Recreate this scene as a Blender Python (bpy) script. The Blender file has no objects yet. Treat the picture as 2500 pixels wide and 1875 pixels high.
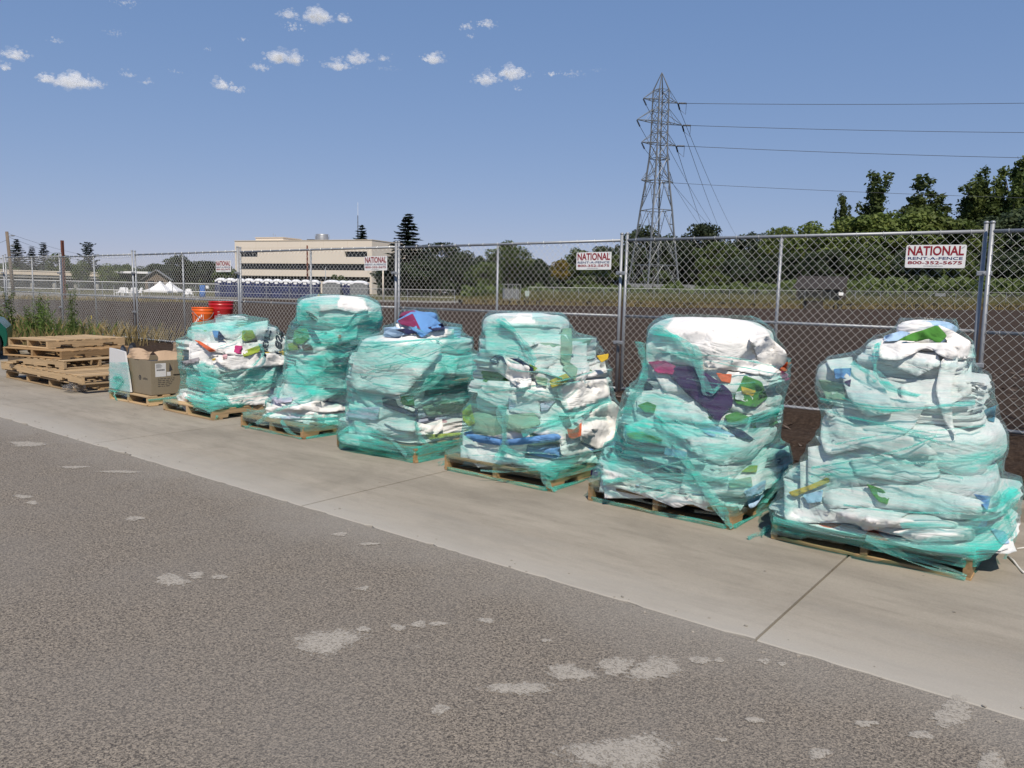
import bpy, bmesh, math, random
import numpy as np
from mathutils import Vector, Matrix
from mathutils.bvhtree import BVHTree

# ------------------------------------------------------------------ camera, sky, sun, exposure
SC = bpy.context.scene
COL = SC.collection
CAMH = 1.5
FPX = 1895.0                      # focal length in pixels of the 2500 px wide photograph
RM = np.array([[0.78699, -0.08781, 0.61069], [0.6166, 0.07752, -0.78345], [0.02145, 0.99312, 0.11515]])
cam_d = bpy.data.cameras.new('camera'); cam = bpy.data.objects.new('camera', cam_d); COL.objects.link(cam)
cam_d.sensor_width = 36.0; cam_d.lens = 36 * FPX / 2500; cam_d.clip_end = 8000; cam_d.clip_start = 0.05
m4 = Matrix.Identity(4)
for i in range(3):
    for j in range(3): m4[i][j] = RM[i][j]
m4[2][3] = CAMH
cam.matrix_world = m4
SC.camera = cam

SUN_EL = math.radians(51); SUN_AZ = math.atan2(0.70, -0.71)      # compass style: atan2(x, y)
world = bpy.data.worlds.new('World'); SC.world = world; world.use_nodes = True
SKY_STRENGTH = 0.11
sun_d = bpy.data.lights.new('sun', 'SUN'); sun = bpy.data.objects.new('sun', sun_d); COL.objects.link(sun)
sun_d.energy = 4.7; sun_d.angle = math.radians(0.53); sun_d.color = (1.0, 0.91, 0.78)
sdir = Vector((math.sin(SUN_AZ) * math.cos(SUN_EL), math.cos(SUN_AZ) * math.cos(SUN_EL), math.sin(SUN_EL)))
sun.rotation_euler = (-sdir).to_track_quat('-Z', 'Y').to_euler()
SC.view_settings.view_transform = 'Standard'; SC.view_settings.look = 'None'
SC.view_settings.exposure = 0.0; SC.view_settings.gamma = 1.0; SC.view_settings.use_curve_mapping = False
SC.render.engine = 'CYCLES'
SC.cycles.transparent_max_bounces = 28
SC.cycles.max_bounces = 7; SC.cycles.diffuse_bounces = 3; SC.cycles.glossy_bounces = 2
SC.cycles.use_denoising = True; SC.cycles.denoising_input_passes = 'RGB_ALBEDO'
SC.cycles.caustics_reflective = False; SC.cycles.caustics_refractive = False; SC.cycles.sample_clamp_indirect = 2.5; SC.cycles.sample_clamp_direct = 4.0; SC.cycles.blur_glossy = 1.0

# ------------------------------------------------------------------ projection helpers
CAM = np.array([0, 0, CAMH])
def ray(px, py):
    return RM @ np.array([(px - 1250) / FPX, -(py - 937.5) / FPX, -1.0])
def at(px, py, depth): return CAM + ray(px, py) * depth
def ground(px, py, z=0.0):
    d = ray(px, py); return CAM + d * ((z - CAMH) / d[2])
def on_y(px, py, y):
    d = ray(px, py); return CAM + d * (y / d[1])
def on_x(px, py, x):
    d = ray(px, py); return CAM + d * (x / d[0])
def project(P):
    q = (np.asarray(P, float) - CAM) @ RM
    return np.stack([1250 + FPX * q[..., 0] / -q[..., 2], 937.5 - FPX * q[..., 1] / -q[..., 2]], -1)
F2 = np.array([-0.6147, 0.7887]); R2 = np.array([0.7887, 0.6147])
def at2(px, depth):
    p = at(px, 718 + (px - 1250) * 0.0216, depth); return p[:2]

# ------------------------------------------------------------------ numpy noise
def _h(i, j, k, s):
    n = (i.astype(np.int64) * 374761393 + j.astype(np.int64) * 668265263 + k.astype(np.int64) * 1440662683 + s * 974711) & 0xFFFFFFFF
    n = ((n ^ (n >> 13)) * 1274126177) & 0xFFFFFFFF
    n = ((n ^ (n >> 16)) * 2246822519) & 0xFFFFFFFF
    return ((n ^ (n >> 15)) & 0xFFFFFF) / float(0xFFFFFF)
def vn(P, s=0):
    P = np.asarray(P, float); f = np.floor(P).astype(np.int64); t = P - f; t = t * t * (3 - 2 * t)
    x, y, z = f[..., 0], f[..., 1], f[..., 2]; u, v, w = t[..., 0], t[..., 1], t[..., 2]
    r = 0
    for a in (0, 1):
        for b in (0, 1):
            for c in (0, 1):
                r = r + _h(x + a, y + b, z + c, s) * (u if a else 1 - u) * (v if b else 1 - v) * (w if c else 1 - w)
    return r * 2 - 1
def fbm(P, s=0, o=3):
    r = 0; a = 1.0; P = np.asarray(P, float)
    for i in range(o): r = r + a * vn(P * (2.03 ** i), s + i * 7); a *= 0.5
    return r
def ridge(P, s=0): return 1 - np.abs(vn(P, s))

# ------------------------------------------------------------------ mesh helpers
def link(o, parent=None):
    COL.objects.link(o)
    if parent is not None: o.parent = parent
    return o
def make(name, V, Fc, mat, parent=None, smooth=False, loc=None):
    me = bpy.data.meshes.new(name)
    me.from_pydata([tuple(map(float, v)) for v in V], [], [tuple(int(i) for i in f) for f in Fc])
    if mat is not None: me.materials.append(mat)
    if smooth: me.shade_smooth()
    o = bpy.data.objects.new(name, me); link(o, parent)
    if loc is not None: o.location = loc
    return o
def empty(name, loc=(0, 0, 0), rz=0.0, parent=None):
    o = bpy.data.objects.new(name, None); o.empty_display_size = 0.1
    link(o, parent); o.location = loc; o.rotation_euler = (0, 0, rz); return o
def tag(o, label=None, cat=None, group=None, kind=None):
    if label: o['label'] = label
    if cat: o['category'] = cat
    if group: o['group'] = group
    if kind: o['kind'] = kind
    return o
def copy_tree(o, parent=None):
    c = o.copy(); COL.objects.link(c); c.parent = parent
    for ch in list(o.children): copy_tree(ch, c)
    return c
class MB:
    def __init__(s): s.V = []; s.F = []
    def add(s, V, Fc):
        n = len(s.V); s.V += [tuple(v) for v in V]; s.F += [tuple(i + n for i in f) for f in Fc]
    def box(s, a, b, R=None, org=(0, 0, 0)):
        x0, y0, z0 = a; x1, y1, z1 = b
        V = [(x0, y0, z0), (x1, y0, z0), (x1, y1, z0), (x0, y1, z0), (x0, y0, z1), (x1, y0, z1), (x1, y1, z1), (x0, y1, z1)]
        if R is not None: V = [tuple(np.array(R) @ np.array(v) + np.array(org)) for v in V]
        s.add(V, [(3, 2, 1, 0), (4, 5, 6, 7), (0, 1, 5, 4), (1, 2, 6, 5), (2, 3, 7, 6), (3, 0, 4, 7)])
    def cbox(s, a, b, c=0.004):
        # box with chamfered edges
        x0, y0, z0 = a; x1, y1, z1 = b
        V = []; 
        for (x, sx) in ((x0, 1), (x1, -1)):
            for (y, sy) in ((y0, 1), (y1, -1)):
                for (z, sz) in ((z0, 1), (z1, -1)):
                    V += [(x, y + sy * c, z + sz * c), (x + sx * c, y, z + sz * c), (x + sx * c, y + sy * c, z)]
        bm = bmesh.new(); vs = [bm.verts.new(v) for v in V]
        r = bmesh.ops.convex_hull(bm, input=vs)
        bm.verts.index_update()
        s.add([tuple(v.co) for v in bm.verts], [tuple(v.index for v in f.verts) for f in bm.faces]); bm.free()
    def tube(s, pts, r, n=6, cap=True):
        pts = [np.array(p, float) for p in pts]; m = len(pts)
        rs = r if hasattr(r, '__len__') else [r] * m
        V = []; up = np.array([0, 0, 1.0])
        t0 = pts[1] - pts[0]; t0 = t0 / (np.linalg.norm(t0) + 1e-9)
        a = np.cross(t0, up)
        if np.linalg.norm(a) < 1e-3: a = np.cross(t0, np.array([1.0, 0, 0]))
        a /= np.linalg.norm(a)
        for i in range(m):
            t = pts[min(i + 1, m - 1)] - pts[max(i - 1, 0)]; t = t / (np.linalg.norm(t) + 1e-9)
            a = a - t * np.dot(a, t); a /= (np.linalg.norm(a) + 1e-9); b = np.cross(t, a)
            for k in range(n):
                an = 2 * math.pi * k / n; V.append(pts[i] + rs[i] * (math.cos(an) * a + math.sin(an) * b))
        Fc = []
        for i in range(m - 1):
            for k in range(n):
                Fc.append((i * n + k, i * n + (k + 1) % n, (i + 1) * n + (k + 1) % n, (i + 1) * n + k))
        if cap: Fc += [tuple(range(n))[::-1], tuple((m - 1) * n + k for k in range(n))]
        s.add(V, Fc)
    def lathe(s, prof, n=16, c=(0, 0, 0)):
        V = []; Fc = []
        for (r, z) in prof:
            for k in range(n):
                an = 2 * math.pi * k / n; V.append((c[0] + r * math.cos(an), c[1] + r * math.sin(an), c[2] + z))
        for i in range(len(prof) - 1):
            for k in range(n): Fc.append((i * n + k, i * n + (k + 1) % n, (i + 1) * n + (k + 1) % n, (i + 1) * n + k))
        s.add(V, Fc)
    def prism(s, poly, a, b, R=None):
        # poly in local (u, w); extruded from a to b along second vectors: poly points are 3D, a/b offsets
        n = len(poly); V = [tuple(np.array(p) + np.array(a)) for p in poly] + [tuple(np.array(p) + np.array(b)) for p in poly]
        Fc = [tuple(range(n))[::-1], tuple(range(n, 2 * n))] + [(i, (i + 1) % n, n + (i + 1) % n, n + i) for i in range(n)]
        s.add(V, Fc)
    def build(s, name, mat, parent=None, smooth=False, loc=None):
        return make(name, s.V, s.F, mat, parent, smooth, loc)
def fixn(o):
    bm = bmesh.new(); bm.from_mesh(o.data); bmesh.ops.recalc_face_normals(bm, faces=bm.faces); bm.to_mesh(o.data); bm.free(); return o
def rotz(a): c, s = math.cos(a), math.sin(a); return np.array([[c, -s, 0], [s, c, 0], [0, 0, 1.0]])

# ------------------------------------------------------------------ material helpers
def nd(nt, t, ins=None, **pr):
    n = nt.nodes.new(t)
    for k, v in pr.items(): setattr(n, k, v)
    for k, v in (ins or {}).items():
        if isinstance(v, bpy.types.NodeSocket): nt.links.new(v, n.inputs[k])
        else: n.inputs[k].default_value = v
    return n
def c4(c): return (c[0], c[1], c[2], 1.0)
def newmat(name):
    m = bpy.data.materials.new(name); m.use_nodes = True
    nt = m.node_tree; b = nt.nodes['Principled BSDF']
    return m, nt, b
def ramp(nt, fac, stops, interp='LINEAR'):
    r = nt.nodes.new('ShaderNodeValToRGB'); r.color_ramp.interpolation = interp
    el = r.color_ramp.elements
    while len(el) < len(stops): el.new(0.5)
    for e, (p, c) in zip(el, stops):
        e.position = p; e.color = c4(c) if hasattr(c, '__len__') else (c, c, c, 1)
    nt.links.new(fac, r.inputs['Fac']); return r.outputs['Color']
def mix(nt, fac, a, b, mode='MIX'):
    n = nt.nodes.new('ShaderNodeMix'); n.data_type = 'RGBA'; n.blend_type = mode
    for sock, v in ((n.inputs[0], fac), (n.inputs[6], a), (n.inputs[7], b)):
        if isinstance(v, bpy.types.NodeSocket): nt.links.new(v, sock)
        else: sock.default_value = v if not hasattr(v, '__len__') else c4(v)
    return n.outputs[2]
def math_(nt, op, a, b=0.0, clamp=False):
    n = nt.nodes.new('ShaderNodeMath'); n.operation = op; n.use_clamp = clamp
    for i, v in enumerate((a, b)):
        if isinstance(v, bpy.types.NodeSocket): nt.links.new(v, n.inputs[i])
        else: n.inputs[i].default_value = v
    return n.outputs[0]
def noise(nt, vec, scale, detail=3, rough=0.55, dist=0.0):
    n = nd(nt, 'ShaderNodeTexNoise', {'Scale': scale, 'Detail': detail, 'Roughness': rough, 'Distortion': dist})
    if vec is not None: nt.links.new(vec, n.inputs['Vector'])
    return n.outputs['Fac']
def mapping(nt, vec, scale=(1, 1, 1), rot=(0, 0, 0)):
    n = nd(nt, 'ShaderNodeMapping', {'Scale': scale, 'Rotation': rot}); nt.links.new(vec, n.inputs['Vector']); return n.outputs['Vector']
def objco(nt): return nd(nt, 'ShaderNodeTexCoord').outputs['Object']
def wpos(nt): return nd(nt, 'ShaderNodeNewGeometry').outputs['Position']
def bump(nt, h, strength, dist):
    return nd(nt, 'ShaderNodeBump', {'Height': h, 'Strength': strength, 'Distance': dist}).outputs['Normal']
def plain(name, col, rough=0.6, metal=0.0, var=0.12, scale=6.0, bmp=0.0, bscale=60.0, spec=None, rnd=0.0):
    m, nt, b = newmat(name); co = objco(nt)
    n = noise(nt, co, scale, 4)
    c = mix(nt, n, [x * (1 - var) for x in col], [min(1, x * (1 + var)) for x in col])
    if rnd:
        oi = nd(nt, 'ShaderNodeObjectInfo').outputs['Random']
        v = math_(nt, 'MULTIPLY_ADD', oi, 2 * rnd); 
        v.node.inputs[2].default_value = 1 - rnd
        c = mix(nt, 1.0, c, nd(nt, 'ShaderNodeCombineColor', {0: v, 1: v, 2: v}).outputs[0], 'MULTIPLY')
    nt.links.new(c, b.inputs['Base Color']); b.inputs['Roughness'].default_value = rough; b.inputs['Metallic'].default_value = metal
    if spec is not None: b.inputs['Specular IOR Level'].default_value = spec
    if bmp: nt.links.new(bump(nt, noise(nt, co, bscale, 4), bmp, 0.01), b.inputs['Normal'])
    return m

# ------------------------------------------------------------------ world: clear summer sky with small fair-weather clouds
CLOUDS = [(50,195,100,40),(15,240,45,35),(165,282,60,40),(255,292,150,62),(330,300,90,36),(200,145,50,20),(405,118,70,18),(460,268,50,24),(530,294,46,22),
 (795,304,60,42),(850,322,60,30),(1005,205,90,56),(1060,212,60,50),(935,240,80,28),(1040,50,80,35),(1143,60,100,62),(1237,68,64,36),(1060,97,90,20),
 (1215,235,90,40),(1285,210,90,44),(1380,208,48,28),(1395,247,90,14),(1565,212,80,44),(1750,285,90,44),(1840,265,110,50),(1680,97,52,26),(1750,85,66,30),(1695,130,42,18),
 (2060,264,90,18),(750,177,36,14),(460,10,86,20),(875,142,36,18),(633,257,56,12),(1863,320,32,20),(2150,252,60,12),(1985,266,36,24)]
def build_world():
    nt = world.node_tree; nt.nodes.clear()
    out = nd(nt, 'ShaderNodeOutputWorld'); bg = nd(nt, 'ShaderNodeBackground', {'Strength': SKY_STRENGTH})
    sky = nd(nt, 'ShaderNodeTexSky', sky_type='NISHITA', sun_disc=False, sun_elevation=SUN_EL, sun_rotation=SUN_AZ, altitude=60.0, air_density=1.0, dust_density=0.0, ozone_density=3.0)
    # softer summer-haze gradient: each channel is compressed the same way over the whole sky
    sp = nd(nt, 'ShaderNodeSeparateColor', {'Color': sky.outputs[0]})
    ch = [math_(nt, 'MULTIPLY', math_(nt, 'POWER', math_(nt, 'MULTIPLY', sp.outputs[i], 0.11), g), k / SKY_STRENGTH) for i, (g, k) in enumerate(((0.60, 0.481), (0.46, 0.492), (0.36, 0.655)))]
    nt.links.new(nd(nt, 'ShaderNodeCombineColor', {0: ch[0], 1: ch[1], 2: ch[2]}).outputs[0], bg.inputs['Color']); nt.links.new(bg.outputs[0], out.inputs[0])
    world.cycles.sampling_method = 'MANUAL'; world.cycles.sample_map_resolution = 256
build_world()

# ------------------------------------------------------------------ materials
def mat_asphalt():
    m, nt, b = newmat('asphalt'); p = wpos(nt)
    vo = nd(nt, 'ShaderNodeTexVoronoi', {'Scale': 140.0}); nt.links.new(p, vo.inputs['Vector'])
    vc = nd(nt, 'ShaderNodeSeparateColor', {'Color': vo.outputs['Color']}).outputs[0]
    pw = nd(nt, 'ShaderNodeVectorMath', {0: p, 1: nd(nt, 'ShaderNodeTexNoise', {'Scale': 60.0, 'Vector': p}).outputs['Color']}, operation='ADD').outputs[0]
    n1 = noise(nt, p, 98.0, 3, 0.6, 1.1); n2 = noise(nt, p, 1.1, 4, 0.6); n3 = noise(nt, p, 11.0, 3)
    st = ramp(nt, vc, [(0.0, (0.062, 0.058, 0.058)), (0.32, (0.115, 0.107, 0.103)), (0.7, (0.165, 0.152, 0.138)), (1.0, (0.29, 0.262, 0.228))])
    mx = ramp(nt, n1, [(0.40, (0.040, 0.036, 0.034)), (0.47, (0.145, 0.133, 0.121)), (0.56, (0.36, 0.325, 0.285))])
    c = mix(nt, 0.62, st, mx); c = mix(nt, 1.0, c, (1.0, 0.94, 0.85), 'MULTIPLY')
    c = mix(nt, math_(nt, 'MULTIPLY', ramp(nt, n2, [(0.35, 0.0), (0.7, 1.0)]), 0.42), c, (0.205, 0.188, 0.168))
    c = mix(nt, math_(nt, 'MULTIPLY', ramp(nt, n3, [(0.6, 0.0), (0.75, 1.0)]), 0.18), c, (0.09, 0.085, 0.085))
    # dust washed off the concrete lies on the road along its edge
    y = nd(nt, 'ShaderNodeSeparateXYZ', {'Vector': p}).outputs[1]
    e = nd(nt, 'ShaderNodeMapRange', {'Value': math_(nt, 'ADD', y, math_(nt, 'MULTIPLY', math_(nt, 'SUBTRACT', n2, 0.5), 0.9)), 'From Min': 2.75, 'From Max': 3.45}).outputs[0]
    c = mix(nt, math_(nt, 'MULTIPLY', e, 0.55), c, (0.30, 0.275, 0.24))
    sp = ramp(nt, noise(nt, mapping(nt, p, (1.0, 2.0, 1)), 1.9, 5, 0.7), [(0.69, 0.0), (0.74, 1.0)])
    c = mix(nt, math_(nt, 'MULTIPLY', sp, 0.40), c, (0.36, 0.33, 0.29))
    nt.links.new(c, b.inputs['Base Color']); b.inputs['Roughness'].default_value = 0.88; b.inputs['Specular IOR Level'].default_value = 0.25
    nt.links.new(bump(nt, math_(nt, 'ADD', n1, math_(nt, 'MULTIPLY', vo.outputs['Distance'], 0.8)), 0.55, 0.008), b.inputs['Normal']); return m
def mat_concrete(name='concrete', tint=1.0):
    m, nt, b = newmat(name); p = wpos(nt)
    n1 = noise(nt, mapping(nt, p, (0.5, 1.6, 1), (0, 0, 0.18)), 1.2, 6, 0.65); n2 = noise(nt, p, 140.0, 3, 0.7); n3 = noise(nt, mapping(nt, p, (1.2, 5, 1), (0, 0, 0.12)), 1.7, 5, 0.7)
    c = ramp(nt, n1, [(0.28, (0.20, 0.187, 0.165)), (0.5, (0.265, 0.248, 0.218)), (0.75, (0.335, 0.315, 0.28))])
    c = mix(nt, 0.16, c, ramp(nt, n2, [(0.3, (0.14, 0.13, 0.12)), (0.65, (0.46, 0.43, 0.39))]))
    c = mix(nt, math_(nt, 'MULTIPLY', ramp(nt, n3, [(0.48, 0.0), (0.68, 1.0)]), 0.4), c, (0.165, 0.152, 0.133))
    n5 = noise(nt, mapping(nt, p, (0.8, 1.1, 1), (0, 0, 0.6)), 0.8, 5, 0.7, 0.6)
    c = mix(nt, math_(nt, 'MULTIPLY', ramp(nt, n5, [(0.5, 0.0), (0.66, 1.0)]), 0.38), c, (0.15, 0.138, 0.12))
    c = mix(nt, 1.0, c, (1.08, 1.02, 0.93), 'MULTIPLY')
    sp = ramp(nt, noise(nt, mapping(nt, p, (1, 1.5, 1), (0, 0, 0.3)), 5.5, 4, 0.75), [(0.70, 0.0), (0.76, 1.0)])
    c = mix(nt, math_(nt, 'MULTIPLY', sp, 0.5), c, (0.13, 0.12, 0.11))
    y = nd(nt, 'ShaderNodeSeparateXYZ', {'Vector': p}).outputs[1]
    e = nd(nt, 'ShaderNodeMapRange', {'Value': math_(nt, 'ADD', y, math_(nt, 'MULTIPLY', math_(nt, 'SUBTRACT', n1, 0.5), 1.0)), 'From Min': 3.85, 'From Max': 3.2}).outputs[0]
    c = mix(nt, math_(nt, 'MULTIPLY', e, 0.6), c, (0.43, 0.405, 0.36))
    # rubber marks of tyres in an arc
    nt.links.new(c, b.inputs['Base Color']); b.inputs['Roughness'].default_value = 0.8; b.inputs['Specular IOR Level'].default_value = 0.3
    nt.links.new(bump(nt, math_(nt, 'ADD', n2, math_(nt, 'MULTIPLY', n3, 2.0)), 0.22, 0.006), b.inputs['Normal']); return m
def mat_cement_stain():
    m, nt, b = newmat('dried_cement'); p = wpos(nt); n1 = noise(nt, p, 46.0, 5, 0.8); n2 = noise(nt, p, 9.0, 3)
    nt.links.new(mix(nt, n2, (0.37, 0.335, 0.285), (0.47, 0.43, 0.37)), b.inputs['Base Color']); b.inputs['Roughness'].default_value = 0.9
    tr = nd(nt, 'ShaderNodeBsdfTransparent'); ms = nd(nt, 'ShaderNodeMixShader')
    at_ = nd(nt, 'ShaderNodeAttribute', attribute_name='edge').outputs['Fac']
    fac = ramp(nt, math_(nt, 'ADD', at_, math_(nt, 'MULTIPLY', math_(nt, 'SUBTRACT', n1, 0.5), 1.5)), [(0.27, 0.0), (0.46, 0.8)])
    fac = math_(nt, 'MULTIPLY', fac, ramp(nt, noise(nt, p, 78.0, 3, 0.6, 1.2), [(0.40, 0.45), (0.52, 1.0)]))
    nt.links.new(fac, ms.inputs[0]); nt.links.new(tr.outputs[0], ms.inputs[1]); nt.links.new(b.outputs[0], ms.inputs[2])
    nt.links.new(ms.outputs[0], nt.nodes['Material Output'].inputs[0])
    nt.links.new(bump(nt, n1, 0.4, 0.006), b.inputs['Normal']); return m
def mat_terrain():
    m, nt, b = newmat('terrain'); p = wpos(nt)
    a = nd(nt, 'ShaderNodeAttribute', attribute_name='zone')
    s = nd(nt, 'ShaderNodeSeparateColor', {'Color': a.outputs['Color']})
    n1 = noise(nt, p, 24.0, 5, 0.72); n2 = noise(nt, p, 0.35, 4); n3 = noise(nt, mapping(nt, p, (0.25, 2.6, 1), (0, 0, 0.06)), 1.4, 4, 0.6); n4 = noise(nt, p, 5.0, 4, 0.7)
    soil = ramp(nt, n1, [(0.3, (0.010, 0.0065, 0.0045)), (0.5, (0.040, 0.026, 0.0185)), (0.72, (0.105, 0.072, 0.052))])
    soil = mix(nt, math_(nt, 'MULTIPLY', ramp(nt, n3, [(0.42, 0.0), (0.62, 1.0)]), 0.5), soil, (0.060, 0.042, 0.031))
    soil = mix(nt, math_(nt, 'MULTIPLY', ramp(nt, n2, [(0.4, 0.0), (0.65, 1.0)]), 0.35), soil, (0.070, 0.050, 0.037))
    soil = mix(nt, math_(nt, 'MULTIPLY', ramp(nt, noise(nt, p, 60.0, 2), [(0.66, 0.0), (0.72, 1.0)]), 0.5), soil, (0.24, 0.20, 0.16))
    grass = ramp(nt, n4, [(0.3, (0.04, 0.045, 0.016)), (0.5, (0.095, 0.088, 0.034)), (0.72, (0.20, 0.155, 0.07))])
    gravel = ramp(nt, n4, [(0.3, (0.14, 0.13, 0.12)), (0.7, (0.31, 0.29, 0.25))])
    green = ramp(nt, n4, [(0.3, (0.04, 0.045, 0.016)), (0.7, (0.15, 0.13, 0.05))])
    c = mix(nt, s.outputs[0], soil, grass); c = mix(nt, s.outputs[1], c, gravel); c = mix(nt, s.outputs[2], c, green)
    nt.links.new(c, b.inputs['Base Color']); b.inputs['Roughness'].default_value = 0.95; b.inputs['Specular IOR Level'].default_value = 0.1
    nt.links.new(bump(nt, math_(nt, 'ADD', n1, math_(nt, 'MULTIPLY', n3, 0.6)), 0.8, 0.05), b.inputs['Normal']); return m
def mat_wood(name, col, var=0.25):
    m, nt, b = newmat(name); co = objco(nt)
    oi = nd(nt, 'ShaderNodeObjectInfo').outputs['Random']
    cx = nd(nt, 'ShaderNodeVectorMath', {0: co, 1: nd(nt, 'ShaderNodeCombineXYZ', {0: math_(nt, 'MULTIPLY', oi, 37.0), 1: math_(nt, 'MULTIPLY', oi, 91.0), 2: oi}).outputs[0]}, operation='ADD').outputs[0]
    g = noise(nt, mapping(nt, cx, (1.2, 40, 40)), 1.6, 5, 0.65, 0.4); k = noise(nt, cx, 7.0, 3)
    g2 = noise(nt, mapping(nt, cx, (2, 120, 120)), 1.5, 3)
    c = ramp(nt, g, [(0.25, [x * 0.55 for x in col]), (0.5, col), (0.78, [min(1, x * 1.35) for x in col])])
    c = mix(nt, math_(nt, 'MULTIPLY', ramp(nt, g2, [(0.55, 0.0), (0.7, 1.0)]), 0.35), c, [x * 0.4 for x in col])
    c = mix(nt, math_(nt, 'MULTIPLY', ramp(nt, k, [(0.62, 0.0), (0.72, 1.0)]), 0.5), c, [x * 0.45 for x in col])
    c = mix(nt, math_(nt, 'MULTIPLY', oi, 0.45), c, (col[0] * 0.75, col[1] * 0.82, col[2] * 0.95))
    v = math_(nt, 'ADD', math_(nt, 'MULTIPLY', math_(nt, 'FRACT', math_(nt, 'MULTIPLY', oi, 13.7)), 2 * var), 1 - var)
    c = mix(nt, 1.0, c, nd(nt, 'ShaderNodeCombineColor', {0: v, 1: v, 2: v}).outputs[0], 'MULTIPLY')
    nt.links.new(c, b.inputs['Base Color']); b.inputs['Roughness'].default_value = 0.75; b.inputs['Specular IOR Level'].default_value = 0.25
    nt.links.new(bump(nt, g, 0.35, 0.004), b.inputs['Normal']); return m
_fab = {}
def fabric(col, spots=None, sc=3.0):
    key = (tuple(col), tuple(spots) if spots else None, sc)
    if key in _fab: return _fab[key]
    m, nt, b = newmat('felt_fabric'); co = objco(nt)
    n = noise(nt, co, 5.0, 4, 0.6); f = noise(nt, co, 320.0, 2, 0.7); wv = noise(nt, co, 26.0, 3, 0.6, 0.5)
    c = mix(nt, n, [x * 0.90 for x in col], [min(0.86, x * 1.05) for x in col])
    if spots:
        oi = nd(nt, 'ShaderNodeObjectInfo').outputs['Random']
        cx = nd(nt, 'ShaderNodeVectorMath', {0: co, 1: nd(nt, 'ShaderNodeCombineXYZ', {0: math_(nt, 'MULTIPLY', oi, 57.0), 1: oi, 2: oi}).outputs[0]}, operation='ADD').outputs[0]
        k = noise(nt, mapping(nt, cx, (1, 1, 0.5)), sc, 1, 0.4, 0.7)
        c = mix(nt, ramp(nt, k, [(0.575, 0.0), (0.585, 1.0)]), c, spots)
    st = ramp(nt, noise(nt, co, 2.2, 5, 0.7), [(0.58, 0.0), (0.8, 1.0)])
    c = mix(nt, math_(nt, 'MULTIPLY', st, 0.25), c, [x * 0.6 + 0.02 for x in col])
    nt.links.new(c, b.inputs['Base Color']); b.inputs['Roughness'].default_value = 0.95; b.inputs['Specular IOR Level'].default_value = 0.08
    b.inputs['Sheen Weight'].default_value = 0.15
    cre = noise(nt, mapping(nt, co, (0.8, 0.8, 2.2), (0.5, 0.35, 0.2)), 2.6, 3, 0.5, 1.4)
    cre = ramp(nt, math_(nt, 'ABSOLUTE', math_(nt, 'SUBTRACT', cre, 0.5)), [(0.0, 0.0), (0.05, 0.75), (0.16, 1.0)])
    hgt = math_(nt, 'ADD', math_(nt, 'ADD', math_(nt, 'MULTIPLY', f, 0.22), math_(nt, 'MULTIPLY', wv, 0.7)), math_(nt, 'MULTIPLY', cre, 0.8))
    nt.links.new(bump(nt, hgt, 0.42, 0.018), b.inputs['Normal'])
    _fab[key] = m; return m
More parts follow.
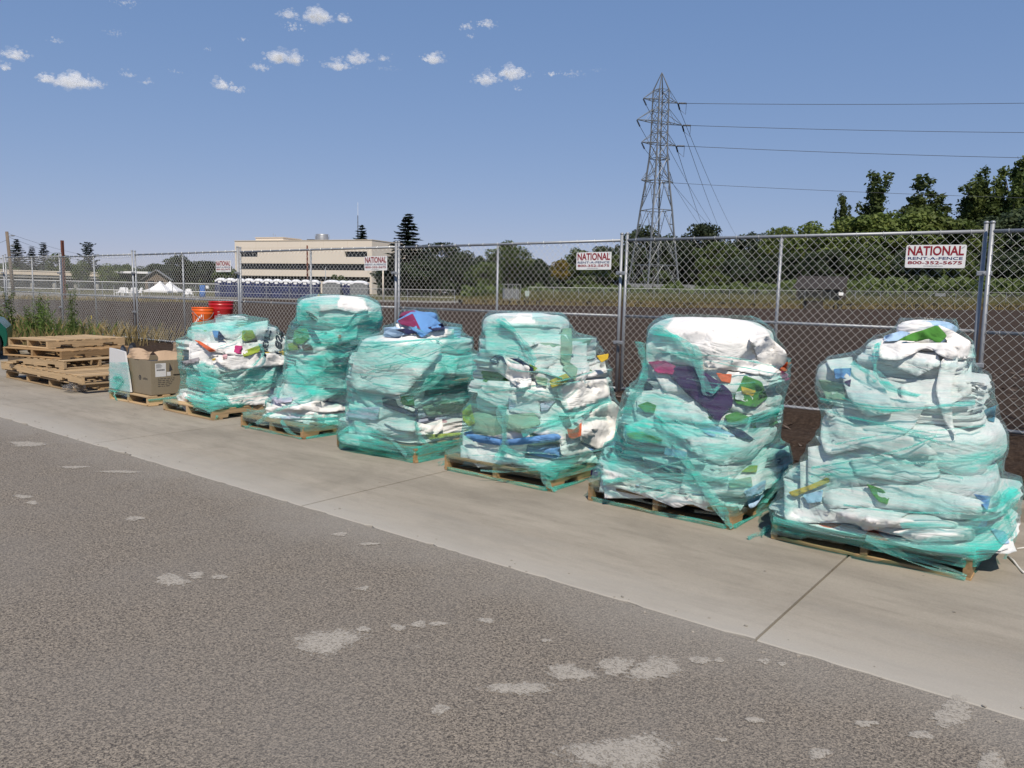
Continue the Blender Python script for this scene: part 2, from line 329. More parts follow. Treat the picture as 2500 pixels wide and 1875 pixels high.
def mat_film(name, dens=None, crinkle=1.0, base=(0.75, 0.99, 0.965), scat=0.885, tint=((0.56, 0.91, 0.86), (0.10, 0.78, 0.67))):
    m, nt, b = newmat(name); nt.nodes.remove(b); co = objco(nt)
    st = noise(nt, mapping(nt, co, (1.6, 1.6, 26), (0.10, -0.16, 0.0)), 2.0, 3, 0.65, 0.3)
    st2 = noise(nt, mapping(nt, co, (2.5, 2.5, 60), (-0.22, 0.12, 0.0)), 2.0, 2, 0.6, 0.2)
    big = noise(nt, mapping(nt, co, (1, 1, 2.2), (0.2, -0.3, 0)), 2.2, 3, 0.6)
    d = nd(nt, 'ShaderNodeAttribute', attribute_name='dens').outputs['Fac'] if dens is None else nd(nt, 'ShaderNodeValue').outputs[0]
    if dens is not None: d.node.outputs[0].default_value = dens
    k = math_(nt, 'ADD', ramp(nt, st, [(0.38, 0.10), (0.58, 0.9), (0.72, 1.9)]), ramp(nt, st2, [(0.5, 0.0), (0.68, 0.9)]))
    k = math_(nt, 'MULTIPLY', k, ramp(nt, big, [(0.3, 0.55), (0.7, 1.35)]))
    dd = math_(nt, 'MULTIPLY', d, k)
    T = [math_(nt, 'POWER', float(x), dd) for x in base]
    tc = nd(nt, 'ShaderNodeCombineColor', {0: T[0], 1: T[1], 2: T[2]}).outputs[0]
    crn = noise(nt, mapping(nt, co, (9, 9, 16), (0.5, 0.4, 0)), 4.5, 3, 0.7, 1.2)
    vo = nd(nt, 'ShaderNodeTexVoronoi', {'Scale': 30.0, 'Vector': nd(nt, 'ShaderNodeVectorMath', {0: mapping(nt, co, (1, 1, 1.8), (0.4, 0.3, 0)), 1: nd(nt, 'ShaderNodeTexNoise', {'Scale': 9.0, 'Vector': co}).outputs['Color']}, operation='ADD').outputs[0]})
    crn = math_(nt, 'ADD', crn, math_(nt, 'MULTIPLY', vo.outputs['Distance'], ramp(nt, big, [(0.42, 0.1), (0.6, 1.1)])))
    nrm = bump(nt, math_(nt, 'ADD', math_(nt, 'MULTIPLY', crn, 0.9), math_(nt, 'MULTIPLY', math_(nt, 'ADD', st, st2), 0.8)), 0.95 * crinkle, 0.03)
    tr = nd(nt, 'ShaderNodeBsdfTransparent', {'Color': tc})
    sc_ = mix(nt, math_(nt, 'MULTIPLY', dd, 0.26, True), tint[0], tint[1])
    n2_ = bump(nt, math_(nt, 'ADD', crn, math_(nt, 'ADD', st, st2)), 0.22, 0.02)
    di = nd(nt, 'ShaderNodeBsdfDiffuse', {'Color': sc_, 'Normal': n2_}); tl = nd(nt, 'ShaderNodeBsdfTranslucent', {'Color': sc_})
    ad = nd(nt, 'ShaderNodeMixShader', {0: 0.2, 1: di.outputs[0], 2: tl.outputs[0]})
    fs = math_(nt, 'SUBTRACT', 1.0, math_(nt, 'POWER', scat, dd))
    m1 = nd(nt, 'ShaderNodeMixShader', {0: fs, 1: tr.outputs[0], 2: ad.outputs[0]})
    fr = nd(nt, 'ShaderNodeFresnel', {'IOR': 1.5, 'Normal': nrm}).outputs[0]
    gate = math_(nt, 'MINIMUM', math_(nt, 'MULTIPLY', d, 2.0), 1.0)
    fr = math_(nt, 'MULTIPLY', math_(nt, 'MINIMUM', math_(nt, 'MULTIPLY', fr, 1.25), 0.26), gate)
    gl = nd(nt, 'ShaderNodeBsdfGlossy', {'Color': (1, 1, 1, 1), 'Roughness': 0.26, 'Normal': nrm})
    m2 = nd(nt, 'ShaderNodeMixShader', {0: fr, 1: m1.outputs[0], 2: gl.outputs[0]})
    nt.links.new(m2.outputs[0], nt.nodes['Material Output'].inputs[0]); return m
def mat_leaf(name, c1, c2, rnd=0.25):
    m, nt, b = newmat(name); co = objco(nt)
    n = noise(nt, co, 7.0, 3); oi = nd(nt, 'ShaderNodeObjectInfo').outputs['Random']
    c = mix(nt, ramp(nt, n, [(0.35, 0.0), (0.65, 1.0)]), c1, c2)
    v = math_(nt, 'ADD', math_(nt, 'MULTIPLY', oi, 2 * rnd), 1 - rnd)
    c = mix(nt, 1.0, c, nd(nt, 'ShaderNodeCombineColor', {0: v, 1: v, 2: v}).outputs[0], 'MULTIPLY')
    nt.links.new(c, b.inputs['Base Color']); b.inputs['Roughness'].default_value = 0.6; b.inputs['Specular IOR Level'].default_value = 0.25
    tl = nd(nt, 'ShaderNodeBsdfTranslucent', {'Color': c}); ms = nd(nt, 'ShaderNodeMixShader', {0: 0.32, 1: b.outputs[0], 2: tl.outputs[0]})
    nt.links.new(ms.outputs[0], nt.nodes['Material Output'].inputs[0]); return m
def mat_farmesh(name, col, fac):
    # wire cloth too far away to tell its wires apart
    m, nt, b = newmat(name); b.inputs['Base Color'].default_value = c4(col); b.inputs['Roughness'].default_value = 0.5; b.inputs['Metallic'].default_value = 0.3
    tr = nd(nt, 'ShaderNodeBsdfTransparent'); n = noise(nt, objco(nt), 1.5, 3)
    f = ramp(nt, n, [(0.3, fac * 0.7), (0.7, fac * 1.3)])
    ms = nd(nt, 'ShaderNodeMixShader', {0: f, 1: tr.outputs[0], 2: b.outputs[0]}); nt.links.new(ms.outputs[0], nt.nodes['Material Output'].inputs[0]); return m

M = {}
M['asphalt'] = mat_asphalt(); M['concrete'] = mat_concrete(); M['stain'] = mat_cement_stain(); M['terrain'] = mat_terrain()
M['joint'] = plain('joint_filler', (0.035, 0.032, 0.03), 0.95)
M['wood'] = mat_wood('pallet_wood', (0.45, 0.315, 0.175)); M['wood_dark'] = mat_wood('weathered_pallet_wood', (0.34, 0.215, 0.105))
M['galv'] = plain('galvanized_steel', (0.31, 0.325, 0.345), 0.5, 0.45, 0.2, 14)
M['wire'] = plain('galvanized_wire', (0.66, 0.66, 0.62), 0.42, 0.25, 0.10, 9)
M['film'] = mat_film('teal_stretch_film'); M['rope_film'] = mat_film('bunched_teal_film', 2.0, 1.4, scat=0.86); M['clear_film'] = mat_film('clear_stretch_film', 0.8, 1.6, (0.93, 0.93, 0.93), 0.9, ((0.7, 0.7, 0.7), (0.7, 0.7, 0.7)))
M['edge_film'] = mat_film('layered_teal_film', 3.2, 1.0, scat=0.88)
M['white_paint'] = plain('white_paint', (0.78, 0.78, 0.77), 0.5); M['sign_red'] = plain('sign_red', (0.27, 0.012, 0.022), 0.5); M['sign_blue'] = plain('sign_blue', (0.015, 0.022, 0.13), 0.5)
M['black'] = plain('black_rubber', (0.012, 0.012, 0.014), 0.5); M['black_gloss'] = plain('black_film', (0.010, 0.011, 0.016), 0.22, 0, 0.2, 8, 0.5, 20)
M['card'] = plain('cardboard', (0.215, 0.18, 0.125), 0.8, 0, 0.12, 5, 0.15, 40); M['card_in'] = plain('cardboard_inside', (0.42, 0.30, 0.20), 0.85, 0, 0.1, 6, 0.2, 30)
M['foam'] = plain('white_foam_board', (0.62, 0.62, 0.62), 0.6, 0, 0.06)
M['orange'] = plain('orange_plastic', (0.75, 0.12, 0.012), 0.4, 0, 0.05); M['red'] = plain('red_plastic', (0.42, 0.010, 0.014), 0.35, 0, 0.06)
M['ink'] = plain('dark_ink', (0.03, 0.03, 0.035), 0.8); M['letter_navy'] = plain('printed_navy', (0.012, 0.018, 0.035), 0.9)
M['bark'] = plain('bark', (0.09, 0.07, 0.055), 0.95, 0, 0.3, 10, 0.5, 30)
M['leaf_a'] = mat_leaf('leaf_bright', (0.07, 0.108, 0.024), (0.15, 0.182, 0.045)); M['leaf_b'] = mat_leaf('leaf_mid', (0.050, 0.082, 0.024), (0.125, 0.158, 0.045))
M['leaf_c'] = mat_leaf('leaf_dark', (0.028, 0.046, 0.024), (0.070, 0.092, 0.042)); M['leaf_y'] = mat_leaf('leaf_yellow', (0.22, 0.15, 0.02), (0.36, 0.27, 0.04))
M['needle'] = mat_leaf('conifer_needles', (0.016, 0.030, 0.022), (0.040, 0.060, 0.036)); M['weed'] = mat_leaf('weed_leaf', (0.060, 0.11, 0.025), (0.14, 0.20, 0.05)); M['straw'] = mat_leaf('mixed_grass', (0.06, 0.075, 0.022), (0.17, 0.14, 0.05)); M['dry'] = mat_leaf('dry_grass', (0.20, 0.15, 0.065), (0.36, 0.28, 0.13))
M['steel'] = plain('tower_steel', (0.17, 0.185, 0.20), 0.55, 0.3, 0.25, 0.6); M['insul'] = plain('dark_insulator', (0.02, 0.025, 0.035), 0.3); M['cable'] = plain('cable', (0.05, 0.055, 0.065), 0.5)
M['tan'] = plain('tan_precast', (0.70, 0.625, 0.53), 0.85, 0, 0.06, 0.12); M['tan2'] = plain('tan_precast_trim', (0.58, 0.50, 0.40), 0.85); M['winglass'] = plain('dark_window_glass', (0.012, 0.014, 0.018), 0.12, 0, 0.3, 0.2)
M['navy'] = plain('navy_plastic', (0.014, 0.022, 0.085), 0.45, 0, 0.1, 3, rnd=0.2); M['greyplastic'] = plain('grey_plastic', (0.17, 0.18, 0.185), 0.5); M['roofwhite'] = plain('translucent_white_roof', (0.75, 0.76, 0.77), 0.5)
M['yellow'] = plain('yellow_paint', (0.55, 0.32, 0.02), 0.5); M['bluepl'] = plain('blue_plastic', (0.02, 0.13, 0.42), 0.4)
M['concrete2'] = plain('grey_concrete', (0.30, 0.29, 0.27), 0.9, 0, 0.15, 0.5); M['rust'] = plain('rusty_steel', (0.13, 0.045, 0.028), 0.85, 0, 0.3, 3); M['polewood'] = plain('pole_wood', (0.16, 0.125, 0.095), 0.9, 0, 0.25, 3)
M['roofgrey'] = plain('grey_roof', (0.20, 0.20, 0.20), 0.7); M['roofbrown'] = plain('brown_corrugated_roof', (0.026, 0.02, 0.017), 0.75, 0, 0.25, 1.0); M['darkwood'] = plain('dark_timber', (0.045, 0.036, 0.03), 0.9)  # brown shed roof is darkened to carry the shade of the trees
M['silt'] = plain('black_silt_cloth', (0.012, 0.012, 0.013), 0.9); M['greenpaint'] = plain('green_car_paint', (0.004, 0.085, 0.055), 0.25, 0.2, 0.05); M['chrome'] = plain('alloy_wheel', (0.6, 0.6, 0.62), 0.25, 0.9)
M['farmesh'] = mat_farmesh('far_wire_cloth', (0.42, 0.43, 0.43), 0.14); M['farmesh3'] = mat_farmesh('far_wire_cloth_faint', (0.36, 0.37, 0.36), 0.045); M['farmesh2'] = mat_farmesh('far_wire_cloth_thin', (0.36, 0.37, 0.36), 0.10)
M['rope'] = plain('white_cord', (0.62, 0.60, 0.56), 0.9); M['orangepipe'] = plain('orange_pipe', (0.70, 0.15, 0.02), 0.5)
M['tent'] = plain('white_canopy', (0.80, 0.80, 0.80), 0.7, 0, 0.03)

# ------------------------------------------------------------------ ground: road, pavement slabs, kerb, terrain
EDGE = 3.26
def build_ground():
    road = make('road', [(-400, -300, 0), (300, -300, 0), (300, EDGE, 0), (-400, EDGE, 0)], [(0, 1, 2, 3)], M['asphalt']); tag(road, kind='structure')
    rng = random.Random(3)
    def stain(px, py, wpx, hpx, k):
        c = ground(px, py)[:2]; e1 = ground(px + wpx / 2, py)[:2] - c; e2 = ground(px, py - hpx / 2)[:2] - c
        nr, na = 6, 40; V = [(c[0], c[1], 0.0062)]; E = [1.0]; Fc = []
        for i in range(1, nr + 1):
            for j in range(na):
                a = 2 * math.pi * j / na; r = i / nr * (1.0 + 0.16 * math.sin(a * 2 + k) + 0.12 * math.sin(a * 3 + k * 2.1) + 0.07 * math.sin(a * 7 + k * 3.3))
                p = c + e1 * (r * math.cos(a)) + e2 * (r * math.sin(a)); V.append((p[0], p[1], 0.0062 - 0.004 * (i / nr) ** 2)); E.append(1 - i / nr)
        for j in range(na): Fc.append((0, 1 + j, 1 + (j + 1) % na))
        for i in range(nr - 1):
            for j in range(na): Fc.append((1 + i * na + j, 1 + (i + 1) * na + j, 1 + (i + 1) * na + (j + 1) % na, 1 + i * na + (j + 1) % na))
        o = make('cement_stain', V, Fc, M['stain'], road)
        a = o.data.attributes.new('edge', 'FLOAT', 'POINT'); a.data.foreach_set('value', E)
    s = 2500 / 2212.0
    for k, (x, y, w, h) in enumerate([(707, 1387, 150, 50), (785, 1361, 30, 14), (860, 1357, 36, 14), (905, 1350, 40, 14), (945, 1349, 40, 10), (1050, 1342, 34, 14),
        (370, 1254, 80, 24), (423, 1244, 42, 14), (474, 1248, 36, 11), (50, 1074, 38, 9), (70, 1087, 30, 8), (292, 1121, 46, 9),
        (1122, 1489, 130, 30), (1230, 1455, 110, 34), (1330, 1440, 90, 34), (1415, 1446, 110, 50), (1510, 1428, 44, 18), (1555, 1428, 24, 10), (952, 1534, 46, 20), (1345, 1628, 220, 80),
        (1630, 1557, 40, 14), (1650, 1430, 34, 10), (2060, 1540, 90, 60), (1870, 1565, 50, 16), (1990, 1590, 60, 18), (1770, 1630, 60, 20), (784, 1273, 28, 10), (1180, 1385, 20, 8), (1690, 1436, 20, 8), (2140, 1650, 70, 40),
        (160, 1010, 60, 6), (260, 1020, 90, 6), (60, 960, 90, 10), (735, 1155, 40, 8), (800, 1176, 50, 6), (1560, 1600, 26, 10)]):
        stain(x * s, y * s, w * s * 1.4, h * s * 1.45, k * 1.7)
    # pavement
    base = make('pavement', [(-400, EDGE + 0.002, -0.02), (300, EDGE + 0.002, -0.02), (300, 6.33, -0.02), (-400, 6.33, -0.02)], [(0, 1, 2, 3)], M['joint']); tag(base, kind='structure')
    xs = [-1.15 - 3.225 * i for i in range(-4, 15)]
    def slab(x0, x1):
        mb = MB(); n = 70 if abs(x1 - x0) < 10 else 12; g = 0.007
        X0, X1 = min(x0, x1) + g, max(x0, x1) - g
        top = 0.004; c = 0.008
        # uneven broken edge towards the road
        V = []; 
        ys = [EDGE + 0.004 + 0.022 * max(0.0, fbm(np.array([[i * 0.45 + X0 * 3, 0, 0]]), 5)[0]) for i in range(n + 1)]
        xx = [X0 + (X1 - X0) * i / n for i in range(n + 1)]
        for i in range(n + 1): V += [(xx[i], ys[i], -0.02), (xx[i], ys[i], top - 0.003), (xx[i], ys[i] + c, top), (xx[i], 6.325, top)]
        Fc = []
        for i in range(n):
            a, b = i * 4, i * 4 + 4
            Fc += [(a, b, b + 1, a + 1), (a + 1, b + 1, b + 2, a + 2), (a + 2, b + 2, b + 3, a + 3)]
        V += [(X0, 6.325, -0.02), (X1, 6.325, -0.02)]; e = len(V)
        Fc += [(0, 1, 2, 3, e - 2), (n * 4 + 3, n * 4 + 2, n * 4 + 1, n * 4, e - 1)]
        make('slab', V, Fc, M['concrete'], base)
    for i in range(len(xs) - 1): slab(xs[i + 1], xs[i])
    slab(-400, xs[-1]); slab(xs[0], 300)
    # kerb
    kerb = MB(); prof = [(6.33, -0.02), (6.335, 0.10), (6.35, 0.125), (6.47, 0.13), (6.485, 0.12), (6.485, -0.02)]
    V = [(x, y, z) for x in (-400, 300) for (y, z) in prof]; n = len(prof)
    kb = make('kerb', V, [(i, i + 1, n + i + 1, n + i) for i in range(n - 1)], mat_concrete('kerb_concrete')); fixn(kb); tag(kb, kind='structure')
    # terrain beyond the kerb
    def lines(fine0, fine1, step, lo, hi, g):
        a = list(np.arange(fine0, fine1, step)); x = fine1; d = step
        up = []
        while x < hi: up.append(x); d *= g; x += d
        x = fine0 - step; d = step; dn = []
        while x > lo: dn.append(x); d *= g; x -= d
        return np.array(dn[::-1] + a + up)
    X = lines(-14, 2, 0.16, -2500, 1800, 1.045); Y = lines(6.485, 11, 0.14, 6.4, 2600, 1.04)
    gx, gy = np.meshgrid(X, Y, indexing='ij')
    Z, zone = terrain_h(gx, gy)
    near = np.clip(1.2 - gy / 40, 0, 1) * (gy > 6.6)
    P = np.stack([gx, gy, 0 * gx], -1)
    Z = Z + near * (0.030 * fbm(P * 2.2, 3) + 0.02 * fbm(P * 7, 9, 2)) + np.clip((gy - 9) / 20, 0, 1) * 0.05 * fbm(P * np.array([0.12, 0.7, 1]), 21) * (gy < 120)
    nx, ny = gx.shape; idx = np.arange(nx * ny).reshape(nx, ny)
    Fc = np.stack([idx[:-1, :-1], idx[1:, :-1], idx[1:, 1:], idx[:-1, 1:]], -1).reshape(-1, 4)
    V = np.stack([gx, gy, Z], -1).reshape(-1, 3)
    o = make('field', V, Fc, M['terrain'], smooth=True); tag(o, kind='structure')
    a = o.data.attributes.new('zone', 'FLOAT_COLOR', 'POINT')
    a.data.foreach_set('color', np.concatenate([zone.reshape(-1, 3), np.ones((nx * ny, 1))], 1).astype(np.float32).ravel())
def sst(a, b, x): t = np.clip((x - a) / (b - a), 0, 1); return t * t * (3 - 2 * t)
def terrain_h(gx, gy):
    gx = np.asarray(gx, float); gy = np.asarray(gy, float)
    d = np.maximum(gx * F2[0] + gy * F2[1], 1.0); px = 1250 + FPX * (gx * R2[0] + gy * R2[1]) / d
    px = np.clip(px, -3000, 5000)
    ze = np.interp(px, [-400, 1000, 1300, 1800, 2500, 3000], [0.35, 0.35, 0.42, 0.55, 1.0, 1.15])
    zr = np.interp(px, [-400, 1050, 1300, 1800, 2500, 3000], [0.35, 0.4, 2.2, 2.5, 3.0, 3.0])
    z = 0.10 + 0.25 * sst(6.5, 8.4, gy)
    z = z + (ze - 0.35) * sst(25, 80, d)
    z = z + (zr - ze) * sst(81, 135, d)
    right = sst(1120, 1190, px)
    g = sst(78.5, 80, d) * right
    cen = 1 - sst(430, 640, px); leftgrass = (1 - right) * sst(54, 60, d) * cen
    zone = np.stack([np.clip(g * 0.9 + leftgrass * 0.5, 0, 1), (1 - right) * sst(62, 72, d) * (1 - sst(96, 104, d)) * np.maximum(cen, sst(84, 87, d)), np.clip(sst(92, 110, d), 0, 1)], -1)
    # weedy strip by the fence at the left
    wst = sst(-15, -19, gx) * sst(6.45, 6.7, gy) * (1 - sst(8.8, 9.6, gy))
    zone[..., 0] = np.maximum(zone[..., 0], wst * 0.75)
    return z, zone
def zt(x, y): return float(terrain_h(np.array([x]), np.array([y]))[0][0])
build_ground()

# ------------------------------------------------------------------ chain link fence panels and their signs
FY = 8.18; FZ = 0.37; PW = 3.72; PH = 1.80
def text_mesh(txt, w, h, bold=0.0):
    cu = bpy.data.curves.new('t', 'FONT'); cu.body = txt; cu.size = 1.0; cu.offset = bold; cu.resolution_u = 3; cu.fill_mode = 'FRONT'
    ob = bpy.data.objects.new('t', cu); COL.objects.link(ob)
    dg = bpy.context.evaluated_depsgraph_get(); me = bpy.data.meshes.new_from_object(ob.evaluated_get(dg))
    V = np.array([v.co[:] for v in me.vertices]); Fc = [tuple(p.vertices) for p in me.polygons]
    bpy.data.objects.remove(ob); bpy.data.curves.remove(cu); bpy.data.meshes.remove(me)
    lo, hi = V.min(0), V.max(0); V = (V - lo) / np.maximum(hi - lo, 1e-6); V[:, 0] *= w; V[:, 1] *= h; V[:, 2] = 0
    return V, Fc
def fence_mesh():
    p = 0.0428; rows = 2 * int((PH - 0.04) / p / 2); nw = int((PW - 0.06) / p); mb = MB()
    V = []; Fc = []; r = 0.0021
    rng = random.Random(1)
    for i in range(nw + 1):
        x0 = -PW / 2 + 0.045 + i * (PW - 0.09) / nw
        base = len(V); wob = rng.uniform(-0.001, 0.001)
        for k in range(rows + 1):
            sgn = 1 if ((k + i) % 2) else -1
            x = x0 + sgn * p / 2 * 1.02 + wob; z = 0.02 + k * (PH - 0.04) / rows; y = 0.002 * sgn + 0.012 * math.sin(i * 0.21) * math.sin(k * 0.15)
            # wire runs in the x-z plane: section of four corners
            V += [(x - r, y, z), (x, y - r, z), (x + r, y, z), (x, y + r, z)]
        for k in range(rows):
            a = base + k * 4; b = a + 4
            for q in range(4): Fc.append((a + q, a + (q + 1) % 4, b + (q + 1) % 4, b + q))
    me = bpy.data.meshes.new('chain_link_mesh'); me.from_pydata(V, [], Fc); me.materials.append(M['wire']); me.shade_smooth(); return me
CL = fence_mesh()
def fence_panel():
    t = empty('chain_link_fence')
    rp = 0.021
    def rail(name, a, b, r=0.017):
        mb = MB(); mb.tube([a, b], r, 10); return mb.build(name, M['galv'], t, True)
    w = PW / 2 - 0.005
    rail('top_rail', (-w, 0.022, PH), (w, 0.022, PH)); rail('middle_rail', (-w, 0.026, PH * 0.5), (w, 0.026, PH * 0.5), 0.017); rail('bottom_rail', (-w, 0.022, 0.02), (w, 0.022, 0.02), 0.018)
    for s in (-1, 1):
        p = rail('post', (s * w, 0.022, -0.28), (s * w, 0.022, PH + 0.075), 0.0185)
        mb = MB(); mb.lathe([(0.0205, 0.0), (0.0225, 0.002), (0.0225, 0.012), (0.014, 0.022), (0.0, 0.024)], 10, (s * w, 0.022, PH + 0.07)); mb.build('cap', M['galv'], p, True)
    rail('brace_post', (0, 0.024, 0.02), (0, 0.024, PH - 0.01), 0.017)
    o = bpy.data.objects.new('chain_link_mesh', CL); link(o, t); o['kind'] = 'stuff'
    mb = MB(); rng = random.Random(8)
    for i in range(15):                                     # tie wires round the rails
        x = -w + 0.12 + i * (2 * w - 0.24) / 14
        for z in (PH, 0.02) + ((PH * 0.5,) if i % 3 == 0 else ()):
            ring = [(x + 0.012 * a / 6, 0.022 + 0.025 * math.cos(a * math.pi / 3), z + 0.025 * math.sin(a * math.pi / 3)) for a in range(7)]
            mb.tube(ring + [(x + 0.03, -0.006, z - 0.05)], 0.0018, 4)
    o = mb.build('tie_wires', M['wire'], t); o['kind'] = 'stuff'
    return t
def build_fence():
    # joints between panels measured at their top
    jx = [2410, 1520, 966, 580, 325, 143, 5]
    X = [on_y(x, 600, FY)[0] for x in jx]
    proto = None
    lab = ['tall chain link fence panel behind the second wrapped pallet from the right end', 'chain link fence panel just right of the tan office building and the two front toilets',
           'chain link fence panel with a sign in front of the tan office building', 'chain link fence panel standing behind the red and orange buckets',
           'chain link fence panel behind the pallet stack with yellow flower in front', 'chain link fence panel behind the tall green weeds', 'chain link fence panel behind the weeds at the left picture edge']
    cents = []
    pitch = np.mean(-np.diff(X))
    spans = [(X[0] + pitch + 0.05, X[0])] + [(X[i], X[i + 1]) for i in range(6)] + [(X[6], X[6] - pitch)]
    lab = ['chain link fence panel at the right picture edge behind the largest wrapped pallet', 'chain link fence panel with sign in front of the big dark trees',
           'chain link fence panel with sign in front of the yellow tree, left of the tower', 'chain link fence panel with sign in front of the right half of the tan building',
           'chain link fence panel with sign just left of the tan office building', 'chain link fence panel behind the stacked bare pallets, right of the weeds',
           'chain link fence panel between tall weeds and rusty beam', 'chain link fence panel behind the weeds at the left picture edge']
    rng = random.Random(5); P = []
    for i, (x1, x0) in enumerate(spans):
        t = fence_panel() if proto is None else copy_tree(proto)
        if proto is None: proto = t
        c = (x0 + x1) / 2; wd = x1 - x0
        t.location = (c, FY + rng.uniform(-0.02, 0.02), FZ + rng.uniform(-0.012, 0.012)); t.scale = ((wd - 0.055) / PW, 1, 1)
        t.rotation_euler = (rng.uniform(-0.012, 0.012), rng.uniform(-0.004, 0.004), rng.uniform(-0.003, 0.003))
        if i == 0: t.rotation_euler = (0.03, 0, 0.004); t.location.z -= 0.03
        tag(t, lab[i], 'fence panel', 'temporary chain link fence panels'); P.append(t)
        if i > 0:
            # saddle clamps joining two panels
            c_ = empty('fence_clamp', (x1, FY, FZ))
            for z in (PH * 0.32, PH * 0.78):
                mb = MB(); mb.cbox((-0.062, -0.036, z - 0.022), (0.062, -0.008, z + 0.022), 0.006); pl = mb.build('clamp_plate', M['galv'], c_)
                mb = MB(); mb.lathe([(0.012, 0), (0.012, 0.012), (0.006, 0.014), (0.006, 0.03), (0, 0.03)], 6); b = mb.build('bolt', M['galv'], pl, loc=(0, -0.036, z)); b.rotation_euler = (math.pi / 2, 0, 0)
            nm = ['far right, behind the largest pile', 'left of the lattice tower', 'beside the spruce right of the tan building', 'at the left edge of the tan building', 'behind the stacked pallets', 'among the tall weeds', 'at the left picture edge'][i - 1]
            tag(c_, 'pair of galvanized clamps joining two fence posts ' + nm, 'clamp', 'fence panel clamps')
    # red tape ends knotted to posts
    V1, F1 = text_mesh('NATIONAL', 0.465, 0.088, 0.028); V2, F2_ = text_mesh('RENT-A-FENCE', 0.455, 0.026, 0.012); V3, F3 = text_mesh('800-352-5675', 0.452, 0.030, 0.022); V4, F4 = text_mesh('rentnational.com', 0.16, 0.012, 0.0)
    def lay(V, x, z): return np.stack([V[:, 0] + x, 0 * V[:, 0] - 0.0015, V[:, 1] + z], -1)
    first = None
    for (px, py), sl, sc in zip([(2283, 626), (1449, 637), (917, 643), (545, 650)],
            ['white fence sign with red and blue lettering in front of the big dark trees', 'white fence sign with red and blue lettering left of the lattice tower',
             'white fence sign with red and blue lettering at the right end of the tan building', 'small looking white fence sign left of the tan building'], (1.0, 1.0, 1.02, 1.0)):
        if first is None:
            s = empty('fence_sign'); mb = MB()
            w, h, r = 0.25, 0.106, 0.014; poly = []
            for (cx, cz, a0) in ((w - r, h - r, 0), (-w + r, h - r, 90), (-w + r, -h + r, 180), (w - r, -h + r, 270)):
                for k in range(4): a = math.radians(a0 + k * 30); poly.append((cx + r * math.cos(a), 0, cz + r * math.sin(a)))
            mb.prism(poly, (0, 0.003, 0), (0, 0, 0)); fixn(mb.build('board', M['white_paint'], s))
            make('red_lettering', lay(V1, -0.2325, 0.008), F1, M['sign_red'], s)
            make('blue_lettering', lay(V2, -0.228, -0.031), F2_, M['sign_blue'], s); make('phone_number', lay(V3, -0.227, -0.0725), F3, M['sign_red'], s); make('web_address', lay(V4, -0.09, -0.093), F4, M['ink'], s)
            for sx in (-1, 1):
                mb = MB(); mb.tube([(sx * 0.236, -0.004, 0.092), (sx * 0.225, -0.007, 0.084), (sx * 0.213, -0.003, 0.078)], 0.0016, 5); mb.build('tie', M['galv'], s)
            first = s
        else: s = copy_tree(first)
        p = on_y(px, py, FY - 0.022); s.location = p; s.scale = (sc, 1, sc); s.rotation_euler = (0, 0.012 if px > 2000 else -0.004, 0)
        tag(s, sl, 'sign', 'rental fence signs')
build_fence()

# ------------------------------------------------------------------ pallets
def board(name, a, b, mat, parent, rng, j=0.004):
    d = [rng.uniform(-j, j) for _ in range(2)]
    # local frame: object's x runs along the board so the grain follows it
    a = np.array(a, float); b = np.array(b, float); c = (a + b) / 2; e = (b - a)
    mb = MB()
    if e[1] > e[0]:
        mb.cbox((-e[1] / 2, -e[0] / 2, -e[2] / 2), (e[1] / 2, e[0] / 2, e[2] / 2), 0.003); rz = math.pi / 2
    else:
        mb.cbox((-e[0] / 2, -e[1] / 2, -e[2] / 2), (e[0] / 2, e[1] / 2, e[2] / 2), 0.003); rz = 0
    o = mb.build(name, mat, parent, loc=(c[0] + d[0], c[1] + d[1], c[2])); o.rotation_euler = (rng.uniform(-0.006, 0.006), rng.uniform(-0.004, 0.004), rz + rng.uniform(-0.008, 0.008)); return o
def stringer(L, mat, parent, loc, rz, notched=True, h=0.089, w=0.040):
    # profile in (x, z) with two notches in the lower edge
    n0, n1, nh = 0.15 * L, 0.15 * L + 0.20, 0.038
    pts = [(-L / 2, 0), (-L / 2 + n0, 0), (-L / 2 + n0 + 0.012, nh), (-L / 2 + n1 - 0.012, nh), (-L / 2 + n1, 0), (L / 2 - n1, 0), (L / 2 - n1 + 0.012, nh), (L / 2 - n0 - 0.012, nh), (L / 2 - n0, 0), (L / 2, 0), (L / 2, h), (-L / 2, h)] if notched else [(-L / 2, 0), (L / 2, 0), (L / 2, h), (-L / 2, h)]
    mb = MB(); poly = [(x, 0, z) for x, z in pts]
    if notched:
        # split in convex pieces along x
        xs = [p[0] for p in pts[:10]]; zs = [p[1] for p in pts[:10]]
        V = []; Fc = []
        for yy in (-w / 2, w / 2):
            for x, z in zip(xs, zs): V.append((x, yy, z))
            for x in xs: V.append((x, yy, h))
        n = 10
        for i in range(n - 1):
            Fc += [(i, i + 1, n + i + 1, n + i), (2 * n + i + 1, 2 * n + i, 3 * n + i, 3 * n + i + 1), (i + 1, i, 2 * n + i, 2 * n + i + 1), (n + i, n + i + 1, 3 * n + i + 1, 3 * n + i)]
        Fc += [(0, n, 3 * n, 2 * n), (n - 1, 3 * n - 1, 4 * n - 1, 2 * n - 1)]
        mb.add(V, Fc)
    else: mb.prism(poly, (0, -w / 2, 0), (0, w / 2, 0))
    o = fixn(mb.build('stringer', mat, parent, loc=loc)); o.rotation_euler = (0, 0, rz); return o
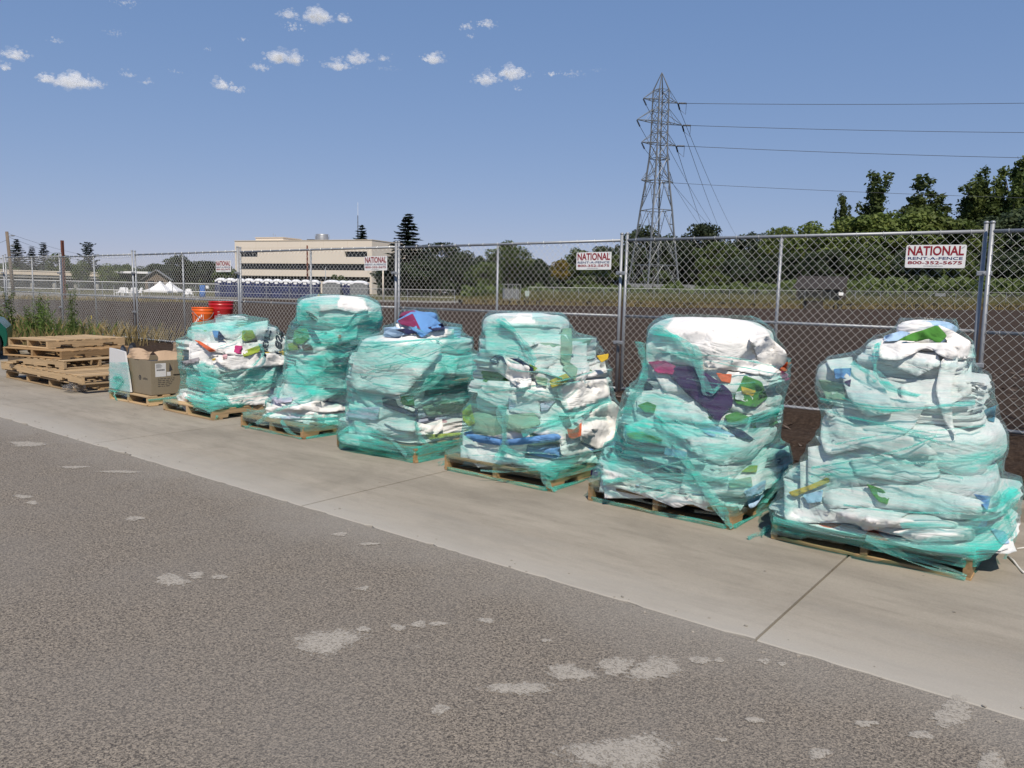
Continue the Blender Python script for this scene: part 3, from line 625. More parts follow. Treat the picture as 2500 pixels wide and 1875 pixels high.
def pallet_parts(parent, w, d, axis, mat, rng, z0=0.0, nd_=7, nb=4, bt=0.019, ns=3, missing=()):
    """axis 'Y': stringers run along Y (their ends face the road); 'X': along X."""
    L, W = (d, w) if axis == 'Y' else (w, d)
    rz = math.pi / 2 if axis == 'Y' else 0
    for i in range(ns):
        t = -W / 2 + 0.022 + i * (W - 0.044) / (ns - 1)
        stringer(L, mat, parent, (t, 0, z0 + bt) if axis == 'Y' else (0, t, z0 + bt), rz)
    def slat(name, s, wd, z):
        if axis == 'Y': board(name, (-W / 2, s - wd / 2, z), (W / 2, s + wd / 2, z + bt), mat, parent, rng)
        else: board(name, (s - wd / 2, -W / 2, z), (s + wd / 2, W / 2, z + bt), mat, parent, rng)
    for i in range(nd_):
        if i in missing: continue
        wd = 0.135 if i in (0, nd_ - 1) else 0.09
        slat('deck_board', -L / 2 + 0.067 + i * (L - 0.135) / (nd_ - 1), wd, z0 + bt + 0.0895)
    for i in range(nb):
        wd = 0.13 if i in (0, nb - 1) else 0.09
        slat('bottom_board', -L / 2 + 0.066 + i * (L - 0.132) / (nb - 1), wd, z0)
    return z0 + 2 * bt + 0.09
PALH = 0.128
def build_stack():
    rng = random.Random(12)
    X = lambda c: -14.06 + (c - 110) * 0.00212
    spec = [  # front right corner, width, depth, stringer axis, material, yaw, deck boards
        ((-11.43, 4.72), 2.45, 1.05, 'Y', 'wood', 0.0, 7, 'long pale pallet lying lowest in the bare pallet stack'),
        ((-11.10, 4.68), 2.85, 1.00, 'X', 'wood', 0.0, 15, 'long notched pallet, second from the bottom of the bare pallet stack'),
        ((-12.08, 4.86), 1.45, 1.12, 'X', 'wood', 0.16, 9, 'notched pallet in the middle of the bare pallet stack'),
        ((-12.24, 4.90), 1.30, 1.30, 'Y', 'wood_dark', 0.26, 8, 'weathered pallet with open ends, second from the top of the bare stack'),
        ((-12.66, 4.88), 0.98, 1.30, 'Y', 'wood', 0.20, 9, 'topmost reddish pallet of the bare pallet stack')]
    z = 0.005
    for ((fx, fy), w, d, ax, mt, yaw, n, lab) in spec:
        c, q = math.cos(yaw), math.sin(yaw)
        t = empty('wooden_pallet', (fx - c * w / 2 - q * d / 2, fy - q * w / 2 + c * d / 2, z), yaw)
        h = pallet_parts(t, w, d, ax, M[mt], rng, nd_=n, nb=5 if ax == 'X' else 4, ns=4 if (w > 2 and ax == 'Y') else 3)
        tag(t, lab, 'pallet', 'bare wooden pallets in the stack'); z += h + 0.003
    # crumpled clear film on the near corner of the lowest pallet
    bx = grid_blob(0.17, 0.14, 0.06, 5, 0.5, 0.6, 0.35)
    o = make('crumpled_film', bx[0] + np.array([0, 0, 0.065]), bx[1], M['clear_film'], None, True, loc=(-11.45, 4.74, 0.0)); tag(o, 'crumpled clear plastic film on the near corner of the lowest bare pallet', 'plastic film')

# ------------------------------------------------------------------ cloth shapes
def grid_blob(a, b, h, seed, exy=0.45, ez=0.6, amp=0.08, nu=64, nv=26, stretch=3.0):
    u = np.linspace(-math.pi, math.pi, nu, endpoint=False); v = np.linspace(-math.pi / 2 * 0.985, math.pi / 2 * 0.985, nv)
    uu, vv = np.meshgrid(u, v, indexing='xy')
    f = lambda c, e: np.sign(c) * np.abs(c) ** e
    P = np.stack([a * f(np.cos(vv), ez) * f(np.cos(uu), exy), b * f(np.cos(vv), ez) * f(np.sin(uu), exy), h * f(np.sin(vv), ez)], -1)
    N = P / np.array([a, b, h]) ** 1.2; N = N / (np.linalg.norm(N, axis=-1, keepdims=True) + 1e-9)
    s = min(a, b)
    q = P / s * np.array([1.0, 1.0, 1.3 * stretch]) + seed * 3.1
    q = q + 0.5 * np.stack([vn(q * 0.7, seed), vn(q * 0.7, seed + 1), vn(q * 0.7, seed + 2)], -1)
    cr = np.clip((ridge(q * 1.1, seed + 3) - 0.72) / 0.28, 0, 1); cr2 = np.clip((ridge(q * 2.1 + 5, seed + 4) - 0.78) / 0.22, 0, 1)
    disp = amp * s * (0.9 * fbm(q * 0.55, seed + 5) - 0.75 * cr ** 1.5 - 0.3 * cr2 ** 1.4 + 0.03 * fbm(q * 3, seed + 6, 2))
    P = P + N * disp[..., None] * np.array([1, 1, 0.7])
    V = P.reshape(-1, 3); idx = np.arange(nu * nv).reshape(nv, nu)
    Fc = [(idx[i, j], idx[i, (j + 1) % nu], idx[i + 1, (j + 1) % nu], idx[i + 1, j]) for i in range(nv - 1) for j in range(nu)]
    Fc += [tuple(idx[0][::-1]), tuple(idx[-1])]
    return V, Fc
def folded(a, b, h, n, seed, axis=0, sag=0.04, crump=0.03, droop_side=1.0):
    """a cloth folded n times: serpentine section extruded; half sizes a, b; height h; base at z = 0"""
    rng = random.Random(seed); pitch = h / n; t = pitch * 0.88
    C = []
    for i in range(n):
        e0 = a * (1.02 - rng.uniform(0, 0.10)); e1 = a * (1.02 - rng.uniform(0, 0.10)); z = (i + 0.5) * pitch
        xs = np.linspace(-e0, e1, 12)
        if i % 2: xs = xs[::-1]
        C += [(x, z) for x in xs]
        if i < n - 1:
            sg = 1 if i % 2 == 0 else -1
            e = xs[-1]
            for k in range(1, 5):
                an = -math.pi / 2 + math.pi * k / 5; C.append((e + sg * pitch * 0.55 * math.cos(an), z + pitch / 2 + pitch / 2 * math.sin(an)))
    C = np.array(C); T = np.gradient(C, axis=0); T /= np.linalg.norm(T, axis=1, keepdims=True) + 1e-9
    Nn = np.stack([-T[:, 1], T[:, 0]], 1); m = len(C); nv = 20
    top = C + Nn * t / 2; bot = C - Nn * t / 2
    vv = np.linspace(-1, 1, nv)
    def surf(S):
        out = np.zeros((m, nv, 3))
        lay = np.clip(S[:, 1] / pitch, 0, n)
        for j, v in enumerate(vv):
            bb = b * (1 + 0.075 * vn(np.stack([lay * 0.9 + (7 if v > 0 else 31), S[:, 0] * 2.1, np.full(m, seed * 1.7)], -1), seed))
            out[:, j, 0] = S[:, 0] * (1 - 0.10 * abs(v) ** 5); out[:, j, 1] = v * bb * (1 - 0.06 * np.abs(S[:, 0] / a) ** 6); out[:, j, 2] = S[:, 1]
        return out
    P = np.concatenate([surf(top).reshape(-1, 3), surf(bot).reshape(-1, 3)])
    # soft deformation
    q = P / np.array([0.34, 0.34, 0.5]) + seed * 2.3
    rho = np.maximum(np.abs(P[:, 0]) / a, np.abs(P[:, 1]) / b)
    P[:, 2] += crump * fbm(q, seed, 3) - sag * np.clip(rho - 0.62, 0, 1) ** 2 * 7 * (0.6 + 0.6 * vn(q * 0.6, seed + 9)) + 0.35 * sag * (1 - rho)
    P[:, 0] += 0.7 * crump * fbm(q * 0.9 + 11, seed + 3, 2); P[:, 1] += 0.7 * crump * fbm(q * 0.9 + 23, seed + 4, 2)
    # pressed dents and creases running in from the edge
    cr = np.clip((ridge(P / np.array([0.22, 0.22, 0.10]) + seed, seed + 5) - 0.8) / 0.2, 0, 1)
    dirn = P[:, :2] / (np.linalg.norm(P[:, :2], axis=1, keepdims=True) + 1e-6)
    P[:, :2] -= dirn * (0.022 * cr * (rho > 0.7))[:, None]
    P[:, 2] = np.maximum(P[:, 2], 0.002)
    k = m * nv; Fc = []
    I = lambda s, i, j: s * k + i * nv + j
    for i in range(m - 1):
        for j in range(nv - 1):
            Fc.append((I(0, i, j), I(0, i, j + 1), I(0, i + 1, j + 1), I(0, i + 1, j))); Fc.append((I(1, i, j), I(1, i + 1, j), I(1, i + 1, j + 1), I(1, i, j + 1)))
    V = list(P)
    def cap(ids):
        nonlocal V
        o = len(V); V += [P[x] for x in ids]; return list(range(o, o + len(ids)))
    for j, fl in ((0, 0), (nv - 1, 1)):
        A = cap([I(0, i, j) for i in range(m)]); B = cap([I(1, i, j) for i in range(m)])
        for i in range(m - 1): Fc.append((A[i], A[i + 1], B[i + 1], B[i]) if not fl else (A[i + 1], A[i], B[i], B[i + 1]))
    for i, fl in ((0, 1), (m - 1, 0)):
        A = cap([I(0, i, j) for j in range(nv)]); B = cap([I(1, i, j) for j in range(nv)])
        for j in range(nv - 1): Fc.append((A[j], A[j + 1], B[j + 1], B[j]) if not fl else (A[j + 1], A[j], B[j], B[j + 1]))
    V = np.array(V)
    if axis == 1: V = np.stack([-V[:, 1], V[:, 0], V[:, 2]], -1)
    return V, Fc
def rolled(r, L, seed, turns=3.2, t=0.022):
    n = int(turns * 18); A = np.linspace(0.6, turns * 2 * math.pi, n); R = 0.03 + (r - 0.03) * (A / A[-1])
    C = np.stack([R * np.cos(A) * 1.12, R * np.sin(A) * 0.92], -1); T = np.gradient(C, axis=0); T /= np.linalg.norm(T, axis=1, keepdims=True); N = np.stack([-T[:, 1], T[:, 0]], -1)
    nv = 18; vv = np.linspace(-1, 1, nv); P = []
    for S in (C + N * t / 2, C - N * t / 2):
        for i in range(n):
            for j, v in enumerate(vv): P.append((v * L + 0.02 * math.sin(i * 0.35 + seed) * (abs(v) > 0.9), S[i, 0], S[i, 1]))
    P = np.array(P); q = P / 0.25 + seed; P = P + 0.022 * np.stack([0 * q[:, 0], fbm(q, seed), fbm(q + 9, seed + 1)], -1)
    P[:, 2] *= 0.94; k = n * nv; Fc = []
    I = lambda s, i, j: s * k + i * nv + j
    for i in range(n - 1):
        for j in range(nv - 1):
            Fc.append((I(0, i, j), I(0, i + 1, j), I(0, i + 1, j + 1), I(0, i, j + 1))); Fc.append((I(1, i, j), I(1, i, j + 1), I(1, i + 1, j + 1), I(1, i + 1, j)))
        Fc.append((I(0, i, 0), I(1, i, 0), I(1, i + 1, 0), I(0, i + 1, 0))); Fc.append((I(0, i, nv - 1), I(0, i + 1, nv - 1), I(1, i + 1, nv - 1), I(1, i, nv - 1)))
    for j in range(nv - 1): Fc.append((I(0, n - 1, j), I(0, n - 1, j + 1), I(1, n - 1, j + 1), I(1, n - 1, j)))
    return P, Fc
def inpoly(p, poly):
    x, y = p[..., 0], p[..., 1]; r = np.zeros(x.shape, bool); n = len(poly); j = n - 1
    for i in range(n):
        xi, yi = poly[i]; xj, yj = poly[j]
        c = ((yi > y) != (yj > y)) & (x < (xj - xi) * (y - yi) / (yj - yi + 1e-12) + xi); r ^= c; j = i
    return r

# ------------------------------------------------------------------ wrapped pallet loads
from mathutils.geometry import delaunay_2d_cdt
W_ = (0.80, 0.785, 0.765); W2 = (0.76, 0.755, 0.74); GW = (0.68, 0.685, 0.68); MINT = (0.735, 0.765, 0.75); NAVY = (0.022, 0.026, 0.075); PURPLE = (0.050, 0.018, 0.085); GREEN = (0.075, 0.24, 0.045); LIME = (0.30, 0.38, 0.06)
BLUE = (0.13, 0.29, 0.58); LBLUE = (0.38, 0.54, 0.72); ORANGE = (0.62, 0.13, 0.05); YELLOW = (0.62, 0.42, 0.05); MAG = (0.42, 0.05, 0.16); LAV = (0.52, 0.50, 0.62); SAGE = (0.30, 0.42, 0.30); GREY = (0.27, 0.26, 0.28); BROWN = (0.10, 0.06, 0.05); PINK = (0.68, 0.42, 0.45); MAROON = (0.20, 0.03, 0.09); TEALB = (0.05, 0.20, 0.30)
COLN = {W_: 'white', W2: 'off-white', GW: 'pale grey', MINT: 'pale mint', NAVY: 'navy', PURPLE: 'dark purple', GREEN: 'green', LIME: 'lime green', BLUE: 'blue', LBLUE: 'light blue', ORANGE: 'orange red', YELLOW: 'yellow', MAG: 'magenta', LAV: 'lavender', SAGE: 'sage green', GREY: 'grey', BROWN: 'brown', PINK: 'pink', MAROON: 'maroon', TEALB: 'teal blue'}
def bvh_of(Vs, Fs):
    V = []; Fc = []
    for v, f in zip(Vs, Fs):
        n = len(V); V += [tuple(x) for x in v]; Fc += [tuple(int(i) + n for i in q) for q in f]
    return BVHTree.FromPolygons(V, Fc)
class Load:
    def __init__(s, xl, sil, cr, seed, label, w=1.10, d=1.28, wood='wood_dark'):
        s.cr = cr; s.seed = seed; s.O = np.array([xl + w / 2, 4.76 + d / 2, 0.0]); s.w, s.d = w, d
        s.D = float(-((s.O + [0, 0, 0.6] - CAM) @ RM)[2])
        s.sil = np.array([(cr(0, y)[1], cr(a, 0)[0], cr(b, 0)[0]) for y, a, b in sil])
        s.t = empty('wrapped_pallet_load', tuple(s.O)); tag(s.t, label, 'wrapped pallet', 'pallet loads of folded textiles wrapped in teal film')
        s.rng = random.Random(seed)
        p = empty('pallet', (0, 0, 0.004), 0, s.t); pallet_parts(p, w, d, 'Y', M[wood], s.rng)
        s.V = []; s.F = []
    def S(s, y):
        xl = np.interp(y, s.sil[:, 0], s.sil[:, 1]); xr = np.interp(y, s.sil[:, 0], s.sil[:, 2]); m = (xl + xr) / 2
        P = at(m, y, s.D) - s.O; a = (xr - xl) * s.D / FPX / 2 / 1.33
        return P, a
    def put(s, name, V, Fc, mat, label=None, smooth=True):
        o = make(name, V, Fc, mat, s.t, smooth)
        if label: o['label'] = label
        s.V.append(np.array(V)); s.F.append(Fc); return o
    def layers(s, spec):
        """bottom to top: (crop y of base, crop y of top, kind, colour, spots, n, scale)"""
        z_prev = PALH + 0.006
        for i, L in enumerate(spec):
            yb, yt, kind, col, spots, n = L[:6]; o = L[6] if len(L) > 6 else {}
            sb = s.cr(0, yb)[1]; stp = s.cr(0, yt)[1]; ym = (sb + stp) / 2
            P, a = s.S(ym); z1 = s.S(stp)[0][2]; z0 = z_prev if 'z0' not in o else z_prev + o['z0']
            h = max(0.03, z1 - z0); a *= o.get('s', 1.0); b = a * o.get('b', 1.13)
            rz = s.rng.uniform(-0.09, 0.09) + o.get('rz', 0); cx = P[0] + o.get('dx', 0) + s.rng.uniform(-0.015, 0.015); cy = P[1] + o.get('dy', 0)
            if i < 2: cx *= 0.35; cy = cy * 0.3 + 0.0
            if kind == 'fold': V, Fc = folded(a, b, h, max(n, min(9, int(round(n * 1.7)))), s.seed * 31 + i, axis=(i + s.seed) % 2 if 'ax' not in o else o['ax'], sag=o.get('sag', 0.018), crump=o.get('cr', 0.02) * 0.7)
            elif kind == 'blob':
                V, Fc = grid_blob(a, b, h / 2 * 1.16, s.seed * 17 + i, o.get('e', 0.5), o.get('ez', 0.55), o.get('amp', 0.16) * 0.6, nu=96, nv=40, stretch=o.get('st', 2.2)); V = V + np.array([0, 0, h / 2])
            elif kind == 'roll': V, Fc = rolled(h / 2, a * 1.02, s.seed + i); V = V + np.array([0, 0, h / 2])
            V = V @ rotz(rz).T
            ti = s.rng.uniform(-0.02, 0.02) + o.get('tx', 0); tj = s.rng.uniform(-0.02, 0.02) + o.get('ty', 0)
            V[:, 2] += V[:, 0] * ti + V[:, 1] * tj
            V = V + np.array([cx, cy, z0]); V[:, 2] = np.maximum(V[:, 2], PALH + 0.006)
            nm = {'fold': 'folded_cloth', 'blob': 'bunched_cloth', 'roll': 'rolled_cloth'}[kind]
            s.put(nm, V, Fc, fabric(col, spots), None if col in (W_, W2, GW, MINT) else COLN[col] + ' folded cloth')
            z_prev = z0 + h * 0.93
    def cast(s, P2, bv, fill=None):
        dep = np.full(len(P2), np.nan)
        for i, (px, py) in enumerate(P2):
            d = ray(px, py); hit = bv.ray_cast(Vector(CAM - s.O), Vector(d))
            if hit[0] is not None: dep[i] = hit[3] * 1.0 / 1.0 if False else float(-((np.array(hit[0]) + s.O - CAM) @ RM)[2])
        return dep
    def patch(s, poly, col, spots=None, th=0.012, wr=0.008, name='draped_cloth', lift=0.012, smooth_n=4, tip=0.0, crisp=False):
        if not hasattr(s, 'bv') or s.bvn != len(s.V): s.bv = bvh_of(s.V, s.F); s.bvn = len(s.V)
        pts = [s.cr(*p) for p in poly]
        # resample and roughen the outline
        B = []; n = len(pts); L = sum(math.dist(pts[i], pts[(i + 1) % n]) for i in range(n)); step = max(L / 48, 2.0)
        for i in range(n):
            a, b = np.array(pts[i]), np.array(pts[(i + 1) % n]); k = max(1, int(np.linalg.norm(b - a) / step))
            for j in range(k): B.append(a + (b - a) * j / k)
        B = np.array(B)
        for _ in range(0 if crisp else 1): B = 0.25 * np.roll(B, 1, 0) + 0.5 * B + 0.25 * np.roll(B, -1, 0)
        lo, hi = B.min(0), B.max(0); g = step * 1.0
        gx, gy = np.meshgrid(np.arange(lo[0] + g / 2, hi[0], g), np.arange(lo[1] + g / 2, hi[1], g)); G = np.stack([gx.ravel(), gy.ravel()], -1)
        r2 = random.Random(len(s.V)); G = G + np.array([[r2.uniform(-g / 3, g / 3), r2.uniform(-g / 3, g / 3)] for _ in range(len(G))]) if len(G) else G
        if len(G):
            G = G[inpoly(G, [tuple(b) for b in B])]
            if len(G):
                dm = np.min(np.linalg.norm(G[:, None] - B[None], axis=2), 1); G = G[dm > g * 0.45]
        A = np.concatenate([B, G]) if len(G) else B; nb = len(B)
        ov, oe, of = delaunay_2d_cdt([Vector(p) for p in A], [(i, (i + 1) % nb) for i in range(nb)], [], 1, 1e-6)[:3]
        A = np.array([tuple(v) for v in ov]); Fc = [tuple(f) for f in of]
        dep = s.cast(A, s.bv); ok = ~np.isnan(dep)
        if ok.sum() < 3: dep[:] = s.D - 0.3; ok[:] = True
        med = np.median(dep[ok]); ok &= np.abs(np.nan_to_num(dep, nan=1e9) - med) < 0.38
        nbr = [set() for _ in A]
        for f in Fc:
            for i in range(len(f)): nbr[f[i]].add(f[(i + 1) % len(f)]); nbr[f[(i + 1) % len(f)]].add(f[i])
        d = np.where(ok, dep, med)
        for it in range(12):
            for i in np.where(~ok)[0]:
                if nbr[i]: d[i] = np.mean([d[j] for j in nbr[i]])
        lo_d = d.copy()
        for it in range(smooth_n): d = np.array([0.5 * d[i] + 0.5 * np.mean([d[j] for j in nbr[i]]) if nbr[i] else d[i] for i in range(len(d))])
        d = np.minimum(d, lo_d + 0.004)
        an = r2.uniform(-0.9, 0.9); ca, sa = math.cos(an), math.sin(an); sc = s.D / 5.0      # long creases in one direction
        q = np.stack([(A[:, 0] * ca + A[:, 1] * sa) / 95.0 * sc, (-A[:, 0] * sa + A[:, 1] * ca) / 26.0 * sc, np.zeros(len(A))], 1) + len(s.V) * 1.37
        q = q + 0.35 * np.stack([vn(q * 1.3, 1), vn(q * 1.3 + 5, 2), 0 * q[:, 0]], 1)
        d = d - lift - wr * (0.8 * fbm(q, len(s.V), 2) + 0.8 * np.clip((ridge(q * 0.9 + 3, len(s.V) + 3) - 0.7) / 0.3, 0, 1))
        if tip: d = d - tip * np.clip((A[:, 1] - A[:, 1].min()) / (np.ptp(A[:, 1]) + 1e-6), 0, 1) ** 2
        top = np.array([at(p[0], p[1], x) for p, x in zip(A, d)]) - s.O; bot = np.array([at(p[0], p[1], x + th) for p, x in zip(A, d)]) - s.O
        # keep clear of the ground
        top[:, 2] = np.maximum(top[:, 2], 0.012); bot[:, 2] = np.maximum(bot[:, 2], 0.008)
        m = len(A); FF = [tuple(f[::-1]) for f in Fc] + [tuple(i + m for i in f) for f in Fc]
        cnt = {}
        for f in Fc:
            for i in range(len(f)): e = (f[i], f[(i + 1) % len(f)]); cnt[e] = 1
        for (a, b) in list(cnt):
            if (b, a) not in cnt: FF.append((a, b, b + m, a + m))
        o = s.put(name, np.concatenate([top, bot]), FF, fabric(col, spots), COLN[col] + ' cloth on the front of the load')
        fixn(o); return o
    def patches(s, lst):
        s.bv = bvh_of(s.V, s.F); s.bvn = -1
        base = s.bv
        for L in lst:
            s.bvn = len(s.V); s.bv = base; kw = L[2] if len(L) > 2 else {}
            s.patch(L[0], L[1], **kw)
    def bump(s, x, y, rx, ry, rz, col):
        px, py = s.cr(x, y); P = at(px, py, s.D) - s.O; V, Fc = grid_blob(rx, ry, rz, s.seed + 3, 0.6, 0.7, 0.15, 64, 28, 1.5); s.put('bunched_cloth', V + P, Fc, fabric(col))
    def flaps(s, n, cols=(W_, W_, W2, GW, MINT, W_, W2), y0=0.08, y1=0.95):
        """loose corners and edges of pale cloth hanging over the front"""
        rng = random.Random(s.seed * 5 + 1); base = bvh_of(s.V, s.F); lo, hi = s.sil[0, 0], s.sil[-1, 0]
        inv = s.cr; s.cr = lambda x, y: (x, y)
        for k in range(n):
            y = lo + (hi - lo) * (y0 + (y1 - y0) * (k + rng.random()) / n); xl = np.interp(y, s.sil[:, 0], s.sil[:, 1]); xr = np.interp(y, s.sil[:, 0], s.sil[:, 2]); w = xr - xl
            cx = xl + w * rng.uniform(0.12, 0.82); fw = w * rng.uniform(0.25, 0.50); fh = fw * rng.uniform(0.38, 0.75); tl = rng.uniform(-0.25, 0.25)
            poly = [(cx - fw * rng.uniform(0.7, 1), y - fh * rng.uniform(0.1, 0.5)), (cx + fw * rng.uniform(-0.3, 0.3), y - fh * rng.uniform(0.3, 0.6)), (cx + fw * rng.uniform(0.7, 1), y - fh * rng.uniform(0.0, 0.5)), (cx + fw * rng.uniform(0.4, 0.9), y + fh * rng.uniform(0.2, 0.6)), (cx + fw * rng.uniform(-0.4, 0.2), y + fh * rng.uniform(0.5, 1.0)), (cx - fw * rng.uniform(0.5, 0.9), y + fh * rng.uniform(0.1, 0.4))]
            if k % 2:                                   # a hanging corner
                tx = rng.uniform(-0.5, 0.5); poly = [(cx - fw * rng.uniform(0.6, 1), y - fh * rng.uniform(0.3, 0.6)), (cx + fw * rng.uniform(0.6, 1), y - fh * rng.uniform(0.2, 0.6)), (cx + fw * rng.uniform(0.5, 0.9), y + fh * rng.uniform(-0.1, 0.2)), (cx + fw * tx, y + fh * rng.uniform(0.6, 1.0)), (cx - fw * rng.uniform(0.5, 0.9), y + fh * rng.uniform(-0.1, 0.3))]
            poly = [(min(max(px, xl + 0.05 * w), xr - 0.10 * w), min(py + (px - cx) * tl, hi - 0.10 * (hi - lo))) for px, py in poly]
            s.bv = base; s.bvn = len(s.V); s.patch(poly, rng.choice(cols), lift=rng.uniform(0.012, 0.03), wr=rng.uniform(0.006, 0.014), name='cloth_flap', smooth_n=24, tip=rng.uniform(0.0, 0.035), crisp=True)
        s.cr = inv
    def decal(s, txt, org, u, v, mat):
        """flat print laid over the cloth: text box corner and its two edge vectors in the crop frame"""
        bv = bvh_of(s.V, s.F); V, Fc = text_mesh(txt, 1, 1, 0.03)
        # refine
        bm = bmesh.new(); vs = [bm.verts.new(x) for x in V]
        for f in Fc:
            try: bm.faces.new([vs[i] for i in f])
            except ValueError: pass
        bmesh.ops.triangulate(bm, faces=bm.faces); bmesh.ops.subdivide_edges(bm, edges=[e for e in bm.edges if e.calc_length() > 0.12], cuts=2, use_grid_fill=True); bmesh.ops.triangulate(bm, faces=bm.faces)
        bm.verts.index_update(); P = np.array([v_.co[:2] for v_ in bm.verts]); Fc = [tuple(x.index for x in f.verts) for f in bm.faces]; bm.free()
        A = np.array([s.cr(org[0] + u[0] * p[0] + v[0] * p[1], org[1] + u[1] * p[0] + v[1] * p[1]) for p in P])
        d = s.cast(A, bv); md = np.nanmedian(d); d = np.where(np.isnan(d) | (np.abs(d - md) > 0.3), md, d) - 0.006
        make('printed_letters', np.array([at(p[0], p[1], x) for p, x in zip(A, d)]) - s.O, Fc, mat, s.t)
    def film(s, bare=(), dense=(), z0=0.10, z1=None, base=0.55, step=0.15, hw=0.19, tilt=0.10, foot=0.012):
        pts = np.concatenate(s.V); nth = 132; zt_ = pts[:, 2].max() + 0.01 if z1 is None else z1
        # pallet corners keep the foot of the film wide
        cor = np.array([(sx * s.w / 2, sy * s.d / 2, z) for sx in (-1, 1) for sy in (-1, 1) for z in np.linspace(0.1, 0.15, 4)]); pts = np.concatenate([pts, cor])
        nz = int((zt_ - z0) / 0.02); zz = np.linspace(z0, zt_, nz); ph = np.linspace(0, 2 * math.pi, 72, endpoint=False); dv = np.stack([np.cos(ph), np.sin(ph)], -1)
        H = np.full((nz, 72), np.nan)
        for i, z in enumerate(zz):
            sel = pts[np.abs(pts[:, 2] - z) < 0.03]
            if len(sel) > 6: H[i] = (sel[:, :2] @ dv.T).max(0)
        for i in range(nz):
            if np.isnan(H[i, 0]): H[i] = H[i - 1] if i else H[np.where(~np.isnan(H[:, 0]))[0][0]]
        cx = (H[:, 0] - H[:, 36]) / 2; cy = (H[:, 18] - H[:, 54]) / 2
        ker = np.exp(-np.arange(-14, 15) ** 2 / 60.0); ker /= ker.sum()
        sm = lambda c: np.convolve(np.pad(c, 14, 'edge'), ker, 'valid')
        cx, cy = sm(cx), sm(cy)
        Hc = H - (cx[:, None] * dv[:, 0] + cy[:, None] * dv[:, 1])
        th = np.linspace(0, 2 * math.pi, nth, endpoint=False)
        ca = np.cos(th[:, None] - ph[None]); ca = np.where(ca > 0.08, ca, np.nan)
        r = np.nanmin(Hc[:, None, :] / ca[None], axis=2)
        k = 5; pad = np.concatenate([np.repeat(r[:1], 2 * k, 0), r, np.zeros((2 * k, nth))]); n2 = nz + 2 * k; dil = np.max([pad[i:i + n2] for i in range(2 * k + 1)], 0)
        clo = np.min([dil[i:i + nz] for i in range(2 * k + 1)], 0)
        k2 = np.array([1, 3, 4, 3, 1]) / 12.0; pad = np.pad(clo, ((2, 2), (0, 0)), 'edge'); smo = sum(k2[i] * pad[i:i + nz] for i in range(5))
        r = np.maximum(smo, r - 0.004) + 0.007
        T, Z = np.meshgrid(th, zz, indexing='xy')
        q = np.stack([np.cos(T) * 3.0, np.sin(T) * 3.0, Z * 16 + np.cos(T - 1) * 1.4], -1)
        r = r + 0.007 * fbm(q, s.seed, 3) + 0.006 * np.clip((ridge(q * np.array([0.8, 0.8, 0.7]) + 9, s.seed + 2) - 0.8) / 0.2, 0, 1)
        r = np.maximum(r, 0.02)
        m_ = np.maximum(np.abs(np.cos(T)) / (s.w / 2), np.abs(np.sin(T)) / (s.d / 2)); rr = 1 / m_ + foot
        r = np.where(Z < 0.34, np.minimum(r, rr + np.clip(Z - 0.13, 0, 1) * 0.8), r)
        P = np.stack([cx[:, None] + r * np.cos(T), cy[:, None] + r * np.sin(T), Z], -1)
        P[..., 2] += 0.008 * fbm(q * 0.5 + 4, s.seed + 5, 2)
        # windings of the film
        rng = random.Random(s.seed + 77); dn = np.zeros_like(T); zc = z0 + 0.02
        edge = 0.012 * fbm(np.stack([np.cos(T) * 2.5, np.sin(T) * 2.5, Z * 0], -1), s.seed + 8, 2)
        while zc < zt_ + 0.12:
            am = rng.uniform(0.02, tilt); p0 = rng.uniform(0, 2 * math.pi)
            u = np.abs(Z + edge - (zc + am * np.cos(T - p0) + 0.4 * am * np.cos(2 * T + p0)))
            dn += base * (u < hw * rng.uniform(0.8, 1.2)); dn += 0.9 * base * (np.abs(u - hw) < 0.012); zc += step * rng.uniform(0.75, 1.25)
        wp = P + s.O; px = project(wp); nrm = np.stack([np.cos(T), np.sin(T), 0 * T], -1); fac = np.sum(nrm * (CAM - wp), -1) > -0.15
        wob = np.stack([5 * vn(wp * 14, 3), 5 * vn(wp * 14 + 7, 4)], -1)
        for pl in dense:
            amt = 1.6
            if isinstance(pl[0], (int, float)): amt, pl = pl[0], pl[1:]
            if amt < 0: dn = np.where(inpoly(px + wob, [s.cr(*p) for p in pl]) & fac, np.maximum(dn * 0.35, 0.16), dn); continue
            dn += 1.5 * amt * (inpoly(px + wob, [s.cr(*p) for p in pl]) & fac)
        for pl in bare: dn = np.where(inpoly(px + wob, [s.cr(*p) for p in pl]) & fac, 0, dn)
        idx = np.arange(nz * nth).reshape(nz, nth); Fc = []
        for i in range(nz - 1):
            for j in range(nth):
                f = (idx[i, j], idx[i, (j + 1) % nth], idx[i + 1, (j + 1) % nth], idx[i + 1, j])
                if dn.ravel()[list(f)].mean() > 0.14: Fc.append(f)
        o = make('stretch_film', P.reshape(-1, 3), Fc, M['film'], s.t, True); o['label'] = 'shiny teal stretch film wound round the load'
        a = o.data.attributes.new('dens', 'FLOAT', 'POINT'); a.data.foreach_set('value', dn.astype(np.float32).ravel())
        ids = list(range(nz * nth)); s.fbv = BVHTree.FromPolygons([tuple(p) for p in P.reshape(-1, 3)], [tuple(int(x) for x in f) for f in [(idx[i, j], idx[i, (j + 1) % nth], idx[i + 1, (j + 1) % nth], idx[i + 1, j]) for i in range(nz - 1) for j in range(nth)]])
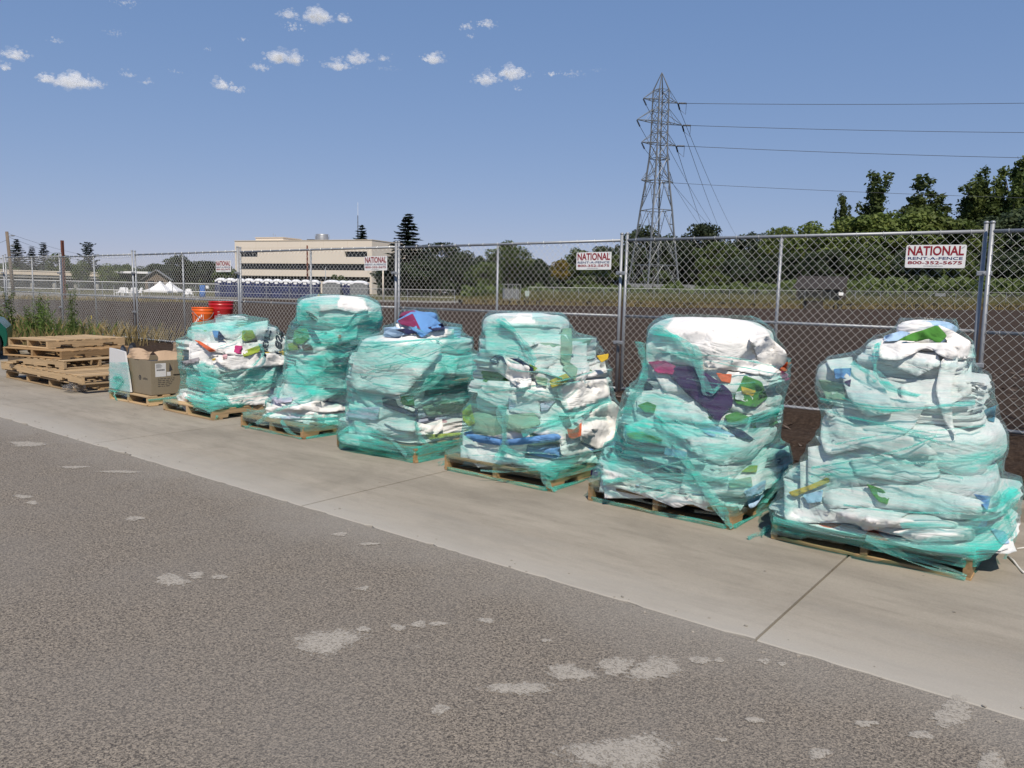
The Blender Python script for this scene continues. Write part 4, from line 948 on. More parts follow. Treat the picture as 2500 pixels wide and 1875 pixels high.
    def strand(s, path, w=0.02, free=False, name='film_strand'):
        pts = [np.array(s.cr(*p)) for p in path]; A = []
        for i in range(len(pts) - 1):
            for k in range(10): A.append(pts[i] + (pts[i + 1] - pts[i]) * k / 10)
        A.append(pts[-1]); A = np.array(A)
        for _ in range(4): A[1:-1] = 0.25 * A[:-2] + 0.5 * A[1:-1] + 0.25 * A[2:]
        d = s.cast(A, s.fbv)
        last = np.nanmedian(d) if not np.all(np.isnan(d)) else s.D - 0.3
        ok = ~np.isnan(d); d = np.interp(np.arange(len(d)), np.where(ok)[0], d[ok]) if ok.any() else np.full(len(d), last)
        for _ in range(3): d[1:-1] = 0.25 * d[:-2] + 0.5 * d[1:-1] + 0.25 * d[2:]
        P = np.array([at(p[0], p[1], x - 0.008) for p, x in zip(A, d)]) - s.O
        if free:
            P = np.array([ground(p[0], p[1], 0.02) for p in A]) - s.O
        P[:, 2] = np.maximum(P[:, 2], 0.014)
        n = len(P); rng = random.Random(len(path) + n + int(pts[0][0])); mb = MB()
        # a bunched strip: several wandering thin plies
        side = np.cross(P[-1] - P[0], CAM - s.O - P[n // 2]); side = side / (np.linalg.norm(side) + 1e-9)
        out = CAM - s.O - P[n // 2]; out /= np.linalg.norm(out)
        for ply in range(3):
            o0 = rng.uniform(-1, 1) * w * 0.45; V = []
            for i in range(n):
                a = 0.5 * math.sin(i * 0.33 + ply * 2) + 0.3 * math.sin(i * 0.9 + ply); wd = w * (0.35 + 0.25 * math.sin(i * 0.21 + ply * 1.3))
                c = P[i] + side * (o0 + w * 0.3 * math.sin(i * 0.27 + ply * 2.2)) + out * 0.003 * ply
                e = side * wd * math.cos(a) + out * abs(wd * math.sin(a)) * 0.5
                V += [c - e, c + out * 0.004, c + e]
            for v in V: v[2] = max(v[2], 0.008)
            mb.add(V, [q for i in range(n - 1) for q in ((i * 3, i * 3 + 1, i * 3 + 4, i * 3 + 3), (i * 3 + 1, i * 3 + 2, i * 3 + 5, i * 3 + 4))])
        return mb.build(name, M['rope_film'], s.t, True)
    def creases(s, n):
        rng = random.Random(s.seed * 3 + 2); lo, hi = s.sil[0, 0], s.sil[-1, 0]; inv = s.cr; s.cr = lambda x, y: (x, y)
        for k in range(n):
            y0 = lo + (hi - lo) * rng.uniform(0.15, 0.92); dy = (hi - lo) * rng.uniform(-0.16, 0.16); f0, f1 = rng.uniform(0.03, 0.35), rng.uniform(0.55, 0.93); pts = []
            for t in np.linspace(0, 1, 5):
                y = y0 + dy * (t - 0.5) + (hi - lo) * 0.012 * math.sin(t * 5 + k); xl = np.interp(y, s.sil[:, 0], s.sil[:, 1]); xr = np.interp(y, s.sil[:, 0], s.sil[:, 2]); pts.append((xl + (xr - xl) * (f0 + (f1 - f0) * t), y))
            s.strand(pts, rng.uniform(0.004, 0.011), name='film_crease')
        s.cr = inv
    def skirt(s, z0, z1, mat='edge_film', grow=0.008, flare=0.0, name='film_band', n=60):
        V = []; nz = 5; rng = random.Random(s.seed + int(z1 * 1000))
        for k in range(nz):
            z = z0 + (z1 - z0) * k / (nz - 1); g = grow + flare * k / (nz - 1)
            for i in range(n):
                a = 2 * math.pi * i / n; c, q = math.cos(a), math.sin(a); m = max(abs(c), abs(q)); x, y = c / m, q / m
                jit = 0.003 * math.sin(i * 1.7 + k * 2.1) + 0.003 * math.sin(i * 0.6 + k)
                V.append((x * (s.w / 2 + g + jit), y * (s.d / 2 + g + jit), max(0.006, z + 0.006 * math.sin(i * 0.5 + k * 0.7 + s.seed))))
        Fc = [(k * n + i, k * n + (i + 1) % n, (k + 1) * n + (i + 1) % n, (k + 1) * n + i) for k in range(nz - 1) for i in range(n)]
        return make(name, V, Fc, M[mat], s.t, True)

C5 = lambda x, y: (1820 + 0.4218 * x, 740 + 0.4218 * y)
C4 = lambda x, y: (1400 + 0.3617 * x, 740 + 0.3617 * y)
C3 = lambda x, y: (1050 + 0.3194 * x, 720 + 0.3194 * y)
C2 = lambda x, y: (400 + 0.3617 * x, 680 + 0.3617 * y)

def load_six():
    L = Load(-1.62, [(118, 1000, 1200), (150, 900, 1240), (220, 760, 1300), (300, 660, 1310), (350, 620, 1340), (450, 560, 1380), (560, 470, 1440), (650, 390, 1455), (750, 380, 1540), (850, 350, 1600), (950, 310, 1580), (1050, 240, 1550), (1130, 205, 1560), (1250, 150, 1595), (1400, 150, 1600)], C5, 6,
             'largest wrapped pallet of pale textiles at the right end of the row')
    L.layers([(1400, 1275, 'fold', W_, ORANGE, 6, {'s': 0.97, 'sag': 0.02}), (1275, 1190, 'fold', W2, None, 5, {'s': 0.96}), (1190, 1070, 'blob', W_, LBLUE, 0, {'amp': 0.2, 'st': 3}),
              (1070, 1000, 'fold', W2, None, 3, {'s': 0.98}), (1000, 870, 'blob', GW, None, 0, {'s': 0.95, 'e': 0.4, 'amp': 0.10}), (870, 620, 'blob', MINT, None, 0, {'s': 1.0, 'amp': 0.15, 'e': 0.5, 'st': 1.6}),
              (620, 520, 'fold', W_, None, 4, {}), (520, 400, 'fold', W2, None, 6, {'s': 0.99}), (400, 300, 'fold', W_, None, 5, {'s': 0.97, 'cr': 0.03}), (300, 225, 'fold', W_, None, 3, {'cr': 0.03}), (225, 120, 'blob', W_, LBLUE, 0, {'s': 0.95, 'amp': 0.25})])
    L.bump(535, 425, 0.12, 0.15, 0.105, W_)
    L.flaps(13)
    L.patches([([(620, 350), (760, 400), (840, 560), (860, 640), (700, 660), (600, 560), (560, 440)], GW, {'lift': 0.05, 'wr': 0.02}), ([(465, 330), (620, 310), (620, 380), (500, 395)], W_, {'lift': 0.03}),
        ([(510, 380), (615, 375), (605, 435), (520, 440)], BLUE, {'lift': 0.045}), ([(570, 455), (612, 440), (605, 485)], PURPLE, {'lift': 0.06}), ([(420, 440), (560, 460), (590, 560), (470, 560)], SAGE, {'lift': 0.02}),
        ([(450, 640), (560, 660), (700, 740), (1000, 780), (1130, 880), (900, 900), (700, 830), (470, 890), (430, 780)], W_, {'lift': 0.03, 'wr': 0.02}), ([(600, 900), (820, 880), (1100, 920), (1140, 1010), (900, 1040), (640, 1000)], GW, {'lift': 0.015, 'wr': 0.012}),
        ([(450, 1080), (700, 1060), (1000, 1050), (1400, 1150), (1360, 1240), (1200, 1260), (1000, 1200), (720, 1180), (450, 1190)], W2, {'lift': 0.02, 'wr': 0.018}),
        ([(245, 1095), (380, 1050), (480, 1005), (490, 1035), (360, 1090), (280, 1125)], YELLOW, {'lift': 0.03}), ([(700, 1045), (790, 1075), (835, 1120), (820, 1168), (770, 1150), (730, 1100)], GREEN, {'lift': 0.045}),
        ([(1320, 1105), (1420, 1120), (1400, 1205)], BLUE, {'lift': 0.035}), ([(1380, 620), (1452, 590), (1440, 690), (1405, 680)], TEALB, {'lift': 0.02}),
        ([(330, 1110), (450, 1080), (440, 1150), (360, 1160)], LBLUE, {'lift': 0.03}),
        ([(470, 1190), (900, 1240), (990, 1262), (690, 1322), (640, 1275)], W_, {'lift': 0.05}), ([(840, 1325), (1000, 1300), (1330, 1310), (1335, 1370), (980, 1384)], W_, {'lift': 0.04}), ([(1410, 1300), (1500, 1320), (1530, 1390), (1480, 1396)], LBLUE, {'lift': 0.02}),
        ([(770, 235), (1190, 228), (1240, 290), (1230, 330), (1140, 312), (1050, 255), (890, 332), (770, 325)], W_, {'lift': 0.06, 'wr': 0.015}), ([(1110, 122), (1200, 160), (1306, 222), (1290, 312), (1200, 322), (1170, 230)], W_, {'lift': 0.03, 'wr': 0.02}),
        ([(880, 215), (960, 175), (1030, 155), (1110, 125), (1170, 190), (1120, 237), (1060, 205), (1000, 222)], GREEN, {'lift': 0.10, 'wr': 0.02}), ([(800, 190), (900, 160), (960, 172), (880, 218), (800, 225)], LBLUE, {'lift': 0.04}),
        ([(1150, 300), (1235, 300), (1230, 340), (1190, 500), (1200, 700), (1225, 785), (1150, 690), (1100, 500), (1130, 340)], W_, {'lift': 0.035, 'wr': 0.012})])
    L.film(bare=[[(60, 1345), (150, 1335), (700, 1405), (1345, 1490), (1350, 1740), (60, 1540)], [(780, 90), (1310, 110), (1320, 310), (1150, 340), (800, 325), (750, 240)], [(250, 1180), (450, 1190), (700, 1235), (1000, 1250), (1330, 1310), (1000, 1385), (640, 1310), (240, 1225)]],
           dense=[[1.4, (150, 1250), (350, 1285), (900, 1370), (1340, 1400), (1340, 1480), (150, 1340)], [1.6, (1300, 1260), (1500, 1060), (1600, 1060), (1620, 1500), (1300, 1620)], [0.8, (500, 880), (1500, 860), (1500, 960), (520, 1010)]], z0=0.02, base=0.30, step=0.2, foot=0.07)
    for p, w in (([(765, 230), (755, 330), (745, 400), (830, 490), (1000, 540)], 0.03), ([(620, 340), (700, 400), (760, 450)], 0.02), ([(430, 560), (800, 620), (1130, 600), (1330, 570)], 0.02), ([(1480, 1110), (1440, 1220), (1300, 1290), (900, 1290)], 0.03), ([(160, 1260), (500, 1340), (900, 1400), (1330, 1450)], 0.03), ([(1500, 1200), (1560, 1350), (1500, 1480)], 0.02), ([(700, 1350), (900, 1450), (1280, 1580)], 0.035)): L.strand(p, w)
    L.creases(9)
    L.skirt(0.07, 0.15, grow=0.012)
    L.strand([(150, 1300), (90, 1330), (40, 1340), (12, 1355)], 0.03, True, 'film_tail'); L.strand([(140, 1285), (105, 1315), (95, 1345)], 0.015, True, 'film_tail')
def load_five():
    L = Load(-2.98, [(118, 640, 1150), (200, 480, 1310), (280, 440, 1425), (400, 490, 1450), (500, 460, 1440), (600, 390, 1425), (700, 335, 1400), (800, 300, 1440), (900, 255, 1450), (1000, 225, 1450), (1100, 185, 1435), (1200, 160, 1425), (1300, 110, 1400), (1450, 95, 1400)], C4, 5,
             'wrapped pallet topped by a big bare white blanket, with dark purple cloth in front')
    L.layers([(1420, 1270, 'fold', W_, None, 4, {'s': 0.95}), (1270, 1160, 'fold', W2, LBLUE, 4, {}), (1160, 1060, 'fold', MINT, None, 3, {'s': 1.0}), (1060, 960, 'fold', MINT, NAVY, 3, {'cr': 0.03}), (960, 790, 'blob', MINT, LBLUE, 0, {'amp': 0.16, 'e': 0.5}),
              (790, 700, 'fold', W2, GREEN, 4, {}), (700, 600, 'fold', W_, None, 4, {'s': 0.97}), (600, 500, 'fold', GW, PURPLE, 4, {'s': 0.97}), (500, 420, 'fold', W2, MAG, 4, {}), (420, 120, 'blob', W_, None, 0, {'amp': 0.10, 'e': 0.6, 'ez': 0.62, 'st': 1.0})])
    L.flaps(14)
    L.patches([([(500, 395), (620, 390), (695, 425), (670, 485), (560, 470)], MAG, {'lift': 0.04}), ([(690, 420), (830, 430), (1000, 540), (1070, 600), (1080, 700), (1000, 760), (985, 825), (880, 705), (760, 610), (720, 560), (640, 490)], PURPLE, {'lift': 0.035, 'wr': 0.014}),
        ([(960, 470), (1070, 480), (1060, 540), (1000, 530)], ORANGE, {'lift': 0.03}), ([(1150, 485), (1270, 530), (1312, 640), (1230, 705), (1100, 680), (1075, 640), (1130, 540)], GREEN, {'lift': 0.05, 'wr': 0.02}), ([(1095, 600), (1150, 590), (1215, 640), (1200, 672), (1090, 650)], W_, {'lift': 0.065}), ([(1130, 560), (1232, 592), (1212, 628), (1140, 612)], YELLOW, {'lift': 0.075}),
        ([(430, 690), (500, 665), (560, 690), (545, 742), (480, 735)], GREEN, {'lift': 0.04}), ([(540, 740), (700, 690), (900, 760), (960, 840), (760, 800), (560, 790)], W2, {'lift': 0.03, 'wr': 0.02}), ([(1020, 760), (1100, 730), (1190, 770), (1170, 815), (1040, 810)], GREEN, {'lift': 0.035}),
        ([(260, 960), (300, 900), (420, 915), (640, 975), (625, 1025), (400, 990), (330, 975), (330, 1010), (500, 1055), (745, 1125), (725, 1165), (500, 1115), (300, 1040)], NAVY, {'lift': 0.025}), ([(350, 880), (460, 865), (610, 920), (560, 948), (380, 912)], LIME, {'lift': 0.03}),
        ([(620, 975), (770, 1005), (750, 1060), (610, 1020)], LBLUE, {'lift': 0.03}), ([(520, 800), (850, 850), (1240, 920), (1240, 1040), (1000, 1100), (780, 1000), (800, 930), (600, 880)], MINT, {'lift': 0.035, 'wr': 0.03}), ([(1000, 815), (1140, 855), (1240, 935), (1100, 905)], NAVY, {'lift': 0.055}), ([(830, 850), (980, 830), (1100, 900), (930, 900)], LBLUE, {'lift': 0.05}),
        ([(1130, 1140), (1190, 1095), (1245, 1095), (1235, 1145)], LIME, {'lift': 0.03}), ([(1050, 1200), (1200, 1170), (1210, 1240), (1050, 1250)], SAGE, {'lift': 0.02}), ([(1150, 1270), (1300, 1190), (1290, 1290), (1230, 1372), (1190, 1390)], LBLUE, {'lift': 0.03, 'spots': BLUE}),
        ([(190, 1115), (330, 1150), (405, 1190), (230, 1218), (180, 1180)], W_, {'lift': 0.05, 'wr': 0.02}), ([(180, 1200), (500, 1260), (700, 1290), (960, 1310), (1050, 1350), (940, 1420), (765, 1340), (720, 1397), (600, 1345), (300, 1245)], W_, {'lift': 0.035}), ([(1020, 1340), (1160, 1350), (1130, 1400), (1030, 1400)], W_, {'lift': 0.03}),
        ([(1380, 1000), (1450, 960), (1477, 1075), (1420, 1115)], W_, {'lift': 0.02}), ([(1390, 400), (1472, 398), (1440, 462), (1390, 455)], ORANGE, {'lift': 0.02}),
        ([(880, 388), (1258, 385), (1255, 485), (1130, 462), (880, 432)], W_, {'lift': 0.04, 'wr': 0.01}), ([(1180, 230), (1310, 215), (1440, 330), (1440, 400), (1330, 500), (1250, 480), (1240, 360)], W_, {'lift': 0.04, 'wr': 0.035}), ([(560, 340), (620, 335), (880, 395), (870, 440), (540, 390)], W2, {'lift': 0.03})])
    L.film(bare=[[(590, 180), (700, 60), (1480, 60), (1490, 470), (1260, 490), (1000, 460), (880, 430), (840, 330), (700, 240)], [(180, 1110), (340, 1155), (260, 1200)], [(160, 1235), (560, 1290), (960, 1330), (1040, 1400), (700, 1410), (300, 1260)]],
           dense=[[-1, (480, 380), (1330, 440), (1340, 720), (1190, 830), (980, 850), (700, 640), (480, 480)], [1.0, (260, 880), (500, 780), (1000, 820), (800, 900), (600, 1000), (700, 1150), (250, 1080)], [1.3, (1400, 700), (1230, 780), (820, 800), (830, 830), (1250, 810), (1440, 740)], [1.8, (1290, 1300), (1440, 1080), (1460, 1350), (1300, 1500), (1080, 1540)]], z0=0.09, base=0.42)
    for p, w in (([(530, 165), (680, 230), (800, 310), (850, 440), (890, 590), (960, 610), (970, 560)], 0.05), ([(440, 260), (480, 420), (440, 560), (380, 640), (335, 740)], 0.05), ([(480, 860), (640, 930), (760, 1080), (900, 1280), (1000, 1440), (1065, 1530)], 0.045), ([(200, 1215), (500, 1170), (800, 1180), (1200, 1220)], 0.03), ([(820, 820), (1100, 820), (1420, 700)], 0.03), ([(1065, 1530), (1250, 1380), (1430, 1150)], 0.05), ([(560, 760), (720, 900), (800, 1000)], 0.015)): L.strand(p, w)
    L.creases(9)
    L.skirt(0.006, 0.035, grow=0.010)
def load_four():
    L = Load(-4.42, [(140, 560, 800), (200, 480, 1020), (260, 395, 1090), (350, 385, 1230), (450, 370, 1275), (550, 370, 1345), (640, 325, 1355), (750, 310, 1380), (850, 300, 1430), (900, 250, 1460), (1000, 260, 1450), (1080, 235, 1400), (1150, 180, 1370), (1250, 160, 1325), (1350, 120, 1290), (1450, 120, 1270)], C3, 4,
             'wrapped pallet with a fat rolled blanket on top and a blue roll low in front')
    L.layers([(1420, 1140, 'blob', MINT, None, 0, {'amp': 0.08, 'e': 0.35, 'ez': 0.6, 'st': 1.0}), (1140, 1060, 'fold', BLUE, None, 2, {'s': 0.97}), (1060, 900, 'blob', SAGE, None, 0, {'amp': 0.12, 's': 0.97}), (900, 730, 'blob', GW, LAV, 0, {'amp': 0.16}),
              (730, 660, 'fold', W_, None, 3, {}), (660, 560, 'fold', W2, GREEN, 4, {'s': 0.98}), (560, 480, 'fold', W_, NAVY, 4, {}), (480, 330, 'fold', W2, SAGE, 3, {'s': 1.0, 'cr': 0.03}), (330, 150, 'blob', W_, None, 0, {'s': 1.12, 'e': 0.5, 'ez': 0.6, 'amp': 0.10, 'st': 1.2})])
    L.flaps(11)
    L.patches([([(450, 510), (540, 436), (610, 520), (760, 540), (780, 690), (690, 722), (560, 620), (480, 560)], W2, {'lift': 0.07, 'wr': 0.03}), ([(450, 500), (500, 455), (560, 470), (590, 545), (550, 500), (490, 540)], NAVY, {'lift': 0.09}), ([(600, 480), (690, 490), (790, 560), (790, 600), (700, 530)], NAVY, {'lift': 0.085}),
        ([(910, 655), (1040, 598), (1072, 640), (1040, 672), (930, 716)], YELLOW, {'lift': 0.055}), ([(755, 525), (825, 560), (790, 585)], LIME, {'lift': 0.08}), ([(800, 620), (900, 640), (890, 700), (820, 680)], SAGE, {'lift': 0.05}),
        ([(1270, 465), (1366, 448), (1360, 490), (1310, 518)], YELLOW, {'lift': 0.0}), ([(1250, 560), (1330, 490), (1358, 600), (1250, 612)], W_, {'lift': 0.01}), ([(960, 715), (1100, 660), (1355, 640), (1380, 770), (1240, 830), (1050, 890), (1000, 830)], W_, {'lift': 0.045, 'wr': 0.025}),
        ([(1010, 560), (1060, 510), (1130, 560), (1110, 660), (1050, 600)], SAGE, {'lift': 0.03}), ([(840, 830), (960, 808), (900, 880), (850, 892)], LAV, {'lift': 0.03}), ([(600, 760), (820, 790), (850, 940), (600, 890)], GW, {'lift': 0.02, 'spots': LAV}),
        ([(245, 890), (310, 830), (345, 980), (300, 1010), (250, 960)], LIME, {'lift': 0.02}), ([(560, 920), (800, 900), (850, 980), (700, 1062), (580, 1020)], SAGE, {'lift': 0.03, 'wr': 0.02}), ([(980, 925), (1060, 925), (1085, 1000), (1040, 1012)], BROWN, {'lift': 0.03}),
        ([(1085, 960), (1200, 900), (1390, 800), (1472, 880), (1410, 1100), (1290, 1185), (1140, 1110), (1160, 1000)], W_, {'lift': 0.05, 'wr': 0.025}), ([(1045, 1020), (1100, 1030), (1160, 972), (1155, 1082), (1090, 1106), (1060, 1090)], ORANGE, {'lift': 0.07}),
        ([(245, 1070), (330, 1060), (560, 1110), (800, 1080), (980, 1055), (1022, 1090), (960, 1122), (560, 1157), (330, 1122)], BLUE, {'lift': 0.05}), ([(990, 1130), (1100, 1100), (1250, 1200), (1300, 1290), (1150, 1280), (1000, 1220)], MINT, {'lift': 0.03, 'wr': 0.03}), ([(1190, 1335), (1290, 1310), (1282, 1390), (1210, 1372)], PURPLE, {'lift': 0.02}),
        ([(520, 205), (750, 145), (840, 215), (1010, 248), (700, 242), (540, 242)], W_, {'lift': 0.015}), ([(1000, 260), (1080, 250), (1090, 420), (1060, 560), (1000, 520)], SAGE, {'lift': 0.02})])
    L.film(bare=[[(1120, 960), (1390, 800), (1480, 870), (1400, 1150), (1300, 1180), (1150, 1100)], [(1000, 720), (1290, 440), (1400, 420), (1400, 780), (1050, 890)], [(240, 1050), (1030, 1030), (1040, 1100), (560, 1165), (330, 1135)], [(600, 440), (900, 620), (880, 700), (700, 730), (560, 640)], [(560, 180), (760, 130), (830, 215), (640, 235)]],
           dense=[[1.2, (930, 900), (1380, 800), (1410, 830), (1080, 1000), (850, 1010)], [1.5, (560, 1170), (820, 1310), (1300, 1190), (1310, 1260), (950, 1400), (700, 1310)], [1.5, (850, 1340), (1270, 1310), (1290, 1480), (960, 1520)], [0.9, (380, 270), (560, 200), (720, 400), (560, 440), (400, 420)]], z0=0.09, base=0.36)
    for p, w in (([(540, 840), (555, 960), (560, 1120), (510, 1260)], 0.055), ([(550, 1160), (700, 1260), (820, 1325), (960, 1395)], 0.04), ([(520, 180), (640, 260), (720, 380), (800, 520)], 0.03), ([(820, 1330), (1000, 1240), (1330, 1185)], 0.03), ([(700, 1060), (900, 980), (1380, 810)], 0.03), ([(860, 1330), (900, 1440), (960, 1510)], 0.03), ([(380, 430), (620, 430), (800, 540)], 0.02)): L.strand(p, w)
    L.creases(9)
    L.skirt(0.006, 0.035, grow=0.010); L.strand([(125, 1265), (100, 1285), (65, 1295)], 0.03, True, 'film_tail')
def load_three():
    L = Load(-5.83, [(222, 1640, 1780), (300, 1520, 1900), (350, 1470, 2060), (400, 1335, 2110), (500, 1300, 2130), (600, 1270, 2130), (700, 1245, 2100), (800, 1250, 2085), (880, 1250, 2080), (950, 1225, 2060), (1050, 1180, 2010), (1150, 1175, 1970)], C2, 3,
             'wrapped pallet with folded bright blue and maroon cloth on top', w=1.06)
    L.layers([(1200, 1090, 'fold', W_, None, 4, {}), (1090, 1010, 'fold', W2, LIME, 4, {}), (1010, 930, 'fold', W_, PINK, 4, {}), (930, 840, 'fold', LAV, W_, 3, {'s': 0.95}), (840, 760, 'fold', GW, None, 4, {'s': 0.92}), (760, 680, 'fold', GREY, None, 4, {'s': 0.95}), (680, 600, 'fold', MINT, None, 4, {}), (600, 500, 'fold', MINT, None, 3, {}), (500, 390, 'blob', W_, None, 0, {'amp': 0.14, 'e': 0.5}), (390, 330, 'fold', LBLUE, NAVY, 5, {'s': 0.8}), (330, 228, 'blob', BLUE, MAROON, 0, {'s': 0.95, 'amp': 0.3, 'e': 0.7})])
    L.flaps(14)
    L.patches([([(1330, 420), (1600, 460), (1850, 430), (1900, 470), (1740, 650), (1620, 790), (1430, 770), (1255, 740), (1270, 600)], W_, {'lift': 0.09, 'wr': 0.03}), ([(1590, 790), (1680, 790), (1695, 860), (1600, 852)], GREEN, {'lift': 0.05}), ([(1470, 800), (1590, 820), (1725, 890), (1705, 945), (1480, 862)], NAVY, {'lift': 0.035}), ([(1560, 800), (1595, 790), (1605, 850), (1700, 880), (1690, 900), (1580, 860)], W_, {'lift': 0.055}),
        ([(1240, 880), (1460, 862), (1440, 962), (1240, 935)], LAV, {'lift': 0.03}), ([(1940, 690), (2085, 660), (2065, 708)], ORANGE, {'lift': 0.02}), ([(1480, 970), (1580, 950), (1700, 960), (1700, 1040), (1560, 1020)], W_, {'lift': 0.04, 'wr': 0.03, 'spots': PINK}), ([(1760, 1055), (2000, 1038), (2030, 1052), (1800, 1088)], LIME, {'lift': 0.03}), ([(1740, 860), (1900, 820), (2060, 830), (2050, 900), (1780, 930)], SAGE, {'lift': 0.02, 'wr': 0.02}),
        ([(1670, 1140), (1792, 1130), (1780, 1182), (1690, 1172)], W_, {'lift': 0.03}), ([(1180, 1040), (1400, 1060), (1640, 1160), (1620, 1180), (1400, 1150), (1190, 1110)], GW, {'lift': 0.03}),
        ([(1480, 365), (1560, 320), (1660, 375), (1560, 395)], LBLUE, {'lift': 0.05, 'spots': NAVY}), ([(1560, 345), (1640, 335), (1715, 365), (1650, 378)], NAVY, {'lift': 0.075}), ([(1560, 290), (1640, 240), (1740, 226), (1830, 270), (1895, 322), (1800, 362), (1740, 402), (1660, 330)], BLUE, {'lift': 0.05, 'wr': 0.02}), ([(1575, 285), (1680, 235), (1735, 345), (1600, 312)], MAROON, {'lift': 0.07}), ([(1780, 330), (1880, 300), (1900, 340), (1830, 355)], NAVY, {'lift': 0.07})])
    L.film(bare=[[(1460, 210), (1900, 210), (1920, 345), (1740, 410), (1480, 405)], [(1350, 395), (1960, 345), (1900, 410), (1600, 440)], [(1690, 940), (2060, 930), (2040, 1030), (1740, 1015)]],
           dense=[[2.0, (1180, 1030), (1320, 960), (1500, 1080), (1650, 1180), (1960, 1120), (1960, 1210), (1640, 1270), (1170, 1160)], [1.3, (1750, 640), (2110, 560), (2090, 860), (1800, 800)], [1.2, (1860, 480), (2130, 460), (2130, 580), (1850, 600)], [0.8, (1240, 780), (1500, 790), (1460, 900), (1240, 890)]], z0=0.02, base=0.36)
    for p, w in (([(1910, 610), (1780, 720), (1640, 820)], 0.06), ([(1180, 1050), (1300, 960), (1500, 1060), (1640, 1190)], 0.03), ([(1260, 440), (1600, 430), (1980, 400)], 0.02), ([(1700, 960), (1740, 1080), (1820, 1140), (1960, 1120)], 0.03)): L.strand(p, w)
    L.creases(9)
    L.skirt(0.006, 0.15, grow=0.012)
def load_two():
    L = Load(-7.44, [(128, 1170, 1300), (180, 970, 1420), (230, 890, 1480), (290, 850, 1510), (350, 832, 1450), (430, 838, 1380), (520, 838, 1350), (600, 832, 1330), (700, 790, 1310), (780, 765, 1290), (850, 690, 1280), (900, 670, 1270), (960, 625, 1260), (1040, 610, 1250)], C2, 2,
             'tallest slim wrapped pallet load, dense teal film with a white patch on top', w=1.09, wood='wood_dark')
    L.layers([(1020, 930, 'fold', W_, NAVY, 4, {}), (930, 850, 'fold', W_, None, 3, {'cr': 0.03}), (850, 790, 'fold', LAV, None, 3, {'s': 0.95}), (790, 720, 'fold', GW, NAVY, 4, {'s': 0.95}), (720, 580, 'blob', MINT, None, 0, {'amp': 0.1}), (580, 500, 'fold', MINT, NAVY, 4, {}), (500, 410, 'fold', GW, SAGE, 4, {}), (410, 340, 'fold', W2, BROWN, 4, {'s': 0.95}), (340, 132, 'blob', W_, None, 0, {'amp': 0.12, 'e': 0.55, 'ez': 0.6})])
    L.flaps(11)
    L.patches([([(1050, 165), (1170, 135), (1320, 138), (1392, 210), (1290, 237), (1160, 205), (1040, 232)], W_, {'lift': 0.03}), ([(955, 222), (1000, 235), (1042, 275), (1000, 275)], BROWN, {'lift': 0.02}), ([(960, 330), (1010, 345), (1062, 430), (1020, 435)], NAVY, {'lift': 0.03}), ([(855, 305), (900, 288), (925, 322), (862, 345)], NAVY, {'lift': 0.02}),  # first brown patch paints the shade inside a slot, not brown cloth
        ([(880, 350), (960, 330), (985, 400), (935, 445), (870, 440)], GREEN, {'lift': 0.025}), ([(835, 440), (900, 430), (910, 480), (845, 490)], LIME, {'lift': 0.03}), ([(930, 450), (990, 440), (1010, 480), (940, 490)], BROWN, {'lift': 0.03}), ([(1130, 548), (1290, 518), (1290, 562), (1150, 572)], NAVY, {'lift': 0.03}), ([(1070, 735), (1240, 740), (1240, 768), (1120, 762)], NAVY, {'lift': 0.03}),
        ([(740, 815), (870, 798), (865, 832), (760, 845)], LAV, {'lift': 0.04}), ([(670, 870), (900, 860), (1030, 822), (1200, 850), (1245, 890), (1100, 905), (890, 885), (690, 905)], W_, {'lift': 0.05, 'wr': 0.03}), ([(780, 930), (920, 925), (920, 950), (800, 950)], LAV, {'lift': 0.03}), ([(935, 962), (1230, 950), (1235, 990), (950, 1002)], W_, {'lift': 0.03}), ([(1180, 380), (1200, 380), (1195, 415), (1175, 412)], ORANGE, {'lift': 0.03})])
    L.film(bare=[[(1190, 100), (1330, 110), (1400, 205), (1300, 225), (1170, 185)], [(670, 815), (1000, 800), (1255, 850), (1245, 905), (1000, 925), (690, 900)]],
           dense=[[1.8, (900, 330), (1060, 290), (1450, 210), (1520, 290), (1360, 470), (1000, 450)], [1.6, (840, 520), (1300, 500), (1300, 800), (1000, 780), (830, 700)], [1.2, (850, 180), (1050, 140), (1060, 250), (850, 330)], [1.6, (1030, 930), (1250, 900), (1250, 1000), (1040, 1000)]], z0=0.08, base=0.42)
    for p, w in (([(1000, 790), (860, 850), (700, 920), (625, 980)], 0.035), ([(790, 960), (840, 1030), (930, 1085)], 0.03), ([(1110, 560), (1060, 640), (940, 690)], 0.03), ([(830, 620), (780, 740), (760, 800)], 0.04), ([(1050, 280), (1180, 330), (1420, 270)], 0.02)): L.strand(p, w)
    L.creases(9)
    L.skirt(0.006, 0.03, grow=0.010); L.strand([(615, 985), (580, 1000), (545, 1005)], 0.05, True, 'film_tail')
